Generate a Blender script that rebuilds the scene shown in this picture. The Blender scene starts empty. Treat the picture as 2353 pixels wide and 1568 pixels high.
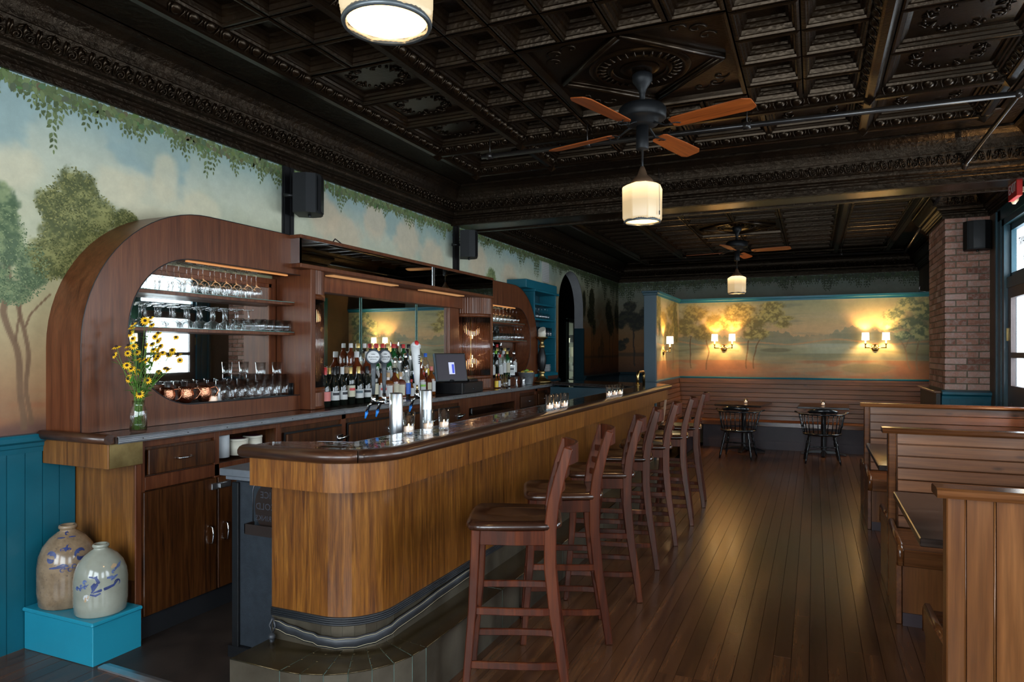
import bpy, math, random
import numpy as np
from mathutils import Vector, Matrix
R = random.Random(7)
C = bpy.context.scene.collection
sc = bpy.context.scene
PI = math.pi
H_CAM = 1.5
# ---------------------------------------------------------------- camera
cam = bpy.data.cameras.new('camera'); cam.lens = 24.0; cam.sensor_width = 36.0; cam.shift_y = 24.0/2353.0
cam.clip_start = .05; cam.clip_end = 100
camo = bpy.data.objects.new('camera', cam); C.objects.link(camo)
camo.location = (0, 0, H_CAM); camo.rotation_euler = (PI/2, 0, math.radians(23.85))
sc.camera = camo
# ---------------------------------------------------------------- world, exposure
w = bpy.data.worlds.new('World'); sc.world = w; w.use_nodes = True
wn = w.node_tree.nodes; bgn = wn['Background']
bgn.inputs[0].default_value = (.80, .89, 1.0, 1); bgn.inputs[1].default_value = 5.0
sc.view_settings.view_transform = 'Standard'; sc.view_settings.look = 'None'
sc.view_settings.exposure = 0.0; sc.view_settings.gamma = 1.0
sc.view_settings.use_curve_mapping = False
sc.cycles.transparent_max_bounces = 40; sc.cycles.max_bounces = 12
# room measures
XL, XR, YF, YB = -3.665, 1.67, -1.6, 13.69
BY0, BY1 = 6.63, 7.10          # ceiling beam
CZ = 2.90                      # underside of cornice
# window openings: (wall, a0, a1, z0, z1)
WIN = [('R', -1.0, .35, .95, 2.65), ('R', 1.0, 2.3, .95, 2.65), ('R', 2.95, 4.35, .95, 2.65), ('R', 4.95, 6.25, .95, 2.65),
       ('R', 9.75, 10.75, .95, 2.45),
       ('F', -3.3, -1.9, .75, 2.65), ('F', -1.45, .95, .75, 2.65)]
DOOR = (6.75, 7.90, 0.0, 2.78)
WIN_POWER = {0: 62, 1: 50, 2: 56, 3: 44, 4: 34, 5: 95, 6: 165}
def area(name, loc, rot, sx, sy, power, col):
    l = bpy.data.lights.new(name, 'AREA'); l.shape = 'RECTANGLE'; l.size = sx; l.size_y = sy
    l.energy = power; l.color = col
    o = bpy.data.objects.new(name, l); C.objects.link(o); o.location = loc; o.rotation_euler = rot
    return o
DAY = (.86, .93, 1.0)
for i, (wl, a0, a1, z0, z1) in enumerate(WIN):
    if wl == 'R': area('daylight', (XR+.42, (a0+a1)/2, (z0+z1)/2), (0, PI/2, 0), z1-z0, a1-a0, WIN_POWER[i], DAY)
    else: area('daylight', ((a0+a1)/2, YF-.42, (z0+z1)/2), (PI/2, 0, 0), a1-a0, z1-z0, WIN_POWER[i], DAY)
area('daylight', (XR+.42, (DOOR[0]+DOOR[1])/2, 1.9), (0, PI/2, 0), 1.5, .95, 60, DAY)
# ---------------------------------------------------------------- materials
def mat(name, base=(.5, .5, .5), rough=.5, metal=0., spec=.5, coat=0., coatr=.1, emit=None, es=0., trans=0., ior=1.45):
    m = bpy.data.materials.new(name); m.use_nodes = True
    b = m.node_tree.nodes['Principled BSDF']
    b.inputs['Base Color'].default_value = (*base, 1); b.inputs['Roughness'].default_value = rough
    b.inputs['Metallic'].default_value = metal; b.inputs['Specular IOR Level'].default_value = spec
    b.inputs['Coat Weight'].default_value = coat; b.inputs['Coat Roughness'].default_value = coatr
    b.inputs['Transmission Weight'].default_value = trans; b.inputs['IOR'].default_value = ior
    if emit: b.inputs['Emission Color'].default_value = (*emit, 1); b.inputs['Emission Strength'].default_value = es
    return m
class NT:
    def __init__(s, m): s.m = m; s.t = m.node_tree; s.b = s.t.nodes['Principled BSDF']
    def n(s, ty, **k):
        x = s.t.nodes.new(ty)
        for a, v in k.items(): setattr(x, a, v)
        return x
    def l(s, a, b): s.t.links.new(a, b)
    def coord(s, scale=(1, 1, 1), rnd=True, kind='Object', rot=(0, 0, 0)):
        tc = s.n('ShaderNodeTexCoord'); mp = s.n('ShaderNodeMapping'); mp.inputs['Scale'].default_value = scale
        mp.inputs['Rotation'].default_value = rot
        src = tc.outputs[kind]
        if rnd:
            oi = s.n('ShaderNodeObjectInfo'); mu = s.n('ShaderNodeMath', operation='MULTIPLY'); mu.inputs[1].default_value = 37.3
            s.l(oi.outputs['Random'], mu.inputs[0]); ad = s.n('ShaderNodeVectorMath', operation='ADD')
            s.l(src, ad.inputs[0]); s.l(mu.outputs[0], ad.inputs[1]); src = ad.outputs[0]
        s.l(src, mp.inputs['Vector']); return mp.outputs[0]
    def noise(s, vec, scale=5, detail=4, rough=.55, dist=0.):
        x = s.n('ShaderNodeTexNoise'); x.inputs['Scale'].default_value = scale; x.inputs['Detail'].default_value = detail
        x.inputs['Roughness'].default_value = rough; x.inputs['Distortion'].default_value = dist; s.l(vec, x.inputs['Vector']); return x.outputs['Fac']
    def ramp(s, fac, stops):
        x = s.n('ShaderNodeValToRGB'); e = x.color_ramp.elements
        while len(e) < len(stops): e.new(.5)
        for i, (p, c) in enumerate(stops): e[i].position = p; e[i].color = (*c, 1)
        s.l(fac, x.inputs[0]); return x.outputs[0]
    def mix(s, f, a, b, mode='MIX'):
        x = s.n('ShaderNodeMix', data_type='RGBA', blend_type=mode)
        if hasattr(f, 'node'): s.l(f, x.inputs[0])
        else: x.inputs[0].default_value = f
        for k, v in ((6, a), (7, b)):
            if hasattr(v, 'node'): s.l(v, x.inputs[k])
            else: x.inputs[k].default_value = (*v, 1)
        return x.outputs[2]
    def bump(s, h, strength=.3, dist=.002, inp='Normal'):
        x = s.n('ShaderNodeBump'); x.inputs['Strength'].default_value = strength; x.inputs['Distance'].default_value = dist
        s.l(h, x.inputs['Height']); s.l(x.outputs[0], s.b.inputs[inp]); return x
    def base(s, c): s.l(c, s.b.inputs['Base Color'])
AX = {'X': (1.2, 22, 22), 'Y': (22, 1.2, 22), 'Z': (22, 22, 1.2)}
def wood(name, dark, mid, light, axis='Z', rough=.35, coat=.3, fine=4.0, var=.25, knots=False, bump=.12, fig=1.0, rnd=True):
    m = mat(name, mid, rough, coat=coat, coatr=.15); n = NT(m)
    s = AX[axis]; v = n.coord(tuple(a*fig for a in s), rnd=rnd)
    f1 = n.noise(v, 1.0, 5, .6, .6)
    v2 = n.coord(tuple(a*fine*fig for a in s), rnd=rnd); f2 = n.noise(v2, 1.0, 3, .6)
    c = n.ramp(f1, [(.28, dark), (.5, mid), (.72, light)])
    g = n.ramp(f2, [(.3, (.62, .62, .62)), (.65, (1.12, 1.12, 1.12))])
    c = n.mix(.75, c, g, 'MULTIPLY')
    if knots:
        vk = n.coord((5, 5, 5) if axis != 'X' else (3.2, 9, 9), rnd=rnd); vo = n.n('ShaderNodeTexVoronoi'); vo.inputs['Scale'].default_value = 1.0
        n.l(vk, vo.inputs['Vector']); k = n.ramp(vo.outputs['Distance'], [(.05, (1, 1, 1)), (.14, (0, 0, 0))])
        c = n.mix(k, c, tuple(a*.45 for a in dark))
    if var:
        oi = n.n('ShaderNodeObjectInfo'); vv = n.ramp(oi.outputs['Random'], [(0, (1-var,)*3), (1, (1+var*.8,)*3)])
        c = n.mix(1.0, c, vv, 'MULTIPLY')
    n.base(c)
    if bump: n.bump(f2, bump, .001)
    return m
def noisy(name, c1, c2, scale=4, rough=.5, coat=0., metal=0., bump=0., bscale=40, bdist=.002, spec=.5, kind='Object'):
    m = mat(name, c1, rough, metal, spec, coat); n = NT(m); v = n.coord((1, 1, 1), kind=kind)
    f = n.noise(v, scale, 5, .6); n.base(n.ramp(f, [(.32, c1), (.68, c2)]))
    if bump: n.bump(n.noise(v, bscale, 3, .6), bump, bdist)
    return m
def thin_glass(name, tint=(1, 1, 1), refl=1.0, rough=.02, edge=.35):
    m = bpy.data.materials.new(name); m.use_nodes = True; t = m.node_tree; t.nodes.clear()
    o = t.nodes.new('ShaderNodeOutputMaterial'); mx = t.nodes.new('ShaderNodeMixShader'); tr = t.nodes.new('ShaderNodeBsdfTransparent')
    gl = t.nodes.new('ShaderNodeBsdfGlossy'); gl.inputs['Roughness'].default_value = rough; tr.inputs[0].default_value = (*tint, 1)
    lw = t.nodes.new('ShaderNodeLayerWeight'); lw.inputs[0].default_value = .5; pw = t.nodes.new('ShaderNodeMath'); pw.operation = 'POWER'; pw.inputs[1].default_value = 1.9; t.links.new(lw.outputs['Facing'], pw.inputs[0])
    ad = t.nodes.new('ShaderNodeMath'); ad.operation = 'MULTIPLY_ADD'; ad.inputs[1].default_value = .85*edge/.32; ad.inputs[2].default_value = .06; t.links.new(pw.outputs[0], ad.inputs[0])
    mu = t.nodes.new('ShaderNodeMath'); mu.operation = 'MULTIPLY'; mu.inputs[1].default_value = refl; mu.use_clamp = True
    t.links.new(ad.outputs[0], mu.inputs[0]); t.links.new(mu.outputs[0], mx.inputs[0])
    t.links.new(tr.outputs[0], mx.inputs[1]); t.links.new(gl.outputs[0], mx.inputs[2]); t.links.new(mx.outputs[0], o.inputs[0])
    return m
def attr_mat(name, rough=.55, bump=.1):
    m = mat(name, (.5, .5, .5), rough); n = NT(m); a = n.n('ShaderNodeAttribute', attribute_name='paint')
    v = n.coord((1, 1, 1), rnd=False); f = n.noise(v, 14, 5, .7)
    g = n.ramp(f, [(.3, (.88, .88, .88)), (.7, (1.08, 1.08, 1.08))])
    n.base(n.mix(.8, a.outputs['Color'], g, 'MULTIPLY')); n.bump(n.noise(v, 60, 3, .6), bump, .001)
    return m
def emis(name, col, s):
    return mat(name, (0, 0, 0), .5, emit=col, es=s)
M = {}
M['floor'] = wood('floorboards', (.042, .015, .007), (.095, .037, .015), (.145, .060, .023), 'Y', .27, .22, var=.30, fig=.75)
M['floor_gap'] = mat('floor_gap', (.006, .004, .003), .8)
M['bar_wood'] = wood('bar_veneer', (.060, .016, .003), (.155, .052, .007), (.27, .105, .015), 'Z', .33, .25, fine=4.2, var=.0, bump=.05, fig=2.4)
M['bar_apron'] = wood('bar_apron', (.075, .020, .003), (.18, .060, .008), (.29, .112, .016), 'Z', .33, .3, fine=4.2, var=.0, bump=.05, fig=2.6)
M['back_wood'] = wood('backbar_mahogany', (.060, .014, .005), (.115, .032, .011), (.150, .047, .017), 'Z', .40, .12, fine=5, var=.06, bump=.04, fig=1.1)
M['cab_wood'] = wood('cabinet_ribbon', (.012, .004, .002), (.070, .021, .005), (.115, .042, .010), 'Z', .34, .3, fine=4, var=.15, bump=.05, fig=2.2)
M['end_wood'] = wood('cabinet_end', (.080, .026, .005), (.18, .068, .013), (.27, .11, .022), 'Z', .35, .3, fine=5, var=.0, bump=.05, fig=1.2)
M['rail'] = wood('rail_wood', (.014, .005, .003), (.036, .013, .006), (.07, .028, .013), 'Y', .34, .25, var=0., bump=.15, fig=1.)
M['railx'] = wood('rail_wood_x', (.014, .005, .003), (.050, .018, .008), (.09, .036, .016), 'X', .34, .25, var=0., bump=.15, fig=1.)
M['stool'] = wood('stool_wood', (.020, .0035, .0015), (.062, .0105, .0032), (.12, .026, .0065), 'Z', .38, .12, var=.15, bump=.05, fig=1.2)
M['seat'] = wood('stool_seat', (.014, .005, .003), (.034, .012, .006), (.062, .023, .011), 'X', .25, .4, var=.15, bump=.05, fig=.7)
M['booth'] = wood('booth_pine', (.065, .019, .006), (.135, .046, .015), (.205, .078, .028), 'X', .34, .2, var=.18, knots=True, fig=.8)
M['boothv'] = wood('booth_pine_v', (.085, .026, .007), (.17, .060, .016), (.26, .10, .030), 'Z', .30, .35, var=.12, knots=False, fig=.6)
M['boothy'] = wood('booth_pine_y', (.065, .019, .006), (.135, .046, .015), (.205, .078, .028), 'Y', .30, .35, var=.18, knots=True, fig=.8)
M['trimwood'] = wood('booth_trim', (.06, .018, .005), (.13, .044, .013), (.20, .077, .026), 'X', .22, .6, var=.1, fig=.8)
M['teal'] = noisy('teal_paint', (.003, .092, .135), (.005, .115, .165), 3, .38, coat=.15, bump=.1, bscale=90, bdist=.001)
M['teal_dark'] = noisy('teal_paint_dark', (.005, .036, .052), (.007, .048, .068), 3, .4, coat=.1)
M['teal_block'] = noisy('teal_block', (.014, .24, .35), (.018, .28, .40), 2, .35, coat=.2)
M['slate'] = noisy('blue_grey_paint', (.045, .078, .10), (.055, .092, .115), 2, .45)
M['purple'] = noisy('purple_brown_paint', (.045, .030, .034), (.06, .04, .044), 3, .45)
M['tin'] = noisy('tin_black', (.0035, .002, .0012), (.009, .0045, .002), 9, .25, spec=.34, bump=.25, bscale=60, bdist=.003)
M['black'] = mat('black_paint', (.008, .008, .009), .35)
M['black_matt'] = mat('black_matt', (.006, .0065, .0075), .5, spec=.35)
M['pipe'] = noisy('pipe_black', (.012, .010, .010), (.03, .024, .02), 5, .3, metal=.3, coat=.3)
M['chrome'] = mat('chrome', (.75, .76, .78), .12, 1.0)
M['steel'] = noisy('brushed_steel', (.45, .46, .48), (.6, .61, .63), 8, .3, metal=1.0)
M['alu'] = noisy('ribbed_alu', (.66, .68, .72), (.82, .84, .88), 12, .30, metal=.9)
M['brass'] = mat('brass', (.62, .42, .16), .25, 1.0)
M['brass_old'] = noisy('old_brass', (.30, .20, .08), (.5, .36, .15), 10, .35, metal=1.0)
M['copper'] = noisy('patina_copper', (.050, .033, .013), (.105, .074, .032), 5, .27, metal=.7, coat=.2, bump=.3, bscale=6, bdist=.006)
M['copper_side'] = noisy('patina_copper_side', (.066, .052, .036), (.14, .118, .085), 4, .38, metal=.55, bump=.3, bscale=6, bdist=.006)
M['verdigris'] = noisy('verdigris', (.05, .085, .065), (.12, .19, .16), 20, .7)
M['mug'] = noisy('hammered_copper', (.55, .22, .12), (.75, .34, .20), 10, .18, metal=1.0, bump=.9, bscale=90, bdist=.004)
M['rubber'] = mat('black_rubber', (.018, .019, .022), .42)
M['leather'] = noisy('black_leather', (.016, .018, .022), (.032, .034, .040), 12, .42, bump=.2, bscale=120)
M['stitch'] = mat('stitch', (.45, .38, .24), .7)
M['mirror'] = mat('mirror', (.80, .84, .82), .015, 1.0)
M['silver'] = mat('silver_back', (.6, .6, .62), .25, 1.0)
M['glass'] = thin_glass('clear_glass', (.985, .99, .99), 1.0, .02, .32)
M['pane'] = thin_glass('window_glass', (.97, .99, .99), .8, .01, .2)
M['rod'] = mat('glass_rod', (1, 1, 1), .06, trans=1.0, ior=1.40)
M['jar'] = thin_glass('jar_glass', (.97, .985, .98), 1.0, .03, .3)
M['water'] = thin_glass('water', (.95, .965, .92), .6, .02, .15)
M['shelf_glass'] = thin_glass('shelf_glass', (.70, .92, .86), 1.0, .02, .3)
M['wax'] = mat('wax', (.85, .80, .72), .5, emit=(1., .55, .28), es=.35)
M['flame'] = emis('flame', (1., .55, .18), 25)
M['shade'] = emis('lamp_shade', (1.0, .80, .50), 5.0)
M['white'] = mat('white', (.55, .55, .55), .4)
M['cream'] = mat('cream', (.70, .66, .55), .45)
M['paper'] = mat('label_paper', (.50, .50, .49), .6)
M['paper_c'] = mat('label_cream', (.50, .46, .34), .6)
M['ink'] = mat('ink', (.02, .02, .025), .6)
M['red'] = mat('red', (.45, .025, .025), .4)
M['salmon'] = mat('salmon', (.55, .16, .14), .5)
M['blue'] = mat('blue', (.02, .10, .45), .4)
M['bluecap'] = mat('blue_plug', (.02, .22, .70), .4)
M['gold'] = mat('gold_foil', (.55, .40, .14), .35, .6)
M['dark_glass'] = mat('dark_bottle', (.006, .008, .006), .06, coat=.5, coatr=.03)
M['green_glass'] = mat('green_bottle', (.01, .10, .025), .06, coat=.6, coatr=.03, trans=.35)
M['amber'] = mat('amber_bottle', (.20, .055, .010), .08, coat=.6, coatr=.03, trans=.3)
M['whisky'] = mat('whisky', (.12, .025, .008), .08, coat=.6, coatr=.03, trans=.2)
M['clear_bottle'] = thin_glass('clear_bottle', (.95, .97, .97), 1.0, .03, .38)
M['blue_bottle'] = thin_glass('blue_bottle', (.60, .82, .90), 1.0, .03, .38)
M['cork'] = mat('cork', (.45, .30, .17), .8)
M['purple_foil'] = mat('purple_foil', (.10, .012, .035), .35, .3)
M['galv'] = noisy('galvanised', (.30, .34, .37), (.50, .54, .57), 14, .38, metal=.8)
M['lime'] = mat('lime', (.18, .42, .03), .4)
M['lemon'] = mat('lemon', (.75, .50, .04), .4)
M['petal'] = mat('petal', (.85, .48, .01), .5)
M['disc'] = mat('flower_disc', (.025, .010, .006), .8)
M['stem'] = mat('stem', (.10, .20, .03), .6)
M['leaf'] = mat('leaf', (.08, .21, .03), .5)
M['screen'] = emis('screen', (.10, .08, .12), .25)
M['screen_w'] = emis('screen_box', (.55, .60, .85), 1.2)
M['mat_floor'] = noisy('bar_floor_mat', (.020, .014, .012), (.040, .028, .023), 5, .5, bump=.2, bscale=60)
M['fan_blade'] = wood('fan_blade', (.17, .035, .006), (.30, .065, .010), (.38, .095, .018), 'X', .4, .1, var=0, bump=0)
M['top'] = None
def make_special():
    m = noisy('resin_bar_top', (.010, .008, .006), (.030, .022, .016), 3, .06, coat=.6); n = NT(m)
    v = n.coord((1, 1, 1), rnd=False); n.bump(n.noise(v, 16, 2, .5), .38, .02); n.b.inputs['Coat Roughness'].default_value = .03; M['top'] = m
    m = noisy('counter_top', (.030, .018, .014), (.055, .034, .026), 4, .18, coat=.5); M['counter'] = m
    # bricks
    m = mat('brick', (.4, .2, .15), .8); n = NT(m); oi = n.n('ShaderNodeObjectInfo')
    c = n.ramp(oi.outputs['Random'], [(0, (.22, .085, .055)), (.35, (.40, .18, .12)), (.7, (.48, .25, .19)), (1, (.55, .34, .28))])
    v = n.coord((1, 1, 1)); f = n.noise(v, 22, 5, .7); f2 = n.noise(v, 70, 4, .7)
    c = n.mix(n.ramp(f, [(.45, (0, 0, 0)), (.75, (.75, .75, .75))]), c, (.50, .42, .38)); n.base(n.mix(.5, c, n.ramp(f2, [(.3, (.6,)*3), (.7, (1.2,)*3)]), 'MULTIPLY'))
    n.bump(f2, .6, .004); M['brick'] = m
    M['mortar'] = noisy('mortar', (.125, .10, .068), (.18, .145, .10), 20, .9, bump=.6, bscale=80, bdist=.004)
    # ribbed plates on the bar front base
    # lamp glass : translucent opal with reeding
    m = mat('opal_glass', (.34, .29, .20), .3, emit=(1.0, .66, .30), es=.8); n = NT(m)
    tc = n.n('ShaderNodeTexCoord'); sx = n.n('ShaderNodeSeparateXYZ'); n.l(tc.outputs['Generated'], sx.inputs[0])
    st = n.ramp(sx.outputs['Z'], [(0, (.45, .45, .45)), (.5, (.55, .55, .55)), (.72, (1.1, 1.1, 1.1)), (1, (2.6, 2.6, 2.6))])
    sp = n.n('ShaderNodeSeparateColor'); n.l(st, sp.inputs[0]); n.l(sp.outputs[0], n.b.inputs['Emission Strength'])
    M['opal'] = m
    m = mat('stoneware_tan', (.30, .22, .15), .22, coat=.4); n = NT(m); v = n.coord((1, 1, 1), rnd=False)
    f = n.noise(v, 9, 6, .7); f2 = n.noise(v, 60, 4, .7)
    c = n.ramp(f, [(.3, (.14, .092, .055)), (.55, (.28, .19, .115)), (.8, (.33, .245, .165))]); c = n.mix(n.ramp(f2, [(.60, (0, 0, 0)), (.72, (.8, .8, .8))]), c, (.06, .05, .05)); n.base(c); M['jug_tan'] = m
    m = mat('stoneware_cream', (.46, .46, .38), .18, coat=.5); n = NT(m); v = n.coord((1, 1, 1), rnd=False)
    c = n.ramp(n.noise(v, 6, 5, .6), [(.3, (.25, .25, .20)), (.7, (.36, .365, .30))]); n.base(c); M['jug_cream'] = m
    M['cobalt'] = noisy('cobalt_glaze', (.020, .028, .11), (.05, .075, .22), 40, .3, coat=.4)
    M['cobalt2'] = noisy('cobalt_glaze_pale', (.05, .075, .22), (.14, .19, .36), 40, .3, coat=.4)
    M['leafpaint'] = noisy('painted_leaves', (.050, .075, .028), (.10, .135, .052), 14, .6, kind='Object')
make_special()
def warm(m, c=(1., .74, .52)): m.node_tree.nodes['Principled BSDF'].inputs['Specular Tint'].default_value = (*c, 1); return m
warm(M['tin']); warm(M['stool'], (1., .78, .66)); warm(M['back_wood'], (1., .82, .72)); warm(M['booth'], (1., .88, .78))
# ---------------------------------------------------------------- mesh helpers
LOC = {}
class MB:
    def __init__(s): s.v = []; s.f = []; s.sm = []; s.mi = []; s.cm = 0
    def add(s, vs, fs, smooth=False):
        o = len(s.v); s.v += [tuple(p) for p in vs]
        for f in fs: s.f.append(tuple(i+o for i in f)); s.sm.append(smooth); s.mi.append(s.cm)
        return s
    def box(s, x0, x1, y0, y1, z0, z1):
        if x0 > x1: x0, x1 = x1, x0
        if y0 > y1: y0, y1 = y1, y0
        if z0 > z1: z0, z1 = z1, z0
        return s.add([(x0, y0, z0), (x1, y0, z0), (x1, y1, z0), (x0, y1, z0), (x0, y0, z1), (x1, y0, z1), (x1, y1, z1), (x0, y1, z1)],
                     [(0, 3, 2, 1), (4, 5, 6, 7), (0, 1, 5, 4), (1, 2, 6, 5), (2, 3, 7, 6), (3, 0, 4, 7)])
    def lathe(s, prof, cx=0, cy=0, z0=0, seg=20, smooth=True, cap=True, rmul=None, a0=0., a1=2*PI):
        full = abs(a1-a0-2*PI) < 1e-6; n = seg if full else seg+1
        vs = []
        for r, z in prof:
            for k in range(n):
                a = a0+(a1-a0)*k/seg; rr = r*(rmul(a) if rmul else 1)
                vs.append((cx+rr*math.cos(a), cy+rr*math.sin(a), z0+z))
        fs = []
        for i in range(len(prof)-1):
            for k in range(seg):
                k2 = (k+1) % n
                fs.append((i*n+k, i*n+k2, (i+1)*n+k2, (i+1)*n+k))
        s.add(vs, fs, smooth)
        if cap and full:
            o = len(s.v)-len(vs)
            if prof[0][0] > 1e-5: s.f.append(tuple(o+k for k in reversed(range(n)))); s.sm.append(False); s.mi.append(s.cm)
            if prof[-1][0] > 1e-5: b = o+(len(prof)-1)*n; s.f.append(tuple(b+k for k in range(n))); s.sm.append(False); s.mi.append(s.cm)
        return s
    def tube(s, pts, r, seg=8, smooth=True, cap=True, flat=1.0, up=None):
        pts = [Vector(p) for p in pts]; n = len(pts); rs = r if isinstance(r, (list, tuple)) else [r]*n
        vs = []; T = []
        for i in range(n):
            a = pts[max(i-1, 0)]; b = pts[min(i+1, n-1)]; T.append((b-a).normalized())
        u = Vector(up) if up else (Vector((0, 0, 1)) if abs(T[0].z) < .9 else Vector((1, 0, 0)))
        for i in range(n):
            t = T[i]; x = u.cross(t)
            if x.length < 1e-4: x = Vector((1, 0, 0)).cross(t)
            x.normalize(); y = t.cross(x).normalized(); u = y if not up else Vector(up)
            for k in range(seg):
                a = 2*PI*k/seg+PI/seg; vs.append(pts[i]+x*(rs[i]*math.cos(a))+y*(rs[i]*flat*math.sin(a)))
        fs = [(i*seg+k, i*seg+(k+1) % seg, (i+1)*seg+(k+1) % seg, (i+1)*seg+k) for i in range(n-1) for k in range(seg)]
        s.add(vs, fs, smooth)
        if cap:
            o = len(s.v)-len(vs); s.f.append(tuple(o+k for k in reversed(range(seg)))); s.f.append(tuple(o+(n-1)*seg+k for k in range(seg)))
            s.sm += [False, False]; s.mi += [s.cm]*2
        return s
    def prism(s, poly, axis, a0, a1, smooth=False):
        n = len(poly)
        def P(p, a): return {'X': (a, p[0], p[1]), 'Y': (p[0], a, p[1]), 'Z': (p[0], p[1], a)}[axis]
        vs = [P(p, a0) for p in poly]+[P(p, a1) for p in poly]
        s.add(vs, [tuple(reversed(range(n))), tuple(range(n, 2*n))])
        o = len(s.v)-2*n
        for k in range(n):
            k2 = (k+1) % n; s.f.append((o+k, o+k2, o+n+k2, o+n+k)); s.sm.append(smooth); s.mi.append(s.cm)
        return s
    def sweep(s, path, prof, closed=False, smooth=False, cap=True):
        """path: xy points; prof: (d,z), d offset to the left of travel"""
        P = [Vector(p[:2]) for p in path]; n = len(P); m = len(prof); vs = []
        for i in range(n):
            if closed: a, b = P[(i-1) % n], P[(i+1) % n]; d1 = (P[i]-a).normalized(); d2 = (b-P[i]).normalized()
            else:
                d1 = (P[i]-P[i-1]).normalized() if i > 0 else (P[1]-P[0]).normalized()
                d2 = (P[i+1]-P[i]).normalized() if i < n-1 else d1
            n1 = Vector((-d1.y, d1.x)); n2 = Vector((-d2.y, d2.x)); mi = (n1+n2)
            mi = mi/max(mi.dot(n1), .2)
            for d, z in prof: q = P[i]+mi*d; vs.append((q.x, q.y, z))
        fs = []
        for i in range(n if closed else n-1):
            j = (i+1) % n
            for k in range(m-1): fs.append((i*m+k, j*m+k, j*m+k+1, i*m+k+1))
        s.add(vs, fs, smooth)
        if cap and not closed:
            o = len(s.v)-len(vs); s.f.append(tuple(o+k for k in range(m))); s.f.append(tuple(o+(n-1)*m+k for k in reversed(range(m)))); s.sm += [False]*2; s.mi += [s.cm]*2
        return s
    def sphere(s, c, r, seg=8, rings=6, sx=1, sy=1, sz=1):
        vs = []; 
        for i in range(1, rings):
            t = PI*i/rings
            for k in range(seg): a = 2*PI*k/seg; vs.append((c[0]+r*sx*math.sin(t)*math.cos(a), c[1]+r*sy*math.sin(t)*math.sin(a), c[2]+r*sz*math.cos(t)))
        vs += [(c[0], c[1], c[2]+r*sz), (c[0], c[1], c[2]-r*sz)]; T = len(vs)-2; B = T+1; fs = []
        for i in range(rings-2):
            for k in range(seg): k2 = (k+1) % seg; fs.append((i*seg+k, (i+1)*seg+k, (i+1)*seg+k2, i*seg+k2))
        for k in range(seg): k2 = (k+1) % seg; fs.append((T, k, k2)); fs.append((B, (rings-2)*seg+k2, (rings-2)*seg+k))
        return s.add(vs, fs, True)
    def xf(s, Mx, start=0):
        for i in range(start, len(s.v)): s.v[i] = tuple(Mx @ Vector(s.v[i]))
        return s
    def mesh(s, name, mats, off=(0, 0, 0)):
        me = bpy.data.meshes.new(name)
        v = s.v if not any(off) else [(p[0]-off[0], p[1]-off[1], p[2]-off[2]) for p in s.v]
        me.from_pydata(v, [], s.f); me.update()
        me.polygons.foreach_set('use_smooth', s.sm)
        if isinstance(mats, (list, tuple)):
            for m in mats: me.materials.append(m)
            me.polygons.foreach_set('material_index', s.mi)
        else: me.materials.append(mats)
        return me
    def build(s, name, mats, parent=None, loc=None, bevel=0, label=None, **tags):
        off = wloc(parent) if parent else (loc or (0, 0, 0))
        if parent and loc: off = loc
        me = s.mesh(name, mats, off); o = bpy.data.objects.new(name, me); C.objects.link(o)
        if parent:
            o.parent = parent
            if loc: o.location = Vector(loc)-Vector(wloc(parent))
        elif loc: o.location = loc
        LOC[o.name] = tuple(off)
        if bevel:
            b = o.modifiers.new('bevel', 'BEVEL'); b.width = bevel; b.segments = 1; b.limit_method = 'ANGLE'
        if label: o['label'] = label
        for k, x in tags.items(): o[k] = x
        return o
def wloc(o): return LOC.get(o.name, tuple(o.location))
def thing(name, label, cat, loc=(0, 0, 0), group=None, rz=0.):
    o = bpy.data.objects.new(name, None); C.objects.link(o); o.location = loc; o.rotation_euler = (0, 0, rz)
    o.empty_display_size = .1; LOC[o.name] = tuple(loc); o['label'] = label; o['category'] = cat
    if group: o['group'] = group
    return o
def tag(o, label, cat, group=None):
    o['label'] = label; o['category'] = cat
    if group: o['group'] = group
    return o
def struct(o): o['kind'] = 'structure'; return o
def inst(me, name, loc, parent=None, rot=(0, 0, 0), scale=(1, 1, 1), mtx=None):
    o = bpy.data.objects.new(name, me); C.objects.link(o)
    if parent: o.parent = parent; loc = Vector(loc)-Vector(wloc(parent))
    if mtx is not None:
        m2 = mtx.copy(); m2.translation = loc; o.matrix_local = m2
    else: o.location = loc; o.rotation_euler = rot; o.scale = scale
    return o
KIDS = {}
def copy_tree(o, parent=None, loc=None, rz=None, label=None, group=None):
    c = o.copy(); C.objects.link(c)
    if parent: c.parent = parent
    if loc is not None: c.location = loc; LOC[c.name] = tuple(loc)
    if rz is not None: c.rotation_euler = (0, 0, rz)
    if label: c['label'] = label
    if group: c['group'] = group
    for ch in KIDS.get(o.name) or kids(o): copy_tree(ch, c)
    return c
def kids(o):
    k = [x for x in C.objects if x.parent == o]; KIDS[o.name] = k; return k
def text_mesh(body, size, mats, name='lettering', depth=.0005, mirror=False, align='CENTER', sx=1.0):
    cu = bpy.data.curves.new(name, 'FONT'); cu.body = body; cu.size = size; cu.extrude = depth; cu.align_x = align; cu.align_y = 'CENTER'; cu.resolution_u = 2
    t = bpy.data.objects.new(name, cu); C.objects.link(t); dg = bpy.context.evaluated_depsgraph_get(); dg.update()
    me = bpy.data.meshes.new_from_object(t.evaluated_get(dg)); bpy.data.objects.remove(t)
    me.materials.clear(); me.materials.append(mats)
    sg = (-sx if mirror else sx)
    for v in me.vertices: v.co.x *= sg
    return me
def arc(cx, cy, r, a0, a1, n, ry=None):
    ry = ry or r
    return [(cx+r*math.cos(a0+(a1-a0)*i/n), cy+ry*math.sin(a0+(a1-a0)*i/n)) for i in range(n+1)]
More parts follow.
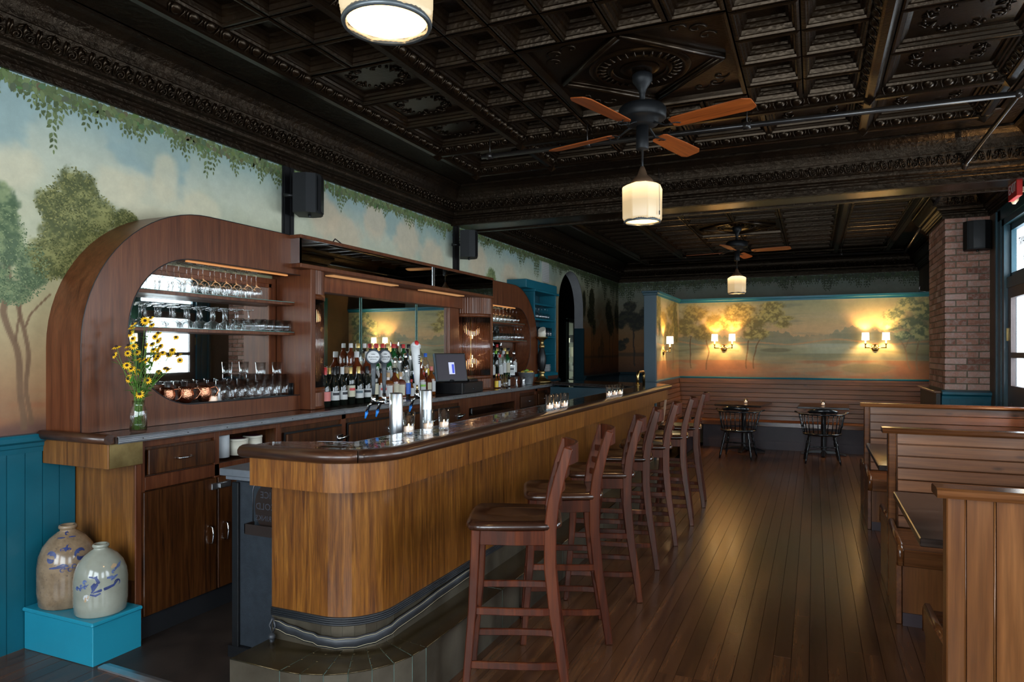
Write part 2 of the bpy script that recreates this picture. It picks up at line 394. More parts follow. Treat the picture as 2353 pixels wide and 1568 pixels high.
# ================================================================ STRUCTURE
# ---------------------------------------------------------------- numpy painting
_rs = np.random.RandomState(11); _tab = _rs.rand(256, 256).astype(np.float32)
def vn(x, y, s=0):
    x = x+s*17.31; y = y+s*9.77
    xi = np.floor(x).astype(int); yi = np.floor(y).astype(int); fx = x-xi; fy = y-yi
    fx = fx*fx*(3-2*fx); fy = fy*fy*(3-2*fy); g = lambda a, b: _tab[a % 256, b % 256]
    return (g(xi, yi)*(1-fx)+g(xi+1, yi)*fx)*(1-fy)+(g(xi, yi+1)*(1-fx)+g(xi+1, yi+1)*fx)*fy
def fbm(x, y, o=5, s=0):
    r = 0; a = .5; t = 0
    for i in range(o): r = r+a*vn(x*2**i, y*2**i, s+i); t += a; a *= .55
    return r/t
def lin(c): c = np.clip(np.asarray(c, dtype=np.float64)/255., 0, 1); return np.where(c <= .04045, c/12.92, ((c+.055)/1.055)**2.4)
def grad(z, stops):
    zs = [s[0] for s in stops]; return np.stack([np.interp(z, zs, [s[1][k] for s in stops]) for k in range(3)], -1)
def blend(col, a, c): a = np.clip(a, 0, 1)[..., None]; return col*(1-a)+np.asarray(c, dtype=np.float64)*a
def sstep(x, a, b): t = np.clip((x-a)/(b-a), 0, 1); return t*t*(3-2*t)
def blobs(u, z, L, pw=1.0):
    d = np.full(u.shape, 9.)
    for (cu, cz, ru, rz) in L: d = np.minimum(d, np.sqrt(((u-cu)/ru)**2+((z-cz)/rz)**2))
    return d
def tree(col, u, z, L, dark, light, seed, trunks=(), tcol=(84, 66, 44), soft=.28):
    for pts, wd in trunks:
        for (a, b), (c, d) in zip(pts[:-1], pts[1:]):
            t = np.clip((z-b)/(d-b if abs(d-b) > 1e-6 else 1e-6), 0, 1); inside = (z > min(b, d))*(z < max(b, d))
            x = a+(c-a)*t+.008*np.sin(z*18); col = blend(col, inside*(1-sstep(np.abs(u-x), wd*.6, wd))*.85, tcol)
    d = blobs(u, z, L)+.55*(fbm(u*7, z*7, 5, seed)-.5)+.5*(fbm(u*38, z*38, 3, seed+3)-.5)
    a = 1-sstep(d, 1-soft, 1+soft*.3); n = fbm(u*16, z*20, 4, seed+5); hl = sstep(n+.35*(fbm(u*60, z*60, 2, seed+8)-.5), .38, .68)
    c = np.asarray(dark)[None, None]*(1-hl[..., None])+np.asarray(light)[None, None]*hl[..., None]
    return col*(1-a[..., None]*.93)+c*a[..., None]*.93
def grid_mesh(name, us, Z, P, colfn, mats):
    """us (n,), Z (n,m); P(u,z)->xyz arrays"""
    n, m = Z.shape; U = np.repeat(us[:, None], m, 1); X, Y, Zz = P(U, Z)
    co = np.stack([X, Y, Zz], -1).reshape(-1, 3); idx = np.arange(n*m).reshape(n, m)
    q = np.stack([idx[:-1, :-1], idx[1:, :-1], idx[1:, 1:], idx[:-1, 1:]], -1).reshape(-1, 4)
    me = bpy.data.meshes.new(name); me.vertices.add(len(co)); me.vertices.foreach_set('co', co.astype(np.float32).ravel())
    me.loops.add(q.size); me.loops.foreach_set('vertex_index', q.ravel().astype(np.int32)); me.polygons.add(len(q))
    me.polygons.foreach_set('loop_start', np.arange(0, q.size, 4, dtype=np.int32)); me.polygons.foreach_set('loop_total', np.full(len(q), 4, dtype=np.int32))
    me.update(calc_edges=True); me.materials.append(mats)
    col = lin(colfn(U, Z)).reshape(-1, 3); ca = me.color_attributes.new('paint', 'FLOAT_COLOR', 'POINT')
    ca.data.foreach_set('color', np.concatenate([col, np.ones((len(col), 1))], 1).astype(np.float32).ravel()); return me
def link(me, name, parent=None, **k):
    o = bpy.data.objects.new(name, me); C.objects.link(o); o.parent = parent
    LOC[name] = (0, 0, 0)
    for a, b in k.items(): o[a] = b
    return o
M['mural'] = attr_mat('mural_paint'); M['daub'] = attr_mat('mural_daubs', .6, 0)
def leaf_mesh(name, L, P):
    """L: list of (u,z,len,wid,ang,rgb)"""
    vs = []; fs = []; cs = []
    for (u, z, ln, wd, an, c) in L:
        o = len(vs); ca, sa = math.cos(an), math.sin(an); e = .0006+.0025*((o//6*37) % 101)/101.
        for (a, b) in ((0, 0), (.3, .5), (.65, .42), (1, 0), (.65, -.42), (.3, -.5)):
            x, y = a*ln, b*wd; vs.append(P(u+x*sa+y*ca, z-x*ca+y*sa, e)); cs.append(c)
        fs.append(tuple(range(o, o+6)))
    me = bpy.data.meshes.new(name); me.from_pydata(vs, [], fs); me.update(); me.materials.append(M['daub'])
    ca = me.color_attributes.new('paint', 'FLOAT_COLOR', 'POINT'); col = lin(np.array(cs))
    ca.data.foreach_set('color', np.concatenate([col, np.ones((len(col), 1))], 1).astype(np.float32).ravel()); return me
def garland(u0, u1, ztop, peaks, dens=1., dark=1., base=.09, size=1., step=.05, seed=1):
    r = random.Random(seed); L = []
    def depth(u):
        d = base*(.6+.9*abs(math.sin(u*3.1+seed))*abs(math.sin(u*7.7+1.3*seed)))
        for (pu, pz, pw) in peaks:
            k = (ztop-pz)*math.exp(-((u-pu)/pw)**2)
            d = max(d, k)
        return d
    def col(): 
        t = r.random(); a, b = (72, 84, 50), (116, 130, 84); return tuple((a[i]+(b[i]-a[i])*t)*dark for i in range(3))
    u = u0
    while u < u1:
        D = depth(u)*(.35+.75*r.random()); z = ztop; x = u; k = 0
        while z > ztop-D:
            s = size*(1.15-.55*(ztop-z)/max(D, .01))
            for sd in (-1, 1):
                L.append((x+sd*.004, z+r.uniform(-.006, .006), .048*s*r.uniform(.75, 1.15), .024*s*r.uniform(.8, 1.1), sd*r.uniform(.35, .9), col()))
            z -= .034*size; x += r.uniform(-.006, .006)
        L.append((x, z+.01, .04*size*.7, .015*size*.7, 0, col()))
        u += step*r.uniform(.35, 1.0)/dens
    k = 0; u = u0
    while u < u1:   # the solid band of leaves right under the cornice
        L.append((u, ztop-r.uniform(-.01, .05), .05*size*r.uniform(.8, 1.2), .03*size, r.uniform(-1.5, 1.5), tuple(c*r.uniform(.8, 1.05)*dark for c in (98, 112, 72)))); u += .011*size
    return L
# ---------------------------------------------------------------- left wall mural
def left_cols():
    ys = []; y = -1.6
    while y < XL*0+13.69:
        ys.append(y); t = max(y, 1.6)*.915+1.48; y += .0019*t if y > 1.2 else .03
    return ys
YA0, YA1, ZS, ZA = 10.09, 11.35, 2.22, 2.82       # archway
SKY = [(1.02, (112, 78, 54)), (1.2, (146, 106, 74)), (1.38, (166, 132, 94)), (1.62, (176, 156, 116)), (1.95, (180, 174, 134)), (2.25, (176, 180, 148)), (2.5, (164, 176, 162)), (2.92, (136, 158, 154))]
SKY2 = [(1.02, (84, 56, 38)), (1.25, (142, 86, 44)), (1.6, (190, 120, 62)), (1.95, (182, 132, 86)), (2.3, (168, 152, 118)), (2.92, (144, 156, 136))]
def left_paint(u, z):
    zz = z+.10*(fbm(u*1.3, z*1.5, 4, 2)-.5)
    k = sstep(u, 8.5, 10.8)[..., None]; col = grad(zz, SKY)*(1-k)+grad(zz, SKY2)*k
    bl = fbm(u*1.1+3, z*1.7, 4, 21); col = blend(col, sstep(z, 2.25, 2.6)*(1-k[..., 0])*.65*sstep(bl, .4, .6), (146, 168, 168))
    # cumulus
    cl = fbm(u*1.6, z*2.2, 5, 7); band = sstep(z, 1.75, 2.15)*(1-sstep(z, 2.52, 2.85)); a = sstep(cl+.18*band-.06*fbm(u*9, z*9, 3, 9), .50, .60)*band
    col = blend(col, a*.62*(1-.5*k[..., 0]), (206, 200, 172)); sh = sstep(fbm(u*2.4+1, z*3.2+.4, 4, 12), .5, .7)*a; col = blend(col, sh*.45, (176, 178, 152))
    for (cu, cz, ru, rz) in [(3.0, 2.56, .11, .2), (2.95, 2.4, .3, .2), (3.25, 2.42, .2, .16), (2.66, 2.44, .17, .13), (2.12, 2.42, .16, .16), (4.5, 2.6, .22, .22), (4.75, 2.5, .3, .2), (5.2, 2.7, .2, .22), (5.75, 2.6, .28, .24), (6.2, 2.5, .3, .2), (7.3, 2.55, .3, .24), (8.2, 2.5, .3, .2)]:
        d = np.sqrt(((u-cu)/ru)**2+((z-cz)/rz)**2)+.5*(fbm(u*9, z*9, 4, 31)-.5); col = blend(col, (1-sstep(d, .55, 1.02))*.72, (208, 198, 168) if cu < 4 else (204, 184, 156))
    g = fbm(u*3, z*14, 4, 14); col = blend(col, (1-sstep(z, 1.2, 1.36))*sstep(g, .35, .6)*.6, (150, 92, 60))
    col = blend(col, (1-sstep(z, 1.10, 1.16+.03*np.sin(u*9)))*.8, (96, 66, 58))
    # trees near the photographer
    far = [(1.70, 2.0, .22, .3), (2.02, 2.2, .12, .14)]
    col = tree(col, u, z, far, (66, 88, 58), (128, 142, 98), 40, trunks=[([(1.8, 1.1), (1.85, 1.9)], .03)])
    tr = [([(2.16, 1.10), (2.155, 1.34), (2.125, 1.52), (2.075, 1.70), (2.09, 1.95)], .020), ([(2.125, 1.55), (2.155, 1.68), (2.15, 1.80), (2.21, 2.02)], .008),
          ([(2.195, 1.12), (2.185, 1.30), (2.180, 1.50), (2.172, 1.62), (2.14, 1.74)], .014), ([(2.18, 1.62), (2.205, 1.69), (2.25, 1.75), (2.29, 1.80)], .008)]
    col = tree(col, u, z, [(2.09, 2.06, .09, .17), (2.20, 1.92, .09, .13), (2.02, 1.85, .08, .12), (2.12, 1.80, .10, .07)], (74, 94, 64), (128, 142, 98), 44, trunks=tr, tcol=(112, 84, 60))
    col = tree(col, u, z, [(2.44, 2.38, .13, .12), (2.32, 2.28, .10, .09), (2.55, 2.26, .13, .12), (2.40, 2.14, .15, .14), (2.58, 2.10, .16, .10), (2.72, 2.25, .09, .07), (2.3, 2.0, .12, .12), (2.45, 1.98, .13, .10)], (74, 80, 40), (142, 140, 82), 48)
    # distant part
    col = tree(col, u, z, [(9.55, 2.42, .13, .16), (9.6, 2.2, .1, .2), (7.65, 2.42, .15, .12)], (84, 98, 58), (128, 138, 92), 52)
    col = tree(col, u, z, [(11.85, 2.42, .17, .22), (11.8, 2.15, .22, .2), (12.0, 1.95, .12, .15), (11.4, 2.32, .1, .28), (12.95, 2.3, .22, .25), (13.1, 2.05, .25, .25), (13.55, 2.2, .2, .3)], (44, 46, 26), (86, 82, 46), 56,
               trunks=[([(11.85, 1.2), (11.85, 2.0)], .015), ([(11.95, 1.2), (11.97, 2.0)], .010), ([(13.05, 1.2), (13.0, 1.9)], .02), ([(13.2, 1.2), (13.3, 1.9)], .015)], tcol=(60, 44, 30))
    col = tree(col, u, z, [(12.5, 1.55, .14, .28), (12.3, 1.45, .08, .2)], (118, 80, 44), (140, 98, 56), 61)
    col = blend(col, sstep(u, 11.2, 11.5)*(1-sstep(z, 1.4, 1.44))*sstep(z, 1.36, 1.4)*.5, (70, 60, 44))
    return col
WALLX = XL
PL = lambda u, z: (np.full_like(u, WALLX), u, z)
ys = left_cols(); ys = sorted(set(ys))
def wall_piece(name, a, b, zlo, par):
    us = np.array([a]+[y for y in ys if a+1e-3 < y < b-1e-3]+[b]); m = 185
    lo = np.array([zlo(u) for u in us]); Z = lo[:, None]+(2.93-lo)[:, None]*np.linspace(0, 1, m)[None, :]
    return link(grid_mesh(name, us, Z, PL, left_paint, M['mural']), name, par)
wl = MB().box(XL-.158, XL-.004, -1.9, YA0, 0, 3.3).box(XL-.158, XL-.004, YA1, YB+.2, 0, 3.3).box(XL-.158, XL-.004, YA0, YA1, 2.86, 3.3)
wall_left = struct(wl.build('wall_left', mat('wall_plaster_dark', (.10, .085, .06), .8)))
wall_piece('painted_mural', -1.6, YA0, lambda u: 1.0, wall_left)
wall_piece('painted_mural', YA1, YB, lambda u: 1.0, wall_left)
archz = lambda u: ZS+(ZA-ZS)*math.sqrt(max(0, 1-((u-(YA0+YA1)/2)/((YA1-YA0)/2))**2))
wall_piece('painted_mural', YA0, YA1, archz, wall_left)
pk = [(2.33, 2.56, .07), (2.30, 2.66, .14), (2.18, 2.76, .08), (2.53, 2.72, .07), (2.42, 2.74, .2), (2.84, 2.75, .05), (3.14, 2.755, .06), (3.32, 2.68, .09), (3.55, 2.73, .06), (3.79, 2.75, .09), (4.25, 2.74, .08), (4.7, 2.72, .1), (5.3, 2.74, .12), (5.8, 2.66, .1), (6.4, 2.66, .12), (7.2, 2.7, .12), (7.9, 2.62, .1), (8.6, 2.6, .14), (9.15, 2.5, .12), (9.5, 2.55, .05), (9.9, 2.66, .15), (11.6, 2.5, .2), (11.9, 2.6, .2), (12.7, 2.5, .2), (13.2, 2.45, .2), (13.55, 2.4, .15)]
LM = garland(-1.2, 1.9, CZ-.005, [(.3, 2.7, .2), (1.2, 2.65, .2)], .5, seed=5)+garland(1.9, 7.1, CZ-.005, pk, 1.15, seed=2)
LM += garland(7.1, 10.0, CZ-.005, pk, .9, .9, size=1.1, seed=3)+[l for l in garland(10.0, YB, CZ-.005, pk, .9, .72, base=.13, size=1.25, seed=4) if l[1]-l[2] > archz(l[0]) or not YA0 < l[0] < YA1]
rr = random.Random(5)
def daubs(L, n, cols, s=.02, seed=1, jit=.35):
    r = random.Random(seed); out = []
    for _ in range(n):
        b = r.choice(L); a = r.uniform(0, 2*PI); q = math.sqrt(r.random())*1.03
        t = r.random(); c = tuple(cols[0][i]*(1-t)+cols[1][i]*t for i in range(3))
        out.append((b[0]+b[2]*q*math.cos(a), b[1]+b[3]*q*math.sin(a), s*r.uniform(.5, 1.2), s*.45*r.uniform(.6, 1.2), r.uniform(-2.2, 2.2), c))
    return out
LM += daubs([(2.44, 2.38, .13, .12), (2.32, 2.28, .10, .09), (2.55, 2.26, .13, .12), (2.40, 2.14, .15, .14), (2.58, 2.10, .16, .10), (2.72, 2.25, .09, .07), (2.3, 2.0, .12, .12), (2.45, 1.98, .13, .10)], 2600, ((70, 76, 38), (150, 146, 88)), .016, 2)
LM += daubs([(2.09, 2.06, .09, .17), (2.20, 1.92, .09, .13), (2.02, 1.85, .08, .12), (2.12, 1.80, .10, .07)], 1300, ((74, 96, 66), (140, 152, 108)), .014, 3)
LM += daubs([(11.85, 2.42, .17, .22), (11.8, 2.15, .22, .2), (12.95, 2.3, .22, .25), (13.1, 2.05, .25, .25)], 500, ((40, 42, 22), (84, 80, 44)), .04, 4)
o = link(leaf_mesh('painted_leaf', LM, lambda u, z, e: (XL+e, u, z)), 'painted_leaf', wall_left, kind='stuff')
# back wall
def back_paint(u, z):
    zz = z+.1*(fbm(u*1.3, z*1.5, 4, 3)-.5); col = grad(zz, [(1.02, (70, 48, 32)), (1.2, (120, 76, 40)), (1.55, (160, 108, 58)), (1.9, (156, 118, 74)), (2.3, (138, 128, 104)), (2.92, (122, 136, 124))])
    cl = fbm(u*1.6, z*2.4, 5, 17); col = blend(col, sstep(cl, .48, .62)*sstep(z, 2.0, 2.3)*.4, (128, 118, 100))
    col = tree(col, u, z, [(-3.42, 2.42, .16, .12), (-3.5, 2.2, .2, .16), (-3.28, 2.1, .22, .2), (-3.1, 2.28, .14, .14), (-3.62, 2.05, .1, .1), (-3.05, 2.05, .12, .1)], (30, 32, 20), (62, 60, 38), 70,
               trunks=[([(-3.33, 1.2), (-3.345, 1.6), (-3.36, 2.0)], .018)], tcol=(46, 34, 24))
    col = tree(col, u, z, [(-3.62, 1.62, .12, .12), (-3.5, 1.72, .08, .07)], (34, 34, 20), (60, 56, 34), 74)
    col = blend(col, (1-sstep(z, 1.46, 1.49))*sstep(z, 1.38, 1.42)*.5, (60, 56, 44)); return col
wb = struct(MB().box(XL, XR+.35, YB+.004, YB+.2, 0, 3.3).build('wall_back', mat('wall_plaster_b', (.10, .085, .06), .8)))
us = np.linspace(XL, XR, 420); Zg = np.repeat(np.linspace(1.0, 2.93, 150)[None], len(us), 0)
link(grid_mesh('painted_mural', us, Zg, lambda u, z: (u, np.full_like(u, YB), z), back_paint, M['mural']), 'painted_mural', wb)
LB = garland(XL, XR, CZ-.005, [(-3.5, 2.5, .3), (-2.9, 2.6, .2), (-2.6, 2.55, .12), (-2.1, 2.62, .1), (-1.2, 2.72, .12), (-.4, 2.66, .1), (.22, 2.6, .1), (.9, 2.64, .1), (1.2, 2.7, .1)], 1., .72, base=.16, size=1.35, step=.06, seed=9)
link(leaf_mesh('painted_leaf', LB, lambda u, z, e: (u, YB-e, z)), 'painted_leaf', wb, kind='stuff')
# ---------------------------------------------------------------- partition with mural
YP, XW, YW0 = 11.55, -2.06, 9.69           # partition face, wing face, wing end
def part_paint(u, z):
    zz = z+.05*(fbm(u*1.2, z*3, 4, 4)-.5)
    col = grad(zz, [(1.05, (140, 104, 74)), (1.22, (172, 122, 78)), (1.36, (158, 140, 96)), (1.5, (152, 144, 100)), (1.62, (184, 164, 118)), (1.72, (212, 166, 112)), (1.9, (212, 172, 118)), (2.1, (190, 170, 118)), (2.4, (156, 154, 112))])
    st = fbm(u*.9, z*7, 4, 6); col = blend(col, sstep(st, .5, .7)*.35, (206, 176, 132)); st2 = fbm(u*1.1+3, z*9, 4, 8); col = blend(col, sstep(st2, .52, .7)*.35, (120, 122, 98))
    # far treeline and banks
    def hill(c, w, h): return h*np.exp(-((u-c)/w)**2)
    top = 1.665+hill(-.55, .30, .09)+hill(.62, .42, .16)+.10*fbm(u*26, z*0, 2, 5)+hill(-1.7, .5, .05)
    fade = 1-.55*np.exp(-((u-.05)/.22)**2)
    col = blend(col, (z < top)*(z > 1.60)*.55*fade, (112, 122, 98))
    lake = (z < 1.62)*(z > 1.30); col = blend(col, lake*.35*sstep(fbm(u*1.2, z*16, 3, 10), .4, .65), (122, 132, 112)); col = blend(col, lake*np.exp(-((u-.25)/.5)**2)*(z > 1.47)*.5, (190, 190, 166))
    col = blend(col, (np.abs(z-(1.635+.02*np.sin(u*2.2+1)+.03*np.sin(u*5)))<.013)*.65, (206, 150, 98))
    bank = sstep(fbm(u*1.4, z*5, 4, 19)+.25*np.abs(u+.1)*.4, .46, .6)*(z < 1.36); col = blend(col, bank*.6, (172, 104, 62))
    col = blend(col, (1-sstep(np.abs(z-1.50-.05*np.sin(u*3)), .0, .035))*(np.abs(u+.3) > .8)*.4, (106, 96, 66))
    d = np.sqrt(((u-.72)/.34)**2+((z-1.24)/.075)**2); col = blend(col, (1-sstep(d, .9, 1.05))*.45, (126, 120, 78)); d = np.sqrt(((u+.55)/.25)**2+((z-1.52)/.035)**2); col = blend(col, (1-sstep(d, .7, 1.1))*.6, (108, 98, 66))
    col = tree(col, u, z, [(-1.8, 2.12, .24, .16), (-1.95, 1.9, .2, .2), (-1.68, 1.82, .22, .15), (-1.5, 1.98, .18, .16)], (134, 112, 54), (186, 156, 76), 80, trunks=[([(-1.86, 1.22), (-1.88, 1.5), (-1.86, 1.75)], .012), ([(-1.62, 1.2), (-1.58, 1.5), (-1.62, 1.75)], .012)], tcol=(112, 84, 50), soft=.45)
    col = tree(col, u, z, [(-1.1, 2.15, .3, .15), (-1.25, 1.95, .22, .14), (-.9, 1.98, .28, .16), (-.62, 2.08, .24, .14), (-.45, 1.93, .14, .08), (-.85, 1.78, .22, .12), (-.38, 2.02, .12, .05), (-.6, 2.22, .2, .08)], (132, 112, 52), (204, 176, 92), 84,
               trunks=[([(-.99, 1.22), (-.99, 1.45), (-.95, 1.68)], .012), ([(-.88, 1.22), (-.88, 1.42), (-.84, 1.58), (-.76, 1.72)], .012)], tcol=(120, 88, 50), soft=.45)
    col = tree(col, u, z, [(1.28, 2.2, .18, .13), (1.45, 2.1, .16, .2), (1.1, 2.05, .18, .12), (1.3, 1.92, .24, .13), (1.05, 1.86, .16, .08), (1.42, 1.8, .18, .16), (1.2, 1.74, .16, .09)], (104, 116, 82), (196, 190, 124), 88,
               trunks=[([(1.30, 1.23), (1.24, 1.45), (1.22, 1.58), (1.17, 1.68)], .014), ([(1.24, 1.56), (1.29, 1.68)], .008), ([(1.39, 1.22), (1.37, 1.5), (1.42, 1.66)], .014)], tcol=(150, 122, 84), soft=.4)
    return col
par = struct(MB().box(XW, XR, YP+.004, YP+.14, 0, 2.345).box(XW-.15, XW-.004, YW0+.02, YP+.14, 0, 2.345).build('wall_partition', mat('partition_body', (.10, .08, .05), .8)))
us = np.linspace(XW, XR, 470); Zg = np.repeat(np.linspace(1.05, 2.345, 170)[None], len(us), 0)
link(grid_mesh('painted_mural', us, Zg, lambda u, z: (u, np.full_like(u, YP), z), part_paint, M['mural']), 'painted_mural', par)
us = np.linspace(YW0+.02, YP, 200); Zg = np.repeat(np.linspace(1.05, 2.345, 120)[None], len(us), 0)
def wing_paint(u, z):
    col = part_paint(-(u-9.7)*.5-1.2, z); return tree(col, u, z, [(9.95, 2.15, .14, .2), (10.0, 1.85, .1, .2), (11.2, 2.1, .2, .25), (11.3, 1.8, .2, .2)], (96, 88, 46), (150, 132, 70), 93, soft=.4)
link(grid_mesh('painted_mural', us, Zg, lambda u, z: (np.full_like(u, XW), u, z), wing_paint, M['mural']), 'painted_mural', par)
# partition trims (teal)
cap = [(0, 2.345), (0, 2.30), (.018, 2.30), (.022, 2.325), (.04, 2.335), (.045, 2.365), (-.15, 2.365)]
def rev(p): return [(-a, b) for a, b in p]
t1 = MB().sweep([(XR, YP), (XW, YP), (XW, YW0-.005)], [(d, z) for d, z in cap]); t1.build('cap_moulding', M['teal'], par)
MB().sweep([(XR, YP), (XW, YP), (XW, YW0)], [(0, 1.062), (.016, 1.062), (.022, 1.074), (.016, 1.086), (0, 1.09)]).build('panel_moulding', M['teal'], par)
p = MB().box(XW-.16, XW+.012, YW0-.01, YW0+.06, 0, 2.33).box(XW-.19, XW+.04, YW0-.035, YW0+.08, 1.045, 1.068).box(XW-.175, XW+.027, YW0-.02, YW0+.07, 1.02, 1.045)
p.build('end_post', M['slate'], par, bevel=.004)
MB().box(XW-.19, XW+.045, YW0-.035, YW0+.09, 2.335, 2.365).box(XW-.175, XW+.025, YW0-.02, YW0+.08, 2.30, 2.335).build('post_cap', M['teal_dark'], par, bevel=.004)
# ---------------------------------------------------------------- archway jamb + corridor + kitchen glimpse
WT = .16
jm = MB(); prof = [(YA0, 1.06)]+[(YA0, ZS)]+[((YA0+YA1)/2-(YA1-YA0)/2*math.cos(a), ZS+(ZA-ZS)*math.sin(a)) for a in [PI*i/28 for i in range(1, 28)]]+[(YA1, ZS), (YA1, 1.90)]
n = len(prof); YM_ = (YA0+YA1)/2; prof = [(YM_+(a-YM_)*.994, b-.003) for a, b in prof]; jm.add([(XL-.002, a, b) for a, b in prof]+[(XL-WT, a, b) for a, b in prof], [(i, i+1, n+i+1, n+i) for i in range(n-1)], True)
jm.build('archway_lining', noisy('lining_plaster', (.30, .30, .31), (.38, .38, .38), 3, .7), wall_left)
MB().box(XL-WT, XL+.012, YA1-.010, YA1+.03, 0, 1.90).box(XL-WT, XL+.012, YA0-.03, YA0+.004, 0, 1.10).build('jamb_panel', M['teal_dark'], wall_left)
XK = XL-1.235     # corridor far wall; a lit kitchen doorway further along it
cor = struct(MB().box(XK-.1, XK, 8.9, 14.05, 0, 3.2).box(XK-.1, XK, 14.75, 16.5, 0, 3.2).box(XK-.1, XK, 14.05, 14.75, 2.14, 3.2).box(XK, XL-.16, 8.9, 9.0, 0, 3.2).box(XK, XL-.10, 16.4, 16.5, 0, 3.2).box(XL-.2, XL-.10, YB+.2, 16.5, 0, 3.2).build('wall_corridor', mat('corridor_wall', (.025, .025, .028), .7)))
struct(MB().box(XK-3.2, XL-.16, 8.9, 23.0, 3.15, 3.2).build('ceiling', mat('corridor_ceiling', (.05, .05, .05), .8)))
struct(MB().box(XK-3.2, XL-WT, 8.9, 23.0, -.05, 0).build('floor', mat('corridor_floor', (.05, .05, .05), .5)))
MB().box(XK, XK+.04, 13.97, 14.05, 0, 2.2).box(XK, XK+.04, 14.75, 14.83, 0, 2.2).box(XK, XK+.04, 13.97, 14.83, 2.14, 2.22).build('door_frame', mat('door_frame_green', (.16, .20, .16), .5), cor)
struct(MB().box(XK-3.1, XK-3.0, 13.0, 23.0, 0, 3.2).box(XK-3.0, XK-.1, 22.9, 23.0, 0, 3.2).box(XK-3.0, XK-.1, 13.0, 13.1, 0, 3.2).box(XK-.1, XK, 16.5, 23.0, 0, 3.2).build('wall_kitchen', mat('kitchen_wall', (.45, .47, .42), .6)))
area('kitchen_light', (XK-1.4, 18.2, 3.0), (0, 0, 0), 1.2, 3.5, 170, (.9, 1, .85))
# ---------------------------------------------------------------- floor with planks
fl = struct(MB().box(XL-.35, XR+.35, YF-.35, YB+.2, -.06, -.012).build('floor', M['floor_gap']))
pw = .081; x = XL+.56; rows = []
pl = 0
xs = [XL+pw*i for i in range(int((XR-XL)/pw)+1)]
me_cache = {}
def plank(x0, y0, y1):
    global pl
    L = round(y1-y0, 2)
    key = (L,)
    if key not in me_cache:
        mb = MB().box(.0010, pw-.0010, .001, L-.001, -.014, 0.0); me_cache[key] = mb.mesh('plank', M['floor'])
    inst(me_cache[key], 'plank', (x0, y0, R.uniform(-.0006, .0006)), fl); pl += 1
for i, x0 in enumerate(xs):
    if x0 > XR-.02: continue
    if x0 < -3.12: spans = [(YF, 2.2)]; ys0, ys1 = 1.0, 2.25
    elif x0 < -2.2: ys0, ys1 = 1.0, 2.17
    elif x0 < -1.9: ys0, ys1 = 1.0, 2.2
    elif x0 < -1.70: ys0, ys1 = .6, 2.3
    else: ys0, ys1 = (YF if x0 < -1.2 else YF), 11.7
    y = ys0
    while y < ys1-.05:
        L = R.choice([2.2, 2.6, 3.0, 3.4, 3.8])
        if y == ys0: L = R.choice([1.4, 2.0, 2.6, 3.2])
        e = min(y+L, ys1)
        if ys1-e < .5: e = ys1
        plank(x0, round(y, 2), round(e, 2)); y = round(e, 2)
print('planks', pl)
struct(MB().box(XL, -1.8, 8.9, YB, -.012, 0).box(-2.0, XR, 11.7, YB, -.012, 0).box(XL, -1.9, YF, 1.0, -.012, 0).box(-1.9, -1.65, YF, .6, -.012, 0).build('floor', M['floor']))
bf = struct(MB().box(-3.62, -1.75, 2.17, 9.0, -.012, .003).build('floor', M['mat_floor']))
MB().sweep([(-3.09, 2.155), (-2.2, 2.135)], [(0, .001), (0, .010), (.03, .012), (.06, .004)]).build('metal_threshold', M['alu'], bf)
# ---------------------------------------------------------------- ceiling, cornices, beam
ce = struct(MB().box(XL-.35, XR+.35, YF-.35, YB+.2, 3.30, 3.36).build('ceiling', M['tin']))
prof = [(0, 2.90), (.022, 2.90), (.022, 2.932), (.03, 2.938), (.03, 2.955), (.05, 2.962), (.05, 2.972), (.072, 2.984), (.078, 3.0), (.078, 3.015), (.098, 3.02), (.105, 3.03), (.120, 3.052), (.142, 3.088), (.150, 3.11), (.158, 3.112), (.163, 3.145), (.178, 3.18), (.200, 3.21), (.235, 3.235), (.262, 3.245), (.262, 3.262), (.274, 3.262), (.274, 3.30)]
def cornice(name, path, closed, par=None):
    o = MB().sweep(path, prof, closed).build(name, M['cove'], par); return o
m = noisy('tin_cove', (.004, .0025, .0016), (.010, .0055, .003), 8, .30, spec=.3); n_ = NT(m); v = n_.coord((1, 1, 1), rnd=False)
vo = n_.n('ShaderNodeTexVoronoi'); vo.inputs['Scale'].default_value = 26; n_.l(v, vo.inputs['Vector'])
ad = n_.n('ShaderNodeMath', operation='ADD'); n_.l(vo.outputs['Distance'], ad.inputs[0]); n_.l(n_.noise(v, 55, 3, .6, 1.5), ad.inputs[1]); n_.bump(ad.outputs[0], .55, .006); M['cove'] = warm(m)
co1 = struct(cornice('trim_1', [(XL, YF), (XR, YF), (XR, BY0), (XL, BY0)], True))
co2 = struct(cornice('trim_2', [(XL, BY1), (XR, BY1), (XR, 8.455), (1.264, 8.455), (1.264, 9.55), (XR, 9.55), (XR, YB), (XL, YB)], True))
beam = struct(MB().box(XL, XR, BY0+.001, BY1-.001, 2.90, 3.30).build('trim_5', M['tin']))
MB().box(XL, XR, BY0-.012, BY0+.04, 2.885, 2.90).box(XL, XR, BY1-.04, BY1+.012, 2.885, 2.90).build('beam_bead', M['cove'], beam)
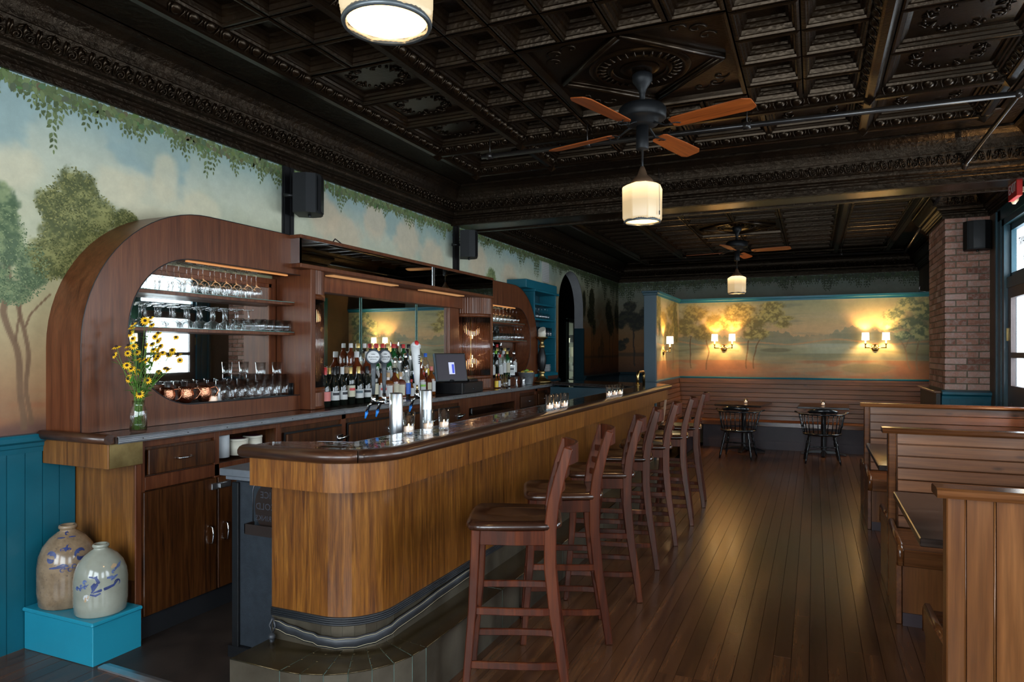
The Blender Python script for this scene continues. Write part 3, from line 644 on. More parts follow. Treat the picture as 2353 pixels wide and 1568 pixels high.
# scroll ornaments on the lower cove band
sb = MB()
def spiral(cx, cy, r0, turns, sgn, a0):
    pts = []
    for i in range(17):
        t = i/16; a = a0+sgn*turns*2*PI*t; r = r0*(1-.85*t); pts.append((cx+r*math.cos(a), cy+r*math.sin(a), .004+.006*t))
    return pts
for s in (-1, 1):
    sb.tube(spiral(s*.030, -.012, .026, 1.3, s, PI/2), [.0055]*17, 5)
    sb.tube([(s*.006, .045, .002), (s*.022, .036, .010), (s*.034, .018, .006)], [.003, .008, .004], 5)
    sb.tube([(s*.062, .045, .002), (s*.060, .02, .009), (s*.066, -.03, .004)], [.004, .007, .003], 5)
sb.tube([(0, .05, .002), (0, .02, .013), (0, -.02, .006)], [.003, .010, .004], 5)
scroll_me = sb.mesh('cornice_scroll', M['tin'])
def scrolls(par, a, b, nrm, pitch=.135):
    a = Vector((*a, 0)); b = Vector((*b, 0)); t = (b-a).normalized(); L = (b-a).length; nn = Vector((*nrm, 0)); k = int(L/pitch)
    s = (nn*.042+Vector((0, 0, .075))).normalized(); nz = t.cross(s)
    if nz.dot(nn) < 0: t = -t; nz = t.cross(s)
    mt = Matrix((t, s, nz)).transposed().to_4x4(); c = []
    for i in range(k):
        p = a+(b-a).normalized()*((i+.5)*L/k)+nn*.124+Vector((0, 0, 3.058))
        inst(scroll_me, 'cornice_scroll', p, par, mtx=mt)
scrolls(co1, (XL, 1.75), (XL, BY0-.12), (1, 0)); scrolls(co1, (XL+.12, BY0), (XR-.12, BY0), (0, -1))
scrolls(co2, (XL+.12, YB), (XR-.12, YB), (0, -1), .15); scrolls(co2, (XL, BY1+.2), (XL, YB-.12), (1, 0), .19)
scrolls(co2, (1.27, 8.455), (XR, 8.455), (0, -1), .13)
# ceiling grid
RX = [-2.92, -2.16, .335, 1.10]; 
def stepped(nx, ny, prof):
    """tray panel centred on 0, half sizes nx, ny; prof [(inset,z)]"""
    mb = MB(); vs = []
    for ins, z in prof:
        for sx, sy in ((-1, -1), (1, -1), (1, 1), (-1, 1)): vs.append((sx*(nx-ins), sy*(ny-ins), z))
    k = len(prof); fs = [(i*4+j, (i+1)*4+j, (i+1)*4+(j+1) % 4, i*4+(j+1) % 4) for i in range(k-1) for j in range(4)]
    fs.append(tuple((k-1)*4+j for j in (3, 2, 1, 0))); mb.add(vs, fs); return mb
TRAY = [(0, 3.205), (.012, 3.200), (.022, 3.200), (.026, 3.212), (.034, 3.214), (.040, 3.238), (.052, 3.242), (.056, 3.262), (.066, 3.266), (.070, 3.280)]
BIG = [(0, 3.200), (.010, 3.196), (.02, 3.198), (.024, 3.212), (.034, 3.214), (.040, 3.228), (.054, 3.232), (.058, 3.248), (.070, 3.252)]
tin_small = noisy('tin_embossed', (.004, .002, .0012), (.010, .0052, .0022), 9, .30, spec=.3); nn_ = NT(tin_small); v = nn_.coord((1, 1, 1), rnd=False)
vo = nn_.n('ShaderNodeTexVoronoi'); vo.inputs['Scale'].default_value = 45; nn_.l(v, vo.inputs['Vector']); nn_.bump(vo.outputs['Distance'], .30, .004); warm(tin_small)
def wreath(mb, a, b, z):
    for i in range(26):
        t = 2*PI*i/26; mb.sphere((a*math.cos(t), b*math.sin(t), z), .012, 5, 4, 1, 1, .6)
    for i in range(8):
        t = 2*PI*i/8+PI/8; c, s_ = math.cos(t), math.sin(t)
        mb.tube([(a*c*.72, b*s_*.72, z), (a*c*.9+.02*s_, b*s_*.9-.02*c, z-.008), (a*c*1.12, b*s_*1.12, z-.002)], [.004, .010, .003], 5)
        mb.tube([(a*c*1.12+.03*s_, b*s_*1.12-.03*c, z), (a*c*1.02, b*s_*1.02, z-.01), (a*c*1.16-.03*s_, b*s_*1.16+.03*c, z)], [.003, .008, .003], 5)
pc = {}
def panel(cx, cy, hx, hy, kind, par=ce, name='ceiling_panel'):
    key = (round(hx, 3), round(hy, 3), kind)
    if key not in pc:
        mb = stepped(hx, hy, BIG if kind == 'big' else TRAY)
        if kind == 'big': wreath(mb, hx*.58, hy*.58, 3.248)
        pc[key] = mb.mesh(name, M['tin'] if kind == 'big' else tin_small)
    inst(pc[key], name, (cx, cy, 0), par)
def fill(x0, x1, y0, y1, nx, ny, kind):
    dx = (x1-x0)/nx; dy = (y1-y0)/ny
    for i in range(nx):
        for j in range(ny): panel(x0+(i+.5)*dx, y0+(j+.5)*dy, dx/2-.004, dy/2-.004, kind)
hw = .062   # half width of ribs at their foot
YI, YO = 5.05, 5.76
for side in ((RX[0], RX[1]), (RX[2], RX[3])):
    fill(side[0]+hw, side[1]-hw, 3.36, YI-hw, 1, 3, 'big'); fill(side[0]+hw, side[1]-hw, 2.0, 3.36, 2, 4, 's')
    panel((side[0]+side[1])/2, (YI+YO)/2, (side[1]-side[0])/2-hw, (YO-YI)/2-hw, 'big')
fill(RX[1]+hw, RX[2]-hw, YI+hw, YO-hw, 4, 1, 'big')
SX0, SX1, SY0, SY1 = -1.56, -.40, 3.56, 4.76
fill(RX[1]+hw, SX0, 2.17, YI-hw, 2, 8, 's'); fill(SX1, RX[2]-hw, 2.17, YI-hw, 2, 8, 's'); fill(SX0, SX1, 2.17, SY0-.01, 4, 4, 's'); fill(SX0, SX1, SY1+.01, YI-hw, 4, 1, 's')
def diamond(cx, cy, hx, hy, par=ce):
    mb = stepped(hx, hy, TRAY[:4]+[(.03, 3.240)])
    for (ax, ay), (bx, by) in (((0, -1), (1, 0)), ((1, 0), (0, 1)), ((0, 1), (-1, 0)), ((-1, 0), (0, -1))):
        k = .86; mb.tube([(ax*hx*k, ay*hy*k, 3.228), (bx*hx*k, by*hy*k, 3.228)], .020, 6); mb.tube([(ax*hx*(k-.07), ay*hy*(k-.07), 3.236), (bx*hx*(k-.07), by*hy*(k-.07), 3.236)], .009, 6)
    mb.lathe([(.16, 3.236), (.18, 3.215), (.20, 3.236), (.26, 3.238), (.285, 3.222), (.31, 3.238)], seg=40, cap=False); mb.lathe([(.04, 3.236), (.09, 3.225), (.12, 3.236)], seg=24, cap=False)
    for i in range(30): a = 2*PI*i/30; mb.tube([(.19*math.cos(a), .19*math.sin(a), 3.238), (.225*math.cos(a), .225*math.sin(a), 3.226), (.26*math.cos(a), .26*math.sin(a), 3.238)], [.004, .010, .004], 5)
    for sx in (-1, 1):
        for sy in (-1, 1):
            for q, (dx, dy) in enumerate(((.30, .44), (.44, .30), (.40, .40))):
                mb.tube([(sx*(dx+r*math.cos(a)), sy*(dy+r*math.sin(a)), 3.238) for a, r in [(i*.55, .055-.0045*i) for i in range(11)]], .0055, 5)
    return inst(mb.mesh('ceiling_rosette', M['tin']), 'ceiling_rosette', (cx, cy, 0), par)
diamond(-.98, 4.16, .575, .595)
# ribs
def rib(x0, y0, x1, y1, egg, par=ce, name='ceiling_rib', drop=3.155):
    d = Vector((x1-x0, y1-y0)); L = d.length; al = abs(d.x) > abs(d.y)
    mb = MB(); pr = [(-.085, 3.262), (-.085, 3.235), (-.066, 3.232), (-.062, 3.205), (-.040, 3.175), (-.030, 3.168), (-.030, drop), (-.018, drop-.006), (.018, drop-.006), (.030, drop), (.030, 3.168), (.040, 3.175), (.062, 3.205), (.066, 3.232), (.085, 3.235), (.085, 3.262)]
    mb.sweep([(x0, y0), (x1, y1)], [(a, z) for a, z in pr]); mb.build(name, M['tin'], par)
    return L
eb = MB(); eb.sphere((0, 0, 0), 1, 10, 6, .034, .018, .030)
for s in (-1, 1): eb.tube([(s*.040, 0, .03), (s*.044, .006, .0), (s*.030, .004, -.034)], [.003, .005, .002], 5)
egg_me = eb.mesh('egg_moulding', M['tin']); ne = 0
def eggs(x0, y0, x1, y1, side, par=ce):
    """side: unit vector towards which the eggs face"""
    global ne
    a = Vector((x0, y0, 0)); b = Vector((x1, y1, 0)); t = (b-a).normalized(); L = (b-a).length; k = int(L/.105); nn = Vector((*side, 0))
    up = (Vector((0, 0, 1))*.034+nn*.024).normalized(); out = (nn*.034-Vector((0, 0, 1))*.024).normalized(); t2 = out.cross(up)
    mt = Matrix((t2, out, up)).transposed().to_4x4()
    for i in range(k):
        if ne >= 298: return
        p = a+t*((i+.5)*L/k)+nn*.052+Vector((0, 0, 3.190)); inst(egg_me, 'egg_moulding', p, par, mtx=mt); ne += 1
for i, x in enumerate(RX): rib(x, 1.4, x, YO+.03, None)
rib(RX[0], YI, RX[3], YI, None); rib(RX[0]-.02, YO, RX[3]+.02, YO, None)
for i, x in enumerate(RX):
    s = (1, 0) if i < 2 else (-1, 0)
    if i == 2: s = (-1, 0)
    eggs(x, 2.35 if i < 2 else 2.9, x, YI-.05, s); eggs(x, YI+.05, x, YO-.05, s)
for y in (YI, YO):
    for j in range(3): eggs(RX[j]+.06, y, RX[j+1]-.06, y, (0, -1))
for x in RX:
    for y in (YI, YO):
        b = MB(); b.add([(x-.05, y-.05, 3.165), (x+.05, y-.05, 3.165), (x+.05, y+.05, 3.165), (x-.05, y+.05, 3.165), (x, y, 3.115)], [(0, 1, 4), (1, 2, 4), (2, 3, 4), (3, 0, 4), (3, 2, 1, 0)]); b.build('rib_boss', M['tin'], ce)
# flat bead border round the frame
for (a, b_) in ((RX[0]-.16, RX[3]+.16),):
    MB().sweep([(a, 1.4), (a, YO+.16), (b_, YO+.16), (b_, 1.4)], [(.0, 3.262), (.0, 3.245), (-.02, 3.24), (-.04, 3.245), (-.04, 3.262)]).build('border_bead', M['tin'], ce)
MB().box(XL, RX[0]-.085, YF, BY0, 3.262, 3.30).box(RX[3]+.085, XR, YF, BY0, 3.262, 3.30).box(RX[0]-.085, RX[3]+.085, YO+.085, BY0, 3.262, 3.30).build('flat_border', M['cove'], ce)
# second room ceiling
Y0b, Y1b = 7.72, 13.05; YQ = [7.75, 8.45, 12.35, 13.05]
for x in RX: rib(x, YQ[0], x, YQ[3], None)
for y in YQ: rib(RX[0], y, RX[3], y, None)
for side in ((RX[0], RX[1]), (RX[2], RX[3])):
    fill(side[0]+hw, side[1]-hw, YQ[1]+hw, YQ[2]-hw, 1, 12, 's')
    for a, b_ in ((YQ[0], YQ[1]), (YQ[2], YQ[3])): panel((side[0]+side[1])/2, (a+b_)/2, (side[1]-side[0])/2-hw, (b_-a)/2-hw, 'big')
for a, b_ in ((YQ[0], YQ[1]), (YQ[2], YQ[3])): fill(RX[1]+hw, RX[2]-hw, a+hw, b_-hw, 4, 1, 'big')
fill(RX[1]+hw, SX0, YQ[1]+hw, YQ[2]-hw, 1, 9, 's'); fill(SX1, RX[2]-hw, YQ[1]+hw, YQ[2]-hw, 1, 9, 's'); fill(SX0, SX1, YQ[1]+hw, 9.36, 2, 2, 's'); fill(SX0, SX1, 10.56, YQ[2]-hw, 2, 4, 's')
diamond(-.98, 9.96, .575, .595)
MB().box(XL, RX[0]-.085, BY1, YB, 3.262, 3.30).box(RX[3]+.085, XR, BY1, YB, 3.262, 3.30).box(RX[0]-.085, RX[3]+.085, YQ[3]+.085, YB, 3.262, 3.30).box(RX[0]-.085, RX[3]+.085, BY1, YQ[0]-.085, 3.262, 3.30).build('flat_border', M['cove'], ce)
# ---------------------------------------------------------------- wainscot on the left wall
WZ = 1.045
def boards(par, along, a, b, face, nrm, z0, z1, wd, m, gap=.004, th=.012, name='wainscot_board'):
    k = max(1, round((b-a)/wd)); wd = (b-a)/k; mb = MB()
    if along == 'Y': mb.box(0, th*nrm, gap/2, wd-gap/2, z0, z1); mb.box(0, th*.55*nrm, wd*.0, wd, z0, z1)
    else: mb.box(gap/2, wd-gap/2, 0, th*nrm, z0, z1); mb.box(0, wd, 0, th*.55*nrm, z0, z1)
    me = mb.mesh(name, m)
    for i in range(k): inst(me, name, (face, a+i*wd, 0) if along == 'Y' else (a+i*wd, face, 0), par)
bs = MB().box(XL-.004, XL+.006, -1.5, 2.42, 0, WZ); bsl = struct(bs.build('baseboard_left', M['teal']))
boards(bsl, 'Y', .70, 2.42, XL+.004, 1, .0, WZ, .0875, M['teal'])
CAP = [(0, WZ-.06), (.018, WZ-.06), (.020, WZ-.035), (.026, WZ-.03), (.028, WZ-.012), (.048, WZ), (.050, WZ+.022), (.042, WZ+.034), (0, WZ+.036)]
MB().sweep([(XL, 2.27), (XL, -1.55)], CAP).build('wainscot_cap', M['teal'], bsl)
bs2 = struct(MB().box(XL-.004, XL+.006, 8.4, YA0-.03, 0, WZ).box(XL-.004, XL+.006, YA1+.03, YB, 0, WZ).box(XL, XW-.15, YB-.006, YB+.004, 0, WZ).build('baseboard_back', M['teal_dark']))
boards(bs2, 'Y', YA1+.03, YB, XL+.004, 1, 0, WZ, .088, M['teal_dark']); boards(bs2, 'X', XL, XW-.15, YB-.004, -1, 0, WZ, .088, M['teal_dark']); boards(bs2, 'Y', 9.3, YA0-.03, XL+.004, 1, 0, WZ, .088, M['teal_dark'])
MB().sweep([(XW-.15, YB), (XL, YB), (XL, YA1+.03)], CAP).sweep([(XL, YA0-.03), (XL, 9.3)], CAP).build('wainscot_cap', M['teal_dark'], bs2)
# black battens
t = struct(MB().box(XL, XL+.012, 4.0, 4.12, 1.0, 2.90).box(XL, XL+.022, 4.01, 4.045, 1.0, 2.90).box(XL, XL+.022, 4.075, 4.11, 1.0, 2.90).build('trim_3', M['black']))
t = struct(MB().box(XL, XL+.012, 6.66, 6.79, 1.0, 2.90).box(XL, XL+.022, 6.67, 6.71, 1.0, 2.90).box(XL, XL+.022, 6.74, 6.78, 1.0, 2.90).build('trim_4', M['black']))
# ---------------------------------------------------------------- right wall, front wall, windows, door
wr = MB(); ops = sorted([(a0, a1, z0, z1) for wl_, a0, a1, z0, z1 in WIN if wl_ == 'R']+[DOOR]); y = YF-.35
for a0, a1, z0, z1 in ops:
    wr.box(XR, XR+.08, y, a0, 0, 3.3)
    if z0 > 0: wr.box(XR, XR+.08, a0, a1, 0, z0)
    wr.box(XR, XR+.08, a0, a1, z1, 3.3); y = a1
wr.box(XR, XR+.08, y, YB+.2, 0, 3.3)
wall_right = struct(wr.build('wall_right', noisy('right_wall_paint', (.09, .06, .034), (.14, .09, .055), 2, .6)))
wf = MB(); x = XL-.35
for wl_, a0, a1, z0, z1 in sorted([w_ for w_ in WIN if w_[0] == 'F'], key=lambda q: q[1]):
    wf.box(x, a0, YF-.30, YF, 0, 3.3).box(a0, a1, YF-.30, YF, 0, z0).box(a0, a1, YF-.30, YF, z1, 3.3); x = a1
wf.box(x, XR+.35, YF-.30, YF, 0, 3.3); wall_front = struct(wf.build('wall_front', noisy('front_wall_paint', (.10, .12, .12), (.14, .16, .15), 2, .6)))
for i, (wl_, a0, a1, z0, z1) in enumerate(WIN):
    def B(mb, u0, u1, d0, d1, z0_, z1_):
        return mb.box(XR+d0, XR+d1, u0, u1, z0_, z1_) if wl_ == 'R' else mb.box(u0, u1, YF-d0, YF-d1, z0_, z1_)
    c = .10; f = MB(); B(f, a0-c, a0, -.025, .0, z0-.04, z1+c); B(f, a1, a1+c, -.025, 0, z0-.04, z1+c); B(f, a0, a1, -.025, 0, z1, z1+c)
    for u in (a0, a1-.03): B(f, u, u+.03, 0, .08, z0, z1)
    B(f, a0, a1, 0, .08, z1-.03, z1)
    wo = struct(f.build('window_%d' % (i+1), M['teal']))
    s = MB(); B(s, a0-c, a1+c, -.07, .08, z0-.04, z0); s.build('window_sill', M['teal'], wo)
    zm = (z0+z1)/2; q = MB(); um = (a0+a1)/2
    for u0, u1, za, zb in ((a0+.03, a0+.08, z0, z1), (a1-.08, a1-.03, z0, z1), (a0+.08, a1-.08, z0, z0+.07), (a0+.08, a1-.08, z1-.08, z1-.03), (a0+.08, a1-.08, zm-.025, zm+.025), (um-.012, um+.012, z0+.07, z1-.08)): B(q, u0, u1, .03, .06, za, zb)
    q.build('window_sash', M['teal'], wo); g = MB(); B(g, a0+.08, a1-.08, .043, .047, z0+.07, z1-.08); g.build('window_pane', M['pane'], wo)
# entrance door in the right wall
d0, d1 = DOOR[0], DOOR[1]
dj = MB().box(XR-.03, XR, d1, d1+.14, 0, 2.86).box(XR-.045, XR, d1+.11, d1+.15, 0, 2.86).box(XR-.03, XR, d0-.14, d0, 0, 2.86).box(XR-.03, XR, d0-.14, d1+.15, 2.76, 2.88).box(XR-.02, XR+.08, d1-.09, d1, 0, 2.78).box(XR-.02, XR+.08, d0, d0+.09, 0, 2.78).box(XR-.02, XR+.08, d0, d1, 2.70, 2.78)
dj.box(XR+.0, XR+.08, d0, d1, 2.10, 2.20).box(XR+.03, XR+.07, d0+.09, d0+.13, 2.2, 2.7).box(XR+.03, XR+.07, d1-.13, d1-.09, 2.2, 2.7).box(XR+.03, XR+.07, d0+.09, d1-.09, 2.64, 2.70).box(XR+.03, XR+.07, d0+.09, d1-.09, 2.20, 2.24)
door = struct(dj.build('door_1', M['teal_dark']))
MB().box(XR+.050, XR+.054, d0+.13, d1-.13, 2.24, 2.64).build('transom_pane', M['pane'], door)
dl = MB(); e0, e1 = d0+.09, d1-.09
for u0, u1, za, zb in ((e0, e0+.11, .02, 2.10), (e1-.11, e1, .02, 2.10), (e0+.11, e1-.11, 2.0, 2.10), (e0+.11, e1-.11, 1.44, 1.49), (e0+.11, e1-.11, 1.02, 1.18), (e0+.11, e1-.11, .02, .24)): dl.box(XR+.01, XR+.05, u0, u1, za, zb)
dl.box(XR+.02, XR+.04, e0+.11, e1-.11, .24, 1.02)
dl.build('door_leaf', noisy('door_brown', (.045, .030, .028), (.06, .042, .04), 3, .4), door)
MB().box(XR+.028, XR+.032, e0+.11, e1-.11, 1.49, 2.0).box(XR+.028, XR+.032, e0+.11, e1-.11, 1.18, 1.44).build('door_pane', M['pane'], door)
MB().box(XR-.002, XR+.012, d1-.10, d1-.08, 1.6, 1.72).box(XR-.002, XR+.012, d1-.10, d1-.08, .4, .52).build('door_hinge', M['brass_old'], door)
tm = text_mesh('RESTAURANT', .105, M['ink'], 'transom_lettering', sx=.85)
o = inst(tm, 'transom_lettering', (XR+.048, (d0+d1)/2, 2.50), door); o.rotation_euler = (PI/2, 0, PI/2); o.scale = (1, 1, 1)
tm = text_mesh('& BAR', .095, M['slate'], 'transom_lettering'); o = inst(tm, 'transom_lettering', (XR+.048, (d0+d1)/2, 2.34), door); o.rotation_euler = (PI/2, 0, PI/2)
# ---------------------------------------------------------------- brick pier
pier = struct(MB().box(1.276, XR+.01, 8.468, 9.55, 0, 2.93).build('wall_pier', M['mortar']))
bc = {}; nb = 0
def brick(x0, x1, y0, y1, z):
    global nb
    j = .0058; key = (round(x1-x0, 3), round(y1-y0, 3))
    if key not in bc:
        bc[key] = [MB().box(j, key[0]-j, j, key[1]-j, j+.001, .0677-j) for _ in range(1)]
        mb = bc[key][0]; r = random.Random(len(bc)); mb.v = [(a+r.uniform(-.002, .002), b+r.uniform(-.002, .002), c+r.uniform(-.002, .002)) for a, b, c in mb.v]; bc[key] = mb.mesh('brick', M['brick'])
    inst(bc[key], 'brick', (x0+R.uniform(-.002, .002), y0+R.uniform(-.002, .002), z), pier, rot=(0, R.uniform(-.006, .006), R.uniform(-.006, .006))); nb += 1
z = 1.092; k = 0
while z < 2.89:
    if k % 2 == 0:
        brick(1.264, 1.467, 8.455, 8.56, z); brick(1.467, 1.672, 8.455, 8.5, z); y = 8.56
    else:
        brick(1.264, 1.368, 8.455, 8.66, z); brick(1.368, 1.572, 8.455, 8.5, z); brick(1.572, 1.672, 8.455, 8.5, z); y = 8.66
    while y < 9.52:
        e = min(y+.203, 9.55); brick(1.264, 1.33, y, e, z); y = e
    z += .0677; k += 1
MB().box(1.235, XR, 8.43, 9.58, 0, 1.045).build('pier_wainscot_core', M['teal'], pier)
boards(pier, 'X', 1.235, XR, 8.432, -1, 0, 1.045, .074, M['teal'])
MB().sweep([(XR, 8.43), (1.235, 8.43)], [(0, 1.0), (.02, 1.0), (.022, 1.03), (.04, 1.045), (.05, 1.05), (.05, 1.075), (.0, 1.09), (-.04, 1.092)]).build('pier_cap', M['teal'], pier)
# ================================================================ OBJECTS
# ---------------------------------------------------------------- front bar
bar = thing('bar_counter', 'long L-shaped wooden bar counter with dark bullnose rail and copper step', 'bar counter', (-1.95, 5.0, 0))
XD, YD = -1.70, 2.33
die = [(-2.19, YD), (XD-.22, YD)]+arc(XD-.22, YD+.22, .22, -PI/2, 0, 10)[1:]+[(XD, 7.95), ]
MB().sweep(die, [(0, .355), (0, .95), (.04, .95), (.04, .355)], smooth=False).build('front_panel', M['bar_wood'], bar)
XA, YA = -1.55, 2.15
ap = [(-2.14, YA), (XA-.24, YA)]+arc(XA-.24, YA+.24, .24, -PI/2, 0, 14)[1:]+[(XA, 7.98)]
MB().sweep(ap, [(0, .945), (0, 1.062), (.05, 1.062), (.16, .955), (.16, .945), (0, .945)], cap=True).build('apron', M['bar_apron'], bar)
XO, YO_ = -1.545, 2.145
def rail_path(x, y): return [(-2.165, y-.0), (x-.25, y)]+arc(x-.25, y+.25, .25, -PI/2, 0, 16)[1:]+[(x, 8.02)]
rp = rail_path(XO, YO_); k = next(i for i, p in enumerate(rp) if p[1] > YO_+.05)
prof_r = [(.030, 1.066), (.012, 1.062), (-.012, 1.062), (-.028, 1.068), (-.038, 1.082), (-.038, 1.096), (-.028, 1.108), (-.010, 1.114), (.015, 1.1145), (.032, 1.112), (.034, 1.09)]
MB().sweep(rp[:k+1], prof_r, smooth=True).build('end_rail', M['railx'], bar)
MB().sweep(rp[k:], prof_r, smooth=True).build('bullnose_rail', M['rail'], bar)
XI = -1.82
M['steel_dark'] = mat('steel_dark', (.22, .23, .25), .35, 1.0)
top = [(-2.16, YO_+.03), (XO-.25, YO_+.03)]+arc(XO-.25, YO_+.25, .22, -PI/2, 0, 12)[1:]+[(XO-.03, 8.02), (-1.62, 8.25), (-1.75, 8.42), (-2.0, 8.5), (-3.10, 8.9), (-3.10, 8.30), (-1.98, 7.69), (XI, 7.45), (XI, 2.42), (-1.98, 2.38), (-2.16, 2.30)]
MB().prism(top, 'Z', 1.075, 1.108).build('bar_top', M['top'], bar, bevel=.004)
MB().sweep([(-1.98, 2.38), (XI, 2.42), (XI, 7.45), (-1.98, 7.69), (-3.10, 8.30)][::-1], [(0, 1.07), (0.002, 1.07), (.003, 1.09), (.002, 1.1085), (0, 1.1085)]).build('metal_edge', M['steel_dark'], bar)
MB().box(-2.16, -2.13, 2.2, 2.4, .95, 1.07).box(XI-.02, XI+.0, 2.5, 7.4, .3, 1.07).box(XI, XD-.04, 7.85, 7.95, .0, .94).build('inner_panel', M['cab_wood'], bar)
MB().box(-3.05, -1.72, 8.10, 8.14, 0, 1.05).build('far_panel', M['teal_dark'], bar)
# copper step: separate sheets folded round the foot of the bar
XS, YS = -1.515, 2.10; ZS_ = .235
inn = [(-2.19, YD), (XD-.22, YD)]+arc(XD-.22, YD+.22, .22, -PI/2, 0, 7)[1:]; out = [(-2.20, YS), (XS-.42, YS)]+arc(XS-.42, YS+.42, .42, -PI/2, 0, 7)[1:]
for y in (3.3, 4.25, 5.2, 6.15, 7.1, 7.95): inn.append((XD, y)); out.append((XS, y))
for i in range(len(inn)-1):
    a, b, c_, d = Vector(inn[i]), Vector(inn[i+1]), Vector(out[i+1]), Vector(out[i]); g = .002
    e = (b-a).normalized()*.0004 if (b-a).length > .01 else Vector((0, 0)); f_ = (c_-d).normalized()*g
    a2, b2, c2, d2 = a+e, b-e, c_-f_, d+f_; mb = MB(); zt = ZS_+R.uniform(-.0015, .0015); lip = .004
    vs = [(a2.x, a2.y, zt+.11), (b2.x, b2.y, zt+.11), (a2.x, a2.y, zt), (b2.x, b2.y, zt), (d2.x, d2.y, zt), (c2.x, c2.y, zt), (d2.x, d2.y, 0.0), (c2.x, c2.y, 0.0)]
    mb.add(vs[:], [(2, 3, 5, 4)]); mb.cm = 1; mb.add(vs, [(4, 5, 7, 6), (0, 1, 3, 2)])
    mb.cm = 0; mb.tube([(d2.x, d2.y, zt), (c2.x, c2.y, zt)], .003, 5)
    mb.build('copper_sheet', [M['copper'], M['copper_side']], bar)
    for q in range(3):
        p = d2+(a2-d2)*(.2+.3*q)
        if i > 0: MB().lathe([(.006, 0), (.005, .0015), (.0, .002)], p.x+e.x*6, p.y+e.y*6, zt, 6).build('rivet', M['copper'], bar)
seam = MB()
for i in range(1, len(inn)-1):
    a, d = Vector(inn[i]), Vector(out[i]); seam = MB().tube([(a.x, a.y, ZS_-.001), (d.x, d.y, ZS_-.001), (d.x, d.y, .0)], .0013, 5); seam.build('verdigris_seam', M['verdigris'], bar)
inp = [Vector(p) for p in inn]; core = MB().prism([tuple(Vector(p)+(Vector(q)-Vector(p)).normalized()*.006) for p, q in zip(out, inn)]+[tuple(p) for p in reversed(inn)], 'Z', .005, ZS_-.004); core.build('step_core', M['black_matt'], bar)
rb = MB()
for i in range(4): z = .338+i*.009; rb.sweep(die, [(0, z-.001), (-.006, z), (-.009, z+.004), (-.006, z+.008), (0, z+.009)], smooth=True)
rb.build('ribbed_strip', M['rubber'], bar)
# leather strap
st = thing('leather_strap', 'black stitched leather strap tied around the bar base corner', 'strap', (-1.95, 2.3, .28))
sp = [(-2.165, YD-.014)]+[(-2.165+(XD-.22+2.165)*t, YD-.014) for t in (.15, .3, .5, .7, .9)]+arc(XD-.22, YD+.22, .236, -PI/2, 0, 9)+[(XD+.016, y) for y in (2.75, 2.9, 3.05, 3.2, 3.35)]
N = len(sp); zs = [.315-.045*math.sin(PI*min(1, (i+1)/N*1.1))+(.004 if i % 2 else 0) for i in range(N)]
mb = MB(); vs = []
for i, (x, y) in enumerate(sp):
    j = min(i+1, N-1); i0 = max(i-1, 0); t = Vector((sp[j][0]-sp[i0][0], sp[j][1]-sp[i0][1])).normalized(); nx, ny = t.y, -t.x; hh = .024 if i else .018
    for dz, dn in ((-hh, 0), (-hh, .006), (hh, .006), (hh, 0)): vs.append((x+nx*dn, y+ny*dn, zs[i]+dz))
mb.add(vs, [(i*4+k, (i+1)*4+k, (i+1)*4+(k+1) % 4, i*4+(k+1) % 4) for i in range(N-1) for k in range(4)]+[(0, 1, 2, 3), tuple((N-1)*4+k for k in (3, 2, 1, 0))], True); mb.build('strap_band', M['leather'], st)
for s in (-1, 1):
    stt = MB(); stt.tube([(x+(Vector((sp[min(i+1, N-1)][0]-sp[max(i-1, 0)][0], sp[min(i+1, N-1)][1]-sp[max(i-1, 0)][1])).normalized().y)*.007, y-(Vector((sp[min(i+1, N-1)][0]-sp[max(i-1, 0)][0], sp[min(i+1, N-1)][1]-sp[max(i-1, 0)][1])).normalized().x)*.007, zs[i]+s*.018) for i, (x, y) in enumerate(sp)], .0011, 4)
    stt.build('stitching', M['stitch'], st)
MB().tube([(-2.165, YD-.02, .335), (-2.182, YD-.022, .30), (-2.165, YD-.025, .265), (-2.150, YD-.022, .30), (-2.165, YD-.02, .335)], .005, 6).tube([(-2.165, YD-.025, .27), (-2.16, YD-.03, .24), (-2.155, YD-.03, .205), (-2.15, YD-.03, .17)], [.012, .014, .009, .011], 6, flat=.5).sphere((-2.162, YD-.03, .255), .016, 8, 6).build('knotted_end', M['leather'], st)
# black cabinet behind the bar end + sign
cb = thing('undercounter_cabinet', 'black undercounter cooler cabinet with grey top beside the bar end', 'cabinet', (-2.4, 2.75, 0))
MB().box(-2.60, -2.0, 2.52, 2.72, .06, .865).build('body', noisy('cabinet_blueblack', (.012, .016, .022), (.020, .026, .034), 30, .55, bump=.3, bscale=120), cb, bevel=.004)
MB().box(-2.61, -2.57, 2.505, 2.525, .02, .86).build('corner_trim', M['black'], cb, bevel=.003); MB().box(-2.63, -2.0, 2.50, 2.72, 0.0, .06).build('kick', M['black'], cb)
MB().box(-2.655, -1.99, 2.47, 2.72, .895, .93).box(-2.63, -1.99, 2.485, 2.72, .875, .895).build('cabinet_top', noisy('laminate_grey', (.10, .11, .125), (.15, .16, .18), 6, .3), cb, bevel=.003)
og = thing('opener_sign', 'round brown metal bottle opener sign with mirrored lettering on black cabinet', 'sign', (-2.378, 2.50, .75))
sg = MB(); pts = [(-2.363+.068*math.cos(a), .765+.105*math.sin(a)) for a in [2*PI*i/28 for i in range(28)]]; sg.prism(pts, 'Y', 2.475, 2.481)
sg.build('disc', mat('brown_metal', (.030, .018, .014), .4, .4), og)
MB().box(-2.463, -2.248, 2.44, 2.445, .64, .685).box(-2.463, -2.458, 2.44, 2.50, .64, .685).box(-2.463, -2.248, 2.44, 2.50, .636, .640).build('catch_tray', M['brown'] if 'brown' in M else mat('brown_metal_b', (.035, .022, .018), .4, .4), og)
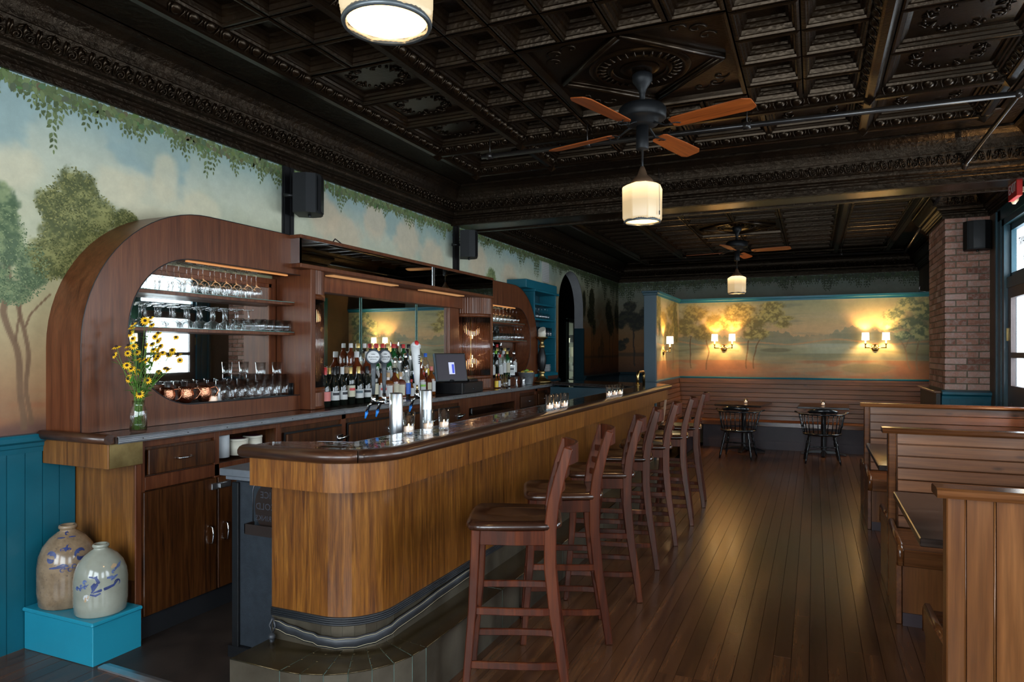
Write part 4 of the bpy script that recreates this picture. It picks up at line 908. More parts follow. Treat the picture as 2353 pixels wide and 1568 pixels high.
MB().tube([(-2.438, 2.47, .69), (-2.438, 2.47, .84), (-2.433, 2.475, .865), (-2.413, 2.49, .885), (-2.358, 2.50, .89)], .0035, 6).tube([(-2.428, 2.475, .863), (-2.378, 2.48, .868)], .003, 6).build('wire_frame', mat('wire_grey', (.10, .10, .11), .3, .8), og)
MB().box(-2.388, -2.348, 2.46, 2.5, .865, .9).build('opener_mount', M['black'], og)
for tx, z, s in (('ICE', .82, .045), ('COLD', .765, .045), ('DRINKS', .71, .036)):
    me = text_mesh(tx, s, mat('sign_letter', (.04, .04, .05), .5), 'lettering', mirror=True); o = inst(me, 'lettering', (-2.363, 2.4738, z), og); o.rotation_euler = (PI/2, 0, 0)
# grip bar
gb = MB(); gb.tube([(-1.875, 7.86, 1.108), (-1.875, 7.86, 1.21)]+[(-1.875+.0, 7.86+.05-.05*math.cos(a), 1.21+.05*math.sin(a)) for a in [PI/2*i/5 for i in range(1, 6)]]+[(-1.875, 8.12+.05*math.sin(a)-.05+.05, 1.21+.05*math.cos(a)) for a in [PI/2*i/5 for i in range(0, 6)]]+[(-1.875, 8.17, 1.108)], .0165, 10)
gb.lathe([(.03, 0), (.03, .003), (.017, .005)], -1.875, 7.86, 1.108, 12)
tag(gb.build('grip_rail', M['brass'], loc=(-1.875, 8.0, 1.108)), 'curved brass grab rail standing on far end of bar', 'rail')
# ---------------------------------------------------------------- back bar: base, counter
bb = thing('back_counter', 'back bar base cabinets with dark counter and ribbed metal edge', 'counter', (-3.4, 5.4, 0))
XC = -3.18
cf = MB()
cf.box(XL, XC-.02, 2.47, 8.45, .12, 1.045)
# face frame around openings: (y0,y1,z0,z1) holes
holes = [(2.96, 3.42, .86, 1.0), (6.12, 7.30, .45, .915)]
MB().box(XL+.01, XC-.021, 2.46, 8.45, .12, .84).box(XL+.01, XC-.021, 2.46, 2.955, .84, 1.045).box(XL+.01, XC-.021, 3.425, 6.11, .84, 1.045).box(XL+.01, XC-.021, 7.31, 8.45, .84, 1.045).box(XL+.01, XC-.3, 2.955, 3.425, .84, 1.045).box(XL+.01, XC-.3, 6.11, 7.31, .84, 1.045).build('carcass', M['cab_wood'], bb)
ff = MB()
for y0, y1 in ((2.44, 2.475), (2.925, 2.96), (3.425, 3.47), (4.09, 4.14), (4.74, 4.80), (5.92, 6.12), (7.30, 7.42), (7.92, 7.98), (8.38, 8.45)): ff.box(XC-.02, XC, y0, y1, .12, 1.045)
for y0, y1 in ((2.475, 2.925), (3.47, 5.92), (7.42, 8.38)): ff.box(XC-.02, XC, y0, y1, 1.0, 1.045)
ff.box(XC-.02, XC, 2.96, 3.425, 1.005, 1.045).box(XC-.02, XC, 2.475, 3.425, .775, .845).box(XC-.02, XC, 6.12, 7.30, .925, 1.045).box(XC-.02, XC, 3.47, 8.38, .12, .16)
ff.build('face_frame', M['back_wood'], bb, bevel=.002)
MB().box(XL, XC+.001, 2.425, 2.445, .12, .93).build('end_panel', M['end_wood'], bb)
MB().box(XC-.004, XC+.006, 2.415, 2.452, 0, .93).build('corner_post', M['back_wood'], bb, bevel=.003)
MB().box(XL, XC-.002, 2.418, 2.426, .30, .32).box(XL, XC-.002, 2.42, 2.4255, .0, .30).build('end_kick', M['cab_wood'], bb)
MB().box(XC-.05, XC-.012, 2.45, 3.45, 0, .12).box(XC-.05, XC-.012, 3.455, 8.4, 0, .12).build('kick_board', M['rubber'], bb, bevel=.002)
def pull(par, p0, p1, out=.028, r=.0045):
    a, b = Vector(p0), Vector(p1); m_ = (a+b)/2; o_ = Vector((out, 0, 0))
    MB().tube([a, a+o_*.8+(b-a)*.06, m_+o_, b+o_*.8-(b-a)*.06, b], [r*1.5, r, r*1.1, r, r*1.5], 8).build('handle', M['chrome'], par)
dr = MB().box(XC, XC+.016, 2.485, 2.915, .857, .988).build('drawer', M['cab_wood'], bb, bevel=.003); pull(dr, (XC+.016, 2.655, .922), (XC+.016, 2.745, .922))
for y0, y1, hy in ((2.455, 2.925, 2.875), (2.935, 3.42, 2.985)):
    d = MB().box(XC, XC+.018, y0, y1, .125, .77).build('door', M['cab_wood'], bb, bevel=.003); pull(d, (XC+.018, hy, .40), (XC+.018, hy, .50))
MB().box(XC+.018, XC+.03, 2.88, 3.02, .705, .74).box(XC+.02, XC+.04, 2.93, 2.99, .71, .735).build('hasp', M['steel'], bb, bevel=.002)
for y0, y1 in ((3.50, 4.07), (4.16, 4.72), (4.82, 5.36), (5.40, 5.90)):
    d = MB().box(XC, XC+.022, y0, y1, .18, .955).build('door', M['cab_wood'], bb, bevel=.004)
    MB().box(XC+.001, XC+.008, y0-.012, y1+.012, .168, .967).build('gasket', M['black'], d)
    MB().tube([(XC+.02, y1-.05, .865), (XC+.05, y1-.03, .872), (XC+.055, y1+.03, .885)], [.016, .013, .008], 8).box(XC+.018, XC+.03, y1-.07, y1+.0, .845, .895).build('latch', M['chrome'], d)
for y0, y1 in ((7.43, 7.91), (7.99, 8.37)):
    d = MB().box(XC, XC+.016, y0, y1, .83, .965).build('drawer', M['cab_wood'], bb, bevel=.003); pull(d, (XC+.016, (y0+y1)/2-.04, .90), (XC+.016, (y0+y1)/2+.04, .90))
    MB().box(XC, XC+.016, y0, y1, .18, .79).build('door', M['cab_wood'], bb, bevel=.003)
MB().box(XL, -3.105, 2.27, 8.95, 1.048, 1.08).build('counter_top', M['counter'], bb)
mb = MB().sweep([(-3.105, 8.4), (-3.105, 2.27)][::-1], [(0, 1.046), (-.006, 1.046), (-.008, 1.052), (-.005, 1.056), (-.008, 1.060), (-.005, 1.064), (-.008, 1.068), (-.005, 1.072), (-.008, 1.077), (-.004, 1.083), (.01, 1.083)])
mb.build('ribbed_edge', M['alu'], bb)
for i in range(22): MB().sphere((-3.097, 2.4+i*.27, 1.062), .003, 6, 4).build('screw', M['black'], bb)
MB().sweep([(-3.64, 2.235), (-3.125, 2.235)], prof_r and [(.02, 1.05), (.0, 1.046), (-.016, 1.052), (-.026, 1.066), (-.022, 1.084), (-.008, 1.094), (.01, 1.095), (.03, 1.088), (.03, 1.05)], smooth=True).build('end_rail', M['railx'], bb)
MB().box(XL, -3.15, 2.25, 2.44, .922, 1.046).build('end_apron', M['end_wood'], bb, bevel=.002)
MB().box(-3.15, -3.146, 2.255, 2.435, .925, 1.043).build('corner_plate', M['brass_old'], bb)
# things in the counter openings
def roll(name, x, y, z, r, h, m, label, cat, grp=None, taper=0):
    o = MB().lathe([(r, 0), (r-taper, h), (r-taper-.004, h), (r-taper-.006, h*.6)], x, y, z, 24).build(name, m, loc=(x, y, z)); return tag(o, label, cat, grp)
ringed = noisy('paper_cup_white', (.50, .52, .55), (.60, .62, .64), 3, .6)
MB
roll('paper_tub', -3.27, 3.06, .862, .045, .135, ringed, 'tall grey white paper tub in open shelf of back counter', 'container')
t = roll('sauce_tub', -3.27, 3.19, .862, .058, .085, M['cream'], 'cream paper tub with dark lid behind end of bar rail', 'container', None)
MB().lathe([(.060, 0), (.060, .012), (.05, .014)], -3.27, 3.19, .947, 24).build('lid', M['cream'], t); MB().lathe([(.047, 0), (.0, .001)], -3.27, 3.19, .962, 20, cap=False).build('lid_label', M['purple_foil'], t)
t = roll('sauce_tub', -3.30, 3.34, .862, .058, .085, M['cream'], 'second cream paper tub with dark lid deeper along the open shelf', 'container', None)
MB().lathe([(.060, 0), (.060, .012), (.05, .014)], -3.30, 3.34, .947, 24).build('lid', M['cream'], t); MB().lathe([(.047, 0), (.0, .001)], -3.30, 3.34, .962, 20, cap=False).build('lid_label', M['purple_foil'], t)
tub = MB().box(-3.12, -2.5, 5.55, 6.4, .78, .90); 
o = thing('ice_bin', 'pale wooden topped work station behind the bar under the counter edge', 'work station', (-2.1, 5.6, 0))
MB().box(-2.75, -2.0, 5.3, 6.2, .0, .86).build('body', M['steel'], o); MB().box(-2.78, -1.96, 5.25, 6.25, .86, .895).build('board', mat('cutting_board', (.34, .29, .12), .5), o, bevel=.003)
# ---------------------------------------------------------------- back bar: arched display cabinets
XF, XB = -3.39, -3.605
def glow(pts, e, par):
    for p in pts:
        l = bpy.data.lights.new('strip_glow', 'POINT'); l.energy = e; l.color = (1., .58, .27); l.shadow_soft_size = .006; o = bpy.data.objects.new('strip_glow', l); C.objects.link(o); o.parent = par; o.location = Vector(p)-Vector(wloc(par))
def arch_cab(mirror, label):
    y_of = (lambda y: y) if not mirror else (lambda y: 10.805-y)
    t = thing('display_cabinet', label, 'cabinet', (-3.5, y_of(3.0), 1.08))
    oc, oz, orr = 3.075, 1.525, .80; ic, iz, ir = 2.97, 1.617, .432; Z0, ZT, ZI, ZB = 1.082, 2.325, 2.049, 1.187; YE = 3.889
    outer = [(2.275, Z0)]+[(oc-orr*math.cos(a), oz+orr*math.sin(a)) for a in [PI/2*i/18 for i in range(19)]]+[(YE, ZT)]
    inner = [(YE, ZI)]+[(ic-ir*math.sin(a), iz+ir*math.cos(a)) for a in [PI*i/30 for i in range(31)]]+[(YE, ZB)]
    face = outer+inner+[(YE, Z0)]
    F_ = lambda L: [(y_of(a), b) for a, b in L]
    face = [(2.278, Z0)]+[(oc-(orr-.003)*math.cos(a), oz+(orr-.003)*math.sin(a)) for a in [PI/2*i/18 for i in range(19)]]+[(YE, ZT-.003)]+inner+[(YE, Z0)]
    MB().prism(F_(face), 'X', XF-.03, XF).build('face_panel', M['back_wood'], t)
    sh = MB(); L = F_(outer); n = len(L); sh.add([(XL, a, b) for a, b in L]+[(XF+.0005, a, b) for a, b in L], [(i, i+1, n+i+1, n+i) for i in range(n-1)], True); sh.build('outer_shell', M['back_wood'], t)
    ed = MB(); ed.tube([(XF+.001, a, b) for a, b in L], .0022, 5); Li = F_(inner); ed.tube([(XF+.001, a, b) for a, b in Li], .003, 5); ed.build('edge_bead', M['rubber'], t)
    ln = MB(); n = len(Li); ln.add([(XF-.029, a, b) for a, b in Li]+[(XB, a, b) for a, b in Li], [(i, i+1, n+i+1, n+i) for i in range(n-1)], True); ln.build('lining', M['back_wood'], t)
    MB().box(XB-.05, XB-.012, y_of(2.50), y_of(YE), Z0, 2.03).build('back_panel', M['back_wood'], t)
    MB().box(XB-.01, XB-.004, y_of(2.62), y_of(3.80), 1.30, 1.96).build('back_mirror', M['mirror'], t)
    q = MB()
    for a, b, c_, d in ((2.5, 3.84, 1.96, 1.99), (2.5, 3.84, 1.27, 1.30), (3.80, 3.83, 1.27, 1.99)): q.box(XB-.012, XB+.004, y_of(a), y_of(b), c_, d)
    q.build('mirror_frame', M['back_wood'], t, bevel=.003)
    MB().box(XB, XF-.03, y_of(YE-.004), y_of(YE+.012), Z0, ZT).build('side_panel', M['back_wood'], t)
    for z in (1.855, 1.640):
        dz = z-iz; yl = ic-math.sqrt(max(ir**2-dz**2, 0)); MB().box(XB, XF-.05, y_of(yl+.005), y_of(YE-.005), z-.024, z-.003).build('shelf', M['back_wood'], t, bevel=.002)
        MB().box(XB+.002, XF-.045, y_of(yl+.01), y_of(YE-.01), z-.003, z).build('glass_shelf', mat('glass_edge', (.25, .55, .48), .1, trans=.5), t)
    MB().box(XB, XF-.032, y_of(2.82), y_of(YE-.005), ZB-.01, ZB+.002).build('bottom_shelf', M['rubber'], t)
    MB().box(XF-.055, XF-.035, y_of(2.95), y_of(3.80), ZI-.012, ZI-.003).build('strip_light', emis('strip_warm', (1., .42, .13), .7), t)
    l = area('strip_glow', (XF-.075, y_of(3.38), ZI-.012), (0, 0, 0), .025, .8, .34, (1., .55, .24)); l.parent = t; l.location = Vector(l.location)-Vector(wloc(t))
    return t
arch_cab(False, 'near arched mahogany display cabinet with glass shelves of stemware')
arch_cab(True, 'far arched mahogany display cabinet crowded with bottles and glasses')
# centre mirror unit
M['green_edge'] = mat('green_edge', (.05, .10, .085), .2, .5)
cu = thing('mirror_back_bar', 'central mahogany back bar with mirrors, ribbed columns and mirrored canopy', 'cabinet', (-3.5, 5.4, 1.08))
YC0, YC1 = 3.90, 6.90
MB().box(XL, -3.60, YC0, YC1, 1.082, 2.10).box(-3.60, -3.53, 4.2, 4.265, 1.082, 2.09).box(-3.60, -3.53, 6.35, 6.56, 1.082, 2.09).box(-3.60, -3.50, 4.2, 6.6, 1.965, 2.09).build('frame', M['back_wood'], cu, bevel=.003)
for a, b in ((4.27, 4.84), (4.85, 5.74), (5.75, 6.345)): MB().box(-3.598, -3.565, a, b, 1.10, 1.963).build('mirror_pane', M['mirror'], cu)
for y in (4.845, 5.745): [MB().box(-3.567, -3.561, y+d-.003, y+d+.003, 1.10, 1.963).build('bevel_strip', M['green_edge'], cu) for d in (-.013, .013)]
# canopy
XN = -3.30; y0, y1 = 3.79, 6.93
MB().box(XL, XN+.008, y0-.008, y1+.008, 2.300, 2.325).build('canopy_top', M['back_wood'], cu, bevel=.004)
MB().box(XL, XN+.012, y0-.012, y1+.012, 2.090, 2.122).build('canopy_soffit', M['back_wood'], cu, bevel=.004)
MB().box(XL, XN-.012, y0+.012, y1-.012, 2.122, 2.300).build('canopy_core', M['black'], cu)
for a, b in ((y0, 5.60), (5.64, y1)): MB().box(XN-.01, XN, a, b, 2.122, 2.300).build('canopy_mirror', M['mirror'], cu)
MB().box(XN-.008, XN+.004, 5.60, 5.613, 2.122, 2.300).box(XN-.008, XN+.004, 5.627, 5.64, 2.122, 2.300).build('canopy_joint', M['steel'], cu)
MB().box(XL, XN, y0, y0+.01, 2.122, 2.300).build('canopy_end', M['silver'], cu)
for a, b in ((4.25, 5.15), (5.6, 6.4)):
    MB().box(-3.46, -3.38, a, b, 2.083, 2.0895).build('strip_light', emis('strip_warm_b', (1., .5, .2), .5), cu)
    l = area('strip_glow', (-3.40, (a+b)/2, 2.078), (0, 0, 0), .09, b-a, .26, (1., .52, .22)); l.parent = cu; l.location = Vector(l.location)-Vector(wloc(cu))
# ribbed quarter columns with lamps
def column(cy, sgn):
    cx = -3.585; r = .29; A0, A1 = (0, PI/2) if sgn > 0 else (-PI/2, 0)
    for z0, z1, nm in ((1.082, 1.20, 'fluted_base'), (1.915, 2.09, 'fluted_top')):
        mb = MB(); k = 34; prof_ = []
        for i in range(k+1):
            a = A0+(A1-A0)*i/k; rr = r-(.006 if i % 2 else 0); prof_.append((cx+rr*math.cos(a), cy+rr*math.sin(a)))
        vs = [(p[0], p[1], z0) for p in prof_]+[(p[0], p[1], z1) for p in prof_]; n = len(prof_)
        mb.add(vs, [(i, i+1, n+i+1, n+i) for i in range(n-1)]); mb.build(nm, M['back_wood'], cu)
    for z0, z1 in ((1.20, 1.237), (1.878, 1.915), (1.082, 1.10)):
        mb = MB().lathe([(r-.01, z0), (r+.004, z0), (r+.004, z1), (r-.01, z1)], cx, cy, 0, 20, a0=A0, a1=A1, cap=False); mb.build('column_band', M['back_wood'], cu)
    k = 26
    rm = MB().lathe([(.0063, 0), (.0063, .64)], 0, 0, 0, 8).mesh('glass_rod', M['rod'])
    for i in range(k):
        a = A0+(A1-A0)*(i+.5)/k; inst(rm, 'glass_rod', (cx+(r-.008)*math.cos(a), cy+(r-.008)*math.sin(a), 1.237), cu)
    MB().lathe([(.10, 1.21), (.10, 1.90)], cx, cy, 0, 12, a0=A0, a1=A1, cap=False).build('reflector', M['back_wood'], cu)
    am = (A0+A1)/2
    for z in (1.345, 1.44, 1.66):
        p = (cx+.17*math.cos(am), cy+.17*math.sin(am), z)
        bl = MB().sphere(p, .013, 10, 8, 1, 1, 1.4).build('bulb', emis('bulb_warm', (1., .60, .28), 40), cu)
    MB().tube([(cx+.12*math.cos(am), cy+.12*math.sin(am), 1.237), (cx+.12*math.cos(am), cy+.12*math.sin(am), 1.878)], .006, 6).build('lamp_stem', M['brass_old'], cu)
column(3.935, 1); column(6.865, -1)
MB().box(-3.56, -3.29, 3.885, 3.935, 1.082, 2.09).build('column_pilaster', M['back_wood'], cu, bevel=.003); MB().box(-3.56, -3.29, 6.865, 6.915, 1.082, 2.09).build('column_pilaster', M['back_wood'], cu, bevel=.003)
MB().tube([(-3.5, 4.35, 2.33), (-3.5, 4.42, 2.40), (-3.52, 4.52, 2.38), (-3.52, 4.58, 2.33)], .005, 6).build('cable', M['black'], cu)
# ---------------------------------------------------------------- bar stools
def crv(p0, p1, bow, n=6, ax=(0, 0, 1)):
    p0, p1, ax = Vector(p0), Vector(p1), Vector(ax); return [p0+(p1-p0)*(i/n)+ax*bow*math.sin(PI*i/n) for i in range(n+1)]
def bar4(mb, pts, w, d, side):
    """rectangular section along pts; w along side vector, d across"""
    pts = [Vector(p) for p in pts]; side = Vector(side).normalized(); vs = []; n = len(pts)
    for i in range(n):
        t = (pts[min(i+1, n-1)]-pts[max(i-1, 0)]).normalized(); o = t.cross(side).normalized(); s = o.cross(t).normalized()
        ww = w[i] if isinstance(w, list) else w; dd = d[i] if isinstance(d, list) else d
        for a, b in ((-1, -1), (1, -1), (1, 1), (-1, 1)): vs.append(pts[i]+s*a*ww/2+o*b*dd/2)
    fs = [(i*4+k, i*4+(k+1) % 4, (i+1)*4+(k+1) % 4, (i+1)*4+k) for i in range(n-1) for k in range(4)]+[(3, 2, 1, 0), tuple((n-1)*4+k for k in range(4))]
    mb.add(vs, fs); return mb
def make_stool(label):
    """local: +x is the back, seat front at -x; origin = floor centre"""
    t = thing('bar_stool', label, 'stool', (0, 0, 0), 'ladder-back bar stools along the bar')
    st_ = MB(); n = 32; outl = []
    for i in range(n): 
        a = 2*PI*i/n; c, s = math.cos(a), math.sin(a); k = 1/max(abs(c)**7+abs(s)**7, 1e-6)**(1/7)
        x = c*k*.205; y = s*k*(.205-.03*(x+.2)/.4); outl.append((x-.005, y))
    vs = []; rings = [(1, .742), (1.015, .752), (1.0, .765), (.93, .770), (.6, .762), (.25, .758)]
    for f, z in rings: vs += [(x*f, y*f, z+(.006*abs(y)/.2 if f < .99 else 0)) for x, y in outl]
    st_.add(vs, [(i*n+k, i*n+(k+1) % n, (i+1)*n+(k+1) % n, (i+1)*n+k) for i in range(len(rings)-1) for k in range(n)]+[tuple(reversed(range(n))), tuple((len(rings)-1)*n+k for k in range(n))], True)
    st_.build('seat', M['seat'], t)
    for s in (-1, 1):
        bar4(MB(), [(-.215, s*.175, 0), (-.180, s*.170, .40), (-.165, s*.165, .742)], [.030, .036, .040], [.030, .036, .040], (0, 1, 0)).build('leg', M['stool'], t, bevel=.004)
        pts = [(.225, s*.165, 0), (.205, s*.165, .15), (.170, s*.164, .38), (.150, s*.163, .58), (.150, s*.162, .74), (.165, s*.162, .86), (.195, s*.162, .98), (.228, s*.162, 1.09)]
        bar4(MB(), pts, .026, [.036, .042, .048, .052, .054, .050, .046, .040], (0, 1, 0)).build('rear_leg', M['stool'], t, bevel=.004)
        for z, dx, bw in ((.165, .20, .0), (.395, .18, 0)):
            p = [(-.205 if z < .3 else -.185, s*.170, z), (0, s*.178, z), (.12, s*.176, z), (dx, s*.163, z)]
            bar4(MB(), p, .032, .014, (0, 0, 1)).build('side_stretcher', M['stool'], t, bevel=.003)
        bar4(MB(), [(-.15, s*.168, .708), (.0, s*.176, .708), (.14, s*.163, .708)], .062, .018, (0, 0, 1)).build('seat_rail', M['stool'], t, bevel=.002)
    bar4(MB(), [(-.165, -.165, .708), (-.165, .165, .708)], .062, .018, (0, 0, 1)).build('seat_rail', M['stool'], t)
    bar4(MB(), [(.14, -.16, .708), (.14, .16, .708)], .062, .018, (0, 0, 1)).build('seat_rail', M['stool'], t)
    for z, x, w_ in ((.28, -.195, .038), (.255, .185, .028), (.45, .165, .028)):
        bar4(MB(), crv((x, -.165, z), (x, .165, z), .0), w_, .016, (0, 0, 1)).build('stretcher', M['stool'], t, bevel=.003)
    for z, x, hgt, bw in ((1.055, .225, .085, .045), (.965, .192, .032, .038), (.90, .175, .032, .036), (.835, .162, .032, .034)):
        bar4(MB(), crv((x, -.155, z), (x, .155, z), bw, 8, (1, 0, 0)), hgt, .016, (0, 0, 1)).build('crest_rail' if hgt > .05 else 'back_slat', M['stool'], t, bevel=.003)
    return t
LBL = ['nearest ladder-back wooden bar stool with dark saddle seat at the bar end', 'second ladder-back bar stool from the near end of the bar', 'third ladder-back bar stool along the wooden bar front', 'middle ladder-back bar stool of the row, fourth from the near end',
       'fifth ladder-back bar stool along the bar', 'sixth ladder-back bar stool, next to the last one', 'farthest ladder-back bar stool beside the far end of the bar']
rot = [21, 23, 17, 14, 12, 9, 6]; nr = [(-.955, 2.745), (-.96, 3.40), (-.951, 4.04), (-.984, 4.69), (-.973, 5.325), (-.96, 6.0), (-.967, 6.74)]
S0 = make_stool(LBL[0]); kids(S0)
def stool_loc(p, a):  # p = near rear foot (local (.225,-.165))
    c, s = math.cos(a), math.sin(a); return (p[0]-(.225*c+.165*s), p[1]-(.225*s-.165*c), 0)
for i in range(7):
    a = math.radians(rot[i]); L = stool_loc(nr[i], a)
    if i == 0: S0.location = L; S0.rotation_euler = (0, 0, a); LOC[S0.name] = L
    else: copy_tree(S0, loc=L, rz=a, label=LBL[i])
# ---------------------------------------------------------------- booths
def plank_h(par, x0, x1, y, z0, z1, n, lean=0., sgn=-1, m=None, th=.016):
    h = (z1-z0)/n
    for i in range(n):
        za, zb = z0+i*h, z0+(i+1)*h; y0 = y+lean*(i*h)/(z1-z0); y1_ = y+lean*((i+1)*h)/(z1-z0); mb = MB()
        mb.add([(x0, y0, za+.002), (x1, y0, za+.002), (x1, y0+th, za+.002), (x0, y0+th, za+.002), (x0, y1_, zb-.004), (x1, y1_, zb-.004), (x1, y1_+th, zb-.004), (x0, y1_+th, zb-.004)], [(0, 3, 2, 1), (4, 5, 6, 7), (0, 1, 5, 4), (1, 2, 6, 5), (2, 3, 7, 6), (3, 0, 4, 7)])
        mb.build('plank', m or M['booth'], par, bevel=.002)
XB0, XB1 = .415, XR-.02
def booth(Y, label, near_boards=False, front_seat=True, back_seat=True):
    t = thing('booth_bench', label, 'booth', ((XB0+XB1)/2, Y, 0), 'pine booth benches along the window wall')
    ZT = 1.012
    MB().box(XB0+.02, XB1, Y-.028, Y+.028, .0, ZT).build('back_core', M['booth'], t)
    if near_boards:
        n = 14; wd = (XB1-XB0-.06)/n; me = MB().box(.0015, wd-.0015, -.014, 0, .0, ZT-.002).box(wd*.5-.001, wd*.5+.001, -.0145, -.013, 0, ZT-.002); me = MB().box(.0045, wd-.0045, -.014, 0, .0, ZT-.002).mesh('bead_board', M['boothv'])
        bd = MB().lathe([(.003, 0), (.003, ZT-.002)], 0, -.008, 0, 6).mesh('bead', M['boothv'])
        for i in range(n): inst(me, 'bead_board', (XB0+.055+i*wd, Y-.028, 0), t)
        for i in range(n): inst(bd, 'bead', (XB0+.055+i*wd, Y-.030, 0), t)
        MB().box(XB0+.0, XB0+.055, Y-.046, Y+.03, 0, ZT).build('corner_post', M['boothv'], t, bevel=.004)
    else:
        plank_h(t, XB0+.05, XB1, Y-.095, .44, ZT-.004, 8, lean=.055)
        MB().box(XB0, XB0+.045, Y-.055, Y+.03, .0, ZT).build('end_post', M['trimwood'], t, bevel=.006)
    cp = MB().sweep([(XB0-.03, Y), (XB1, Y)], [(-.062, ZT-.012), (-.068, ZT), (-.062, ZT+.014), (-.045, ZT+.020), (.045, ZT+.020), (.062, ZT+.014), (.068, ZT), (.062, ZT-.012), (-.062, ZT-.012)]); cp.build('cap_rail', M['trimwood'], t)
    def seat(sg, dep=.46):
        ya, yb = (Y-.09, Y-.09-dep) if sg < 0 else (Y+.03, Y+.03+dep)
        k = 7; dy = (yb-ya)/k
        for i in range(k):
            p0, p1 = ya+i*dy, ya+(i+1)*dy-math.copysign(.003, dy); MB().box(XB0+.03, XB1, p0, p1, .415, .435).build('seat_plank', M['booth'], t, bevel=.002)
        yf = yb; MB().box(XB0+.03, XB1, yf-.012, yf+.012, .335, .425).build('seat_apron', M['trimwood'], t, bevel=.004)
        MB().box(XB0+.03, XB1, yf+(.045 if sg < 0 else -.045)-.008, yf+(.045 if sg < 0 else -.045)+.008, .07, .335).build('seat_riser', M['boothv'], t)
        MB().box(XB0+.03, XB1, yf+(.04 if sg < 0 else -.04)-.012, yf+(.04 if sg < 0 else -.04)+.004, .0, .07).build('base_strip', M['purple'], t)
        poly = [(ya, .0), (yf+(.05 if sg < 0 else -.05), .0), (yf+(.05 if sg < 0 else -.05), .335), (yf-.005*sg*-1, .35), (yf-.0, .44), (ya, .47)]
        MB().prism([(a, b) for a, b in poly], 'X', XB0, XB0+.028).build('end_panel', M['boothy'], t, bevel=.003)
        MB().tube([(XB0+.014, ya, .475), (XB0+.014, (ya+yf)/2, .45), (XB0+.014, yf, .445), (XB0+.014, yf+.015*sg, .42), (XB0+.014, yf+.012*sg, .34)], .017, 6, up=(1, 0, 0)).build('end_trim', M['trimwood'], t)
    if front_seat: seat(-1)
    if back_seat: seat(1)
    return t
booth(2.78, 'nearest pine booth bench showing vertical beadboard back at the right edge', True, False, True)
booth(4.80, 'second pine booth bench with horizontal planks behind the near dark table', False, True, True)
booth(6.98, 'farthest pine booth bench with horizontal planks beside brick pier', False, True, True)
def btable(Y0_, Y1_, label):
    t = thing('booth_table', label, 'table', (1.0, (Y0_+Y1_)/2, 0), 'dark booth tables')
    MB().box(.385, XR-.03, Y0_, Y1_, .725, .76).build('table_top', M['tabletop'], t, bevel=.004)
    MB().lathe([(.035, .03), (.035, .725)], 1.0, (Y0_+Y1_)/2, 0, 12).build('pedestal', M['black'], t)
    for dx, dy in ((.28, 0), (-.28, 0), (0, .22), (0, -.22)): MB().tube([(1.0, (Y0_+Y1_)/2, .05), (1.0+dx, (Y0_+Y1_)/2+dy, .015)], [.02, .012], 6).build('base_foot', M['black'], t)
M['tabletop'] = wood('table_top', (.010, .007, .006), (.028, .018, .014), (.05, .034, .026), 'X', .22, .5, var=0, bump=.05)
btable(3.13, 4.12, 'nearest dark wooden booth table between beadboard booth and second booth')
btable(5.02, 6.2, 'second dark booth table between the two plank booths')
def glass_candle(x, y, z, h=.085, r=.030, label='', grp=''):
    t = thing('candle_glass', label, 'candle', (x, y, z), grp)
    MB().lathe([(r*.86, 0), (r*.88, .006), (r, h), (r-.002, h), (r*.86-.001, .012), (0, .011)], x, y, z, 20, cap=False).lathe([(r*.85, .0), (0, .0)], x, y, z, 20, cap=False).build('glass', M['glass'], t)
    c = MB().lathe([(0, .012), (r*.80, .012), (r*.82, .032), (r*.72, .036), (0, .033)], x, y, z, 16, cap=False).build('wax', M['wax'], t)
    MB().sphere((x, y, z+.042), .0035, 8, 6, 1, 1, 2.2).build('flame', M['flame'], t)
    return t
CG = 'votive candle glasses on the bar'
for k_, (nm, pts) in enumerate((('near', [(-1.755, 2.76), (-1.735, 2.905), (-1.70, 3.0)]), ('middle', [(-1.60, 4.24), (-1.59, 4.34), (-1.575, 4.46)]), ('far', [(-1.60, 5.67), (-1.585, 5.80), (-1.57, 5.92)]))):
    where = {'near': 'beside the beer towers', 'middle': 'halfway down the bar', 'far': 'toward far end of the bar'}[nm]
    for j, (x, y) in enumerate(pts): glass_candle(x, y, 1.1085, .105, .029, '%s lit candle in clear glass of the trio %s' % (['nearest', 'middle', 'farthest'][j], where), CG)
# ---------------------------------------------------------------- wall bench along the partition
wb_ = thing('wall_bench', 'long pine plank wall bench under the river mural', 'bench', (0, 11.3, 0))
plank_h(wb_, XW+.02, XR-.02, YP-.11, .42, 1.055, 9, lean=.08)
YBF = 11.05
k = 4
for i in range(k): MB().box(XW+.30, XR-.02, YBF+.008+i*.105, YBF+.11+i*.105, .40, .42).build('seat_plank', M['booth'], wb_, bevel=.002)
MB().box(XW+.42, XR-.02, YBF-.02, YBF+.008, .36, .425).build('seat_edge', M['trimwood'], wb_, bevel=.003)
MB().box(XW+.45, XR-.02, YBF+.10, YBF+.12, .12, .40).box(XW+.45, XR-.02, YBF+.085, YBF+.10, 0, .13).build('bench_base', M['purple'], wb_)
h = (1.055-.42)/9
for i in range(9):
    mb = MB(); mb.box(XW+.004, XW+.02+.06*(1-i/9), YW0+.09, YP-.12, .42+i*h+.002, .42+(i+1)*h-.004); mb.build('side_plank', M['boothy'], wb_, bevel=.002)
for i in range(4): MB().box(XW+.01+i*.105, XW+.11+i*.105, YW0+.1, YBF, .40, .42).build('side_seat_plank', M['boothy'], wb_, bevel=.002)
MB().box(XW+.42, XW+.445, YW0+.1, YBF, .36, .425).build('side_seat_edge', M['trimwood'], wb_); MB().box(XW+.33, XW+.35, YW0+.12, YBF+.1, 0, .40).build('side_base', M['purple'], wb_)
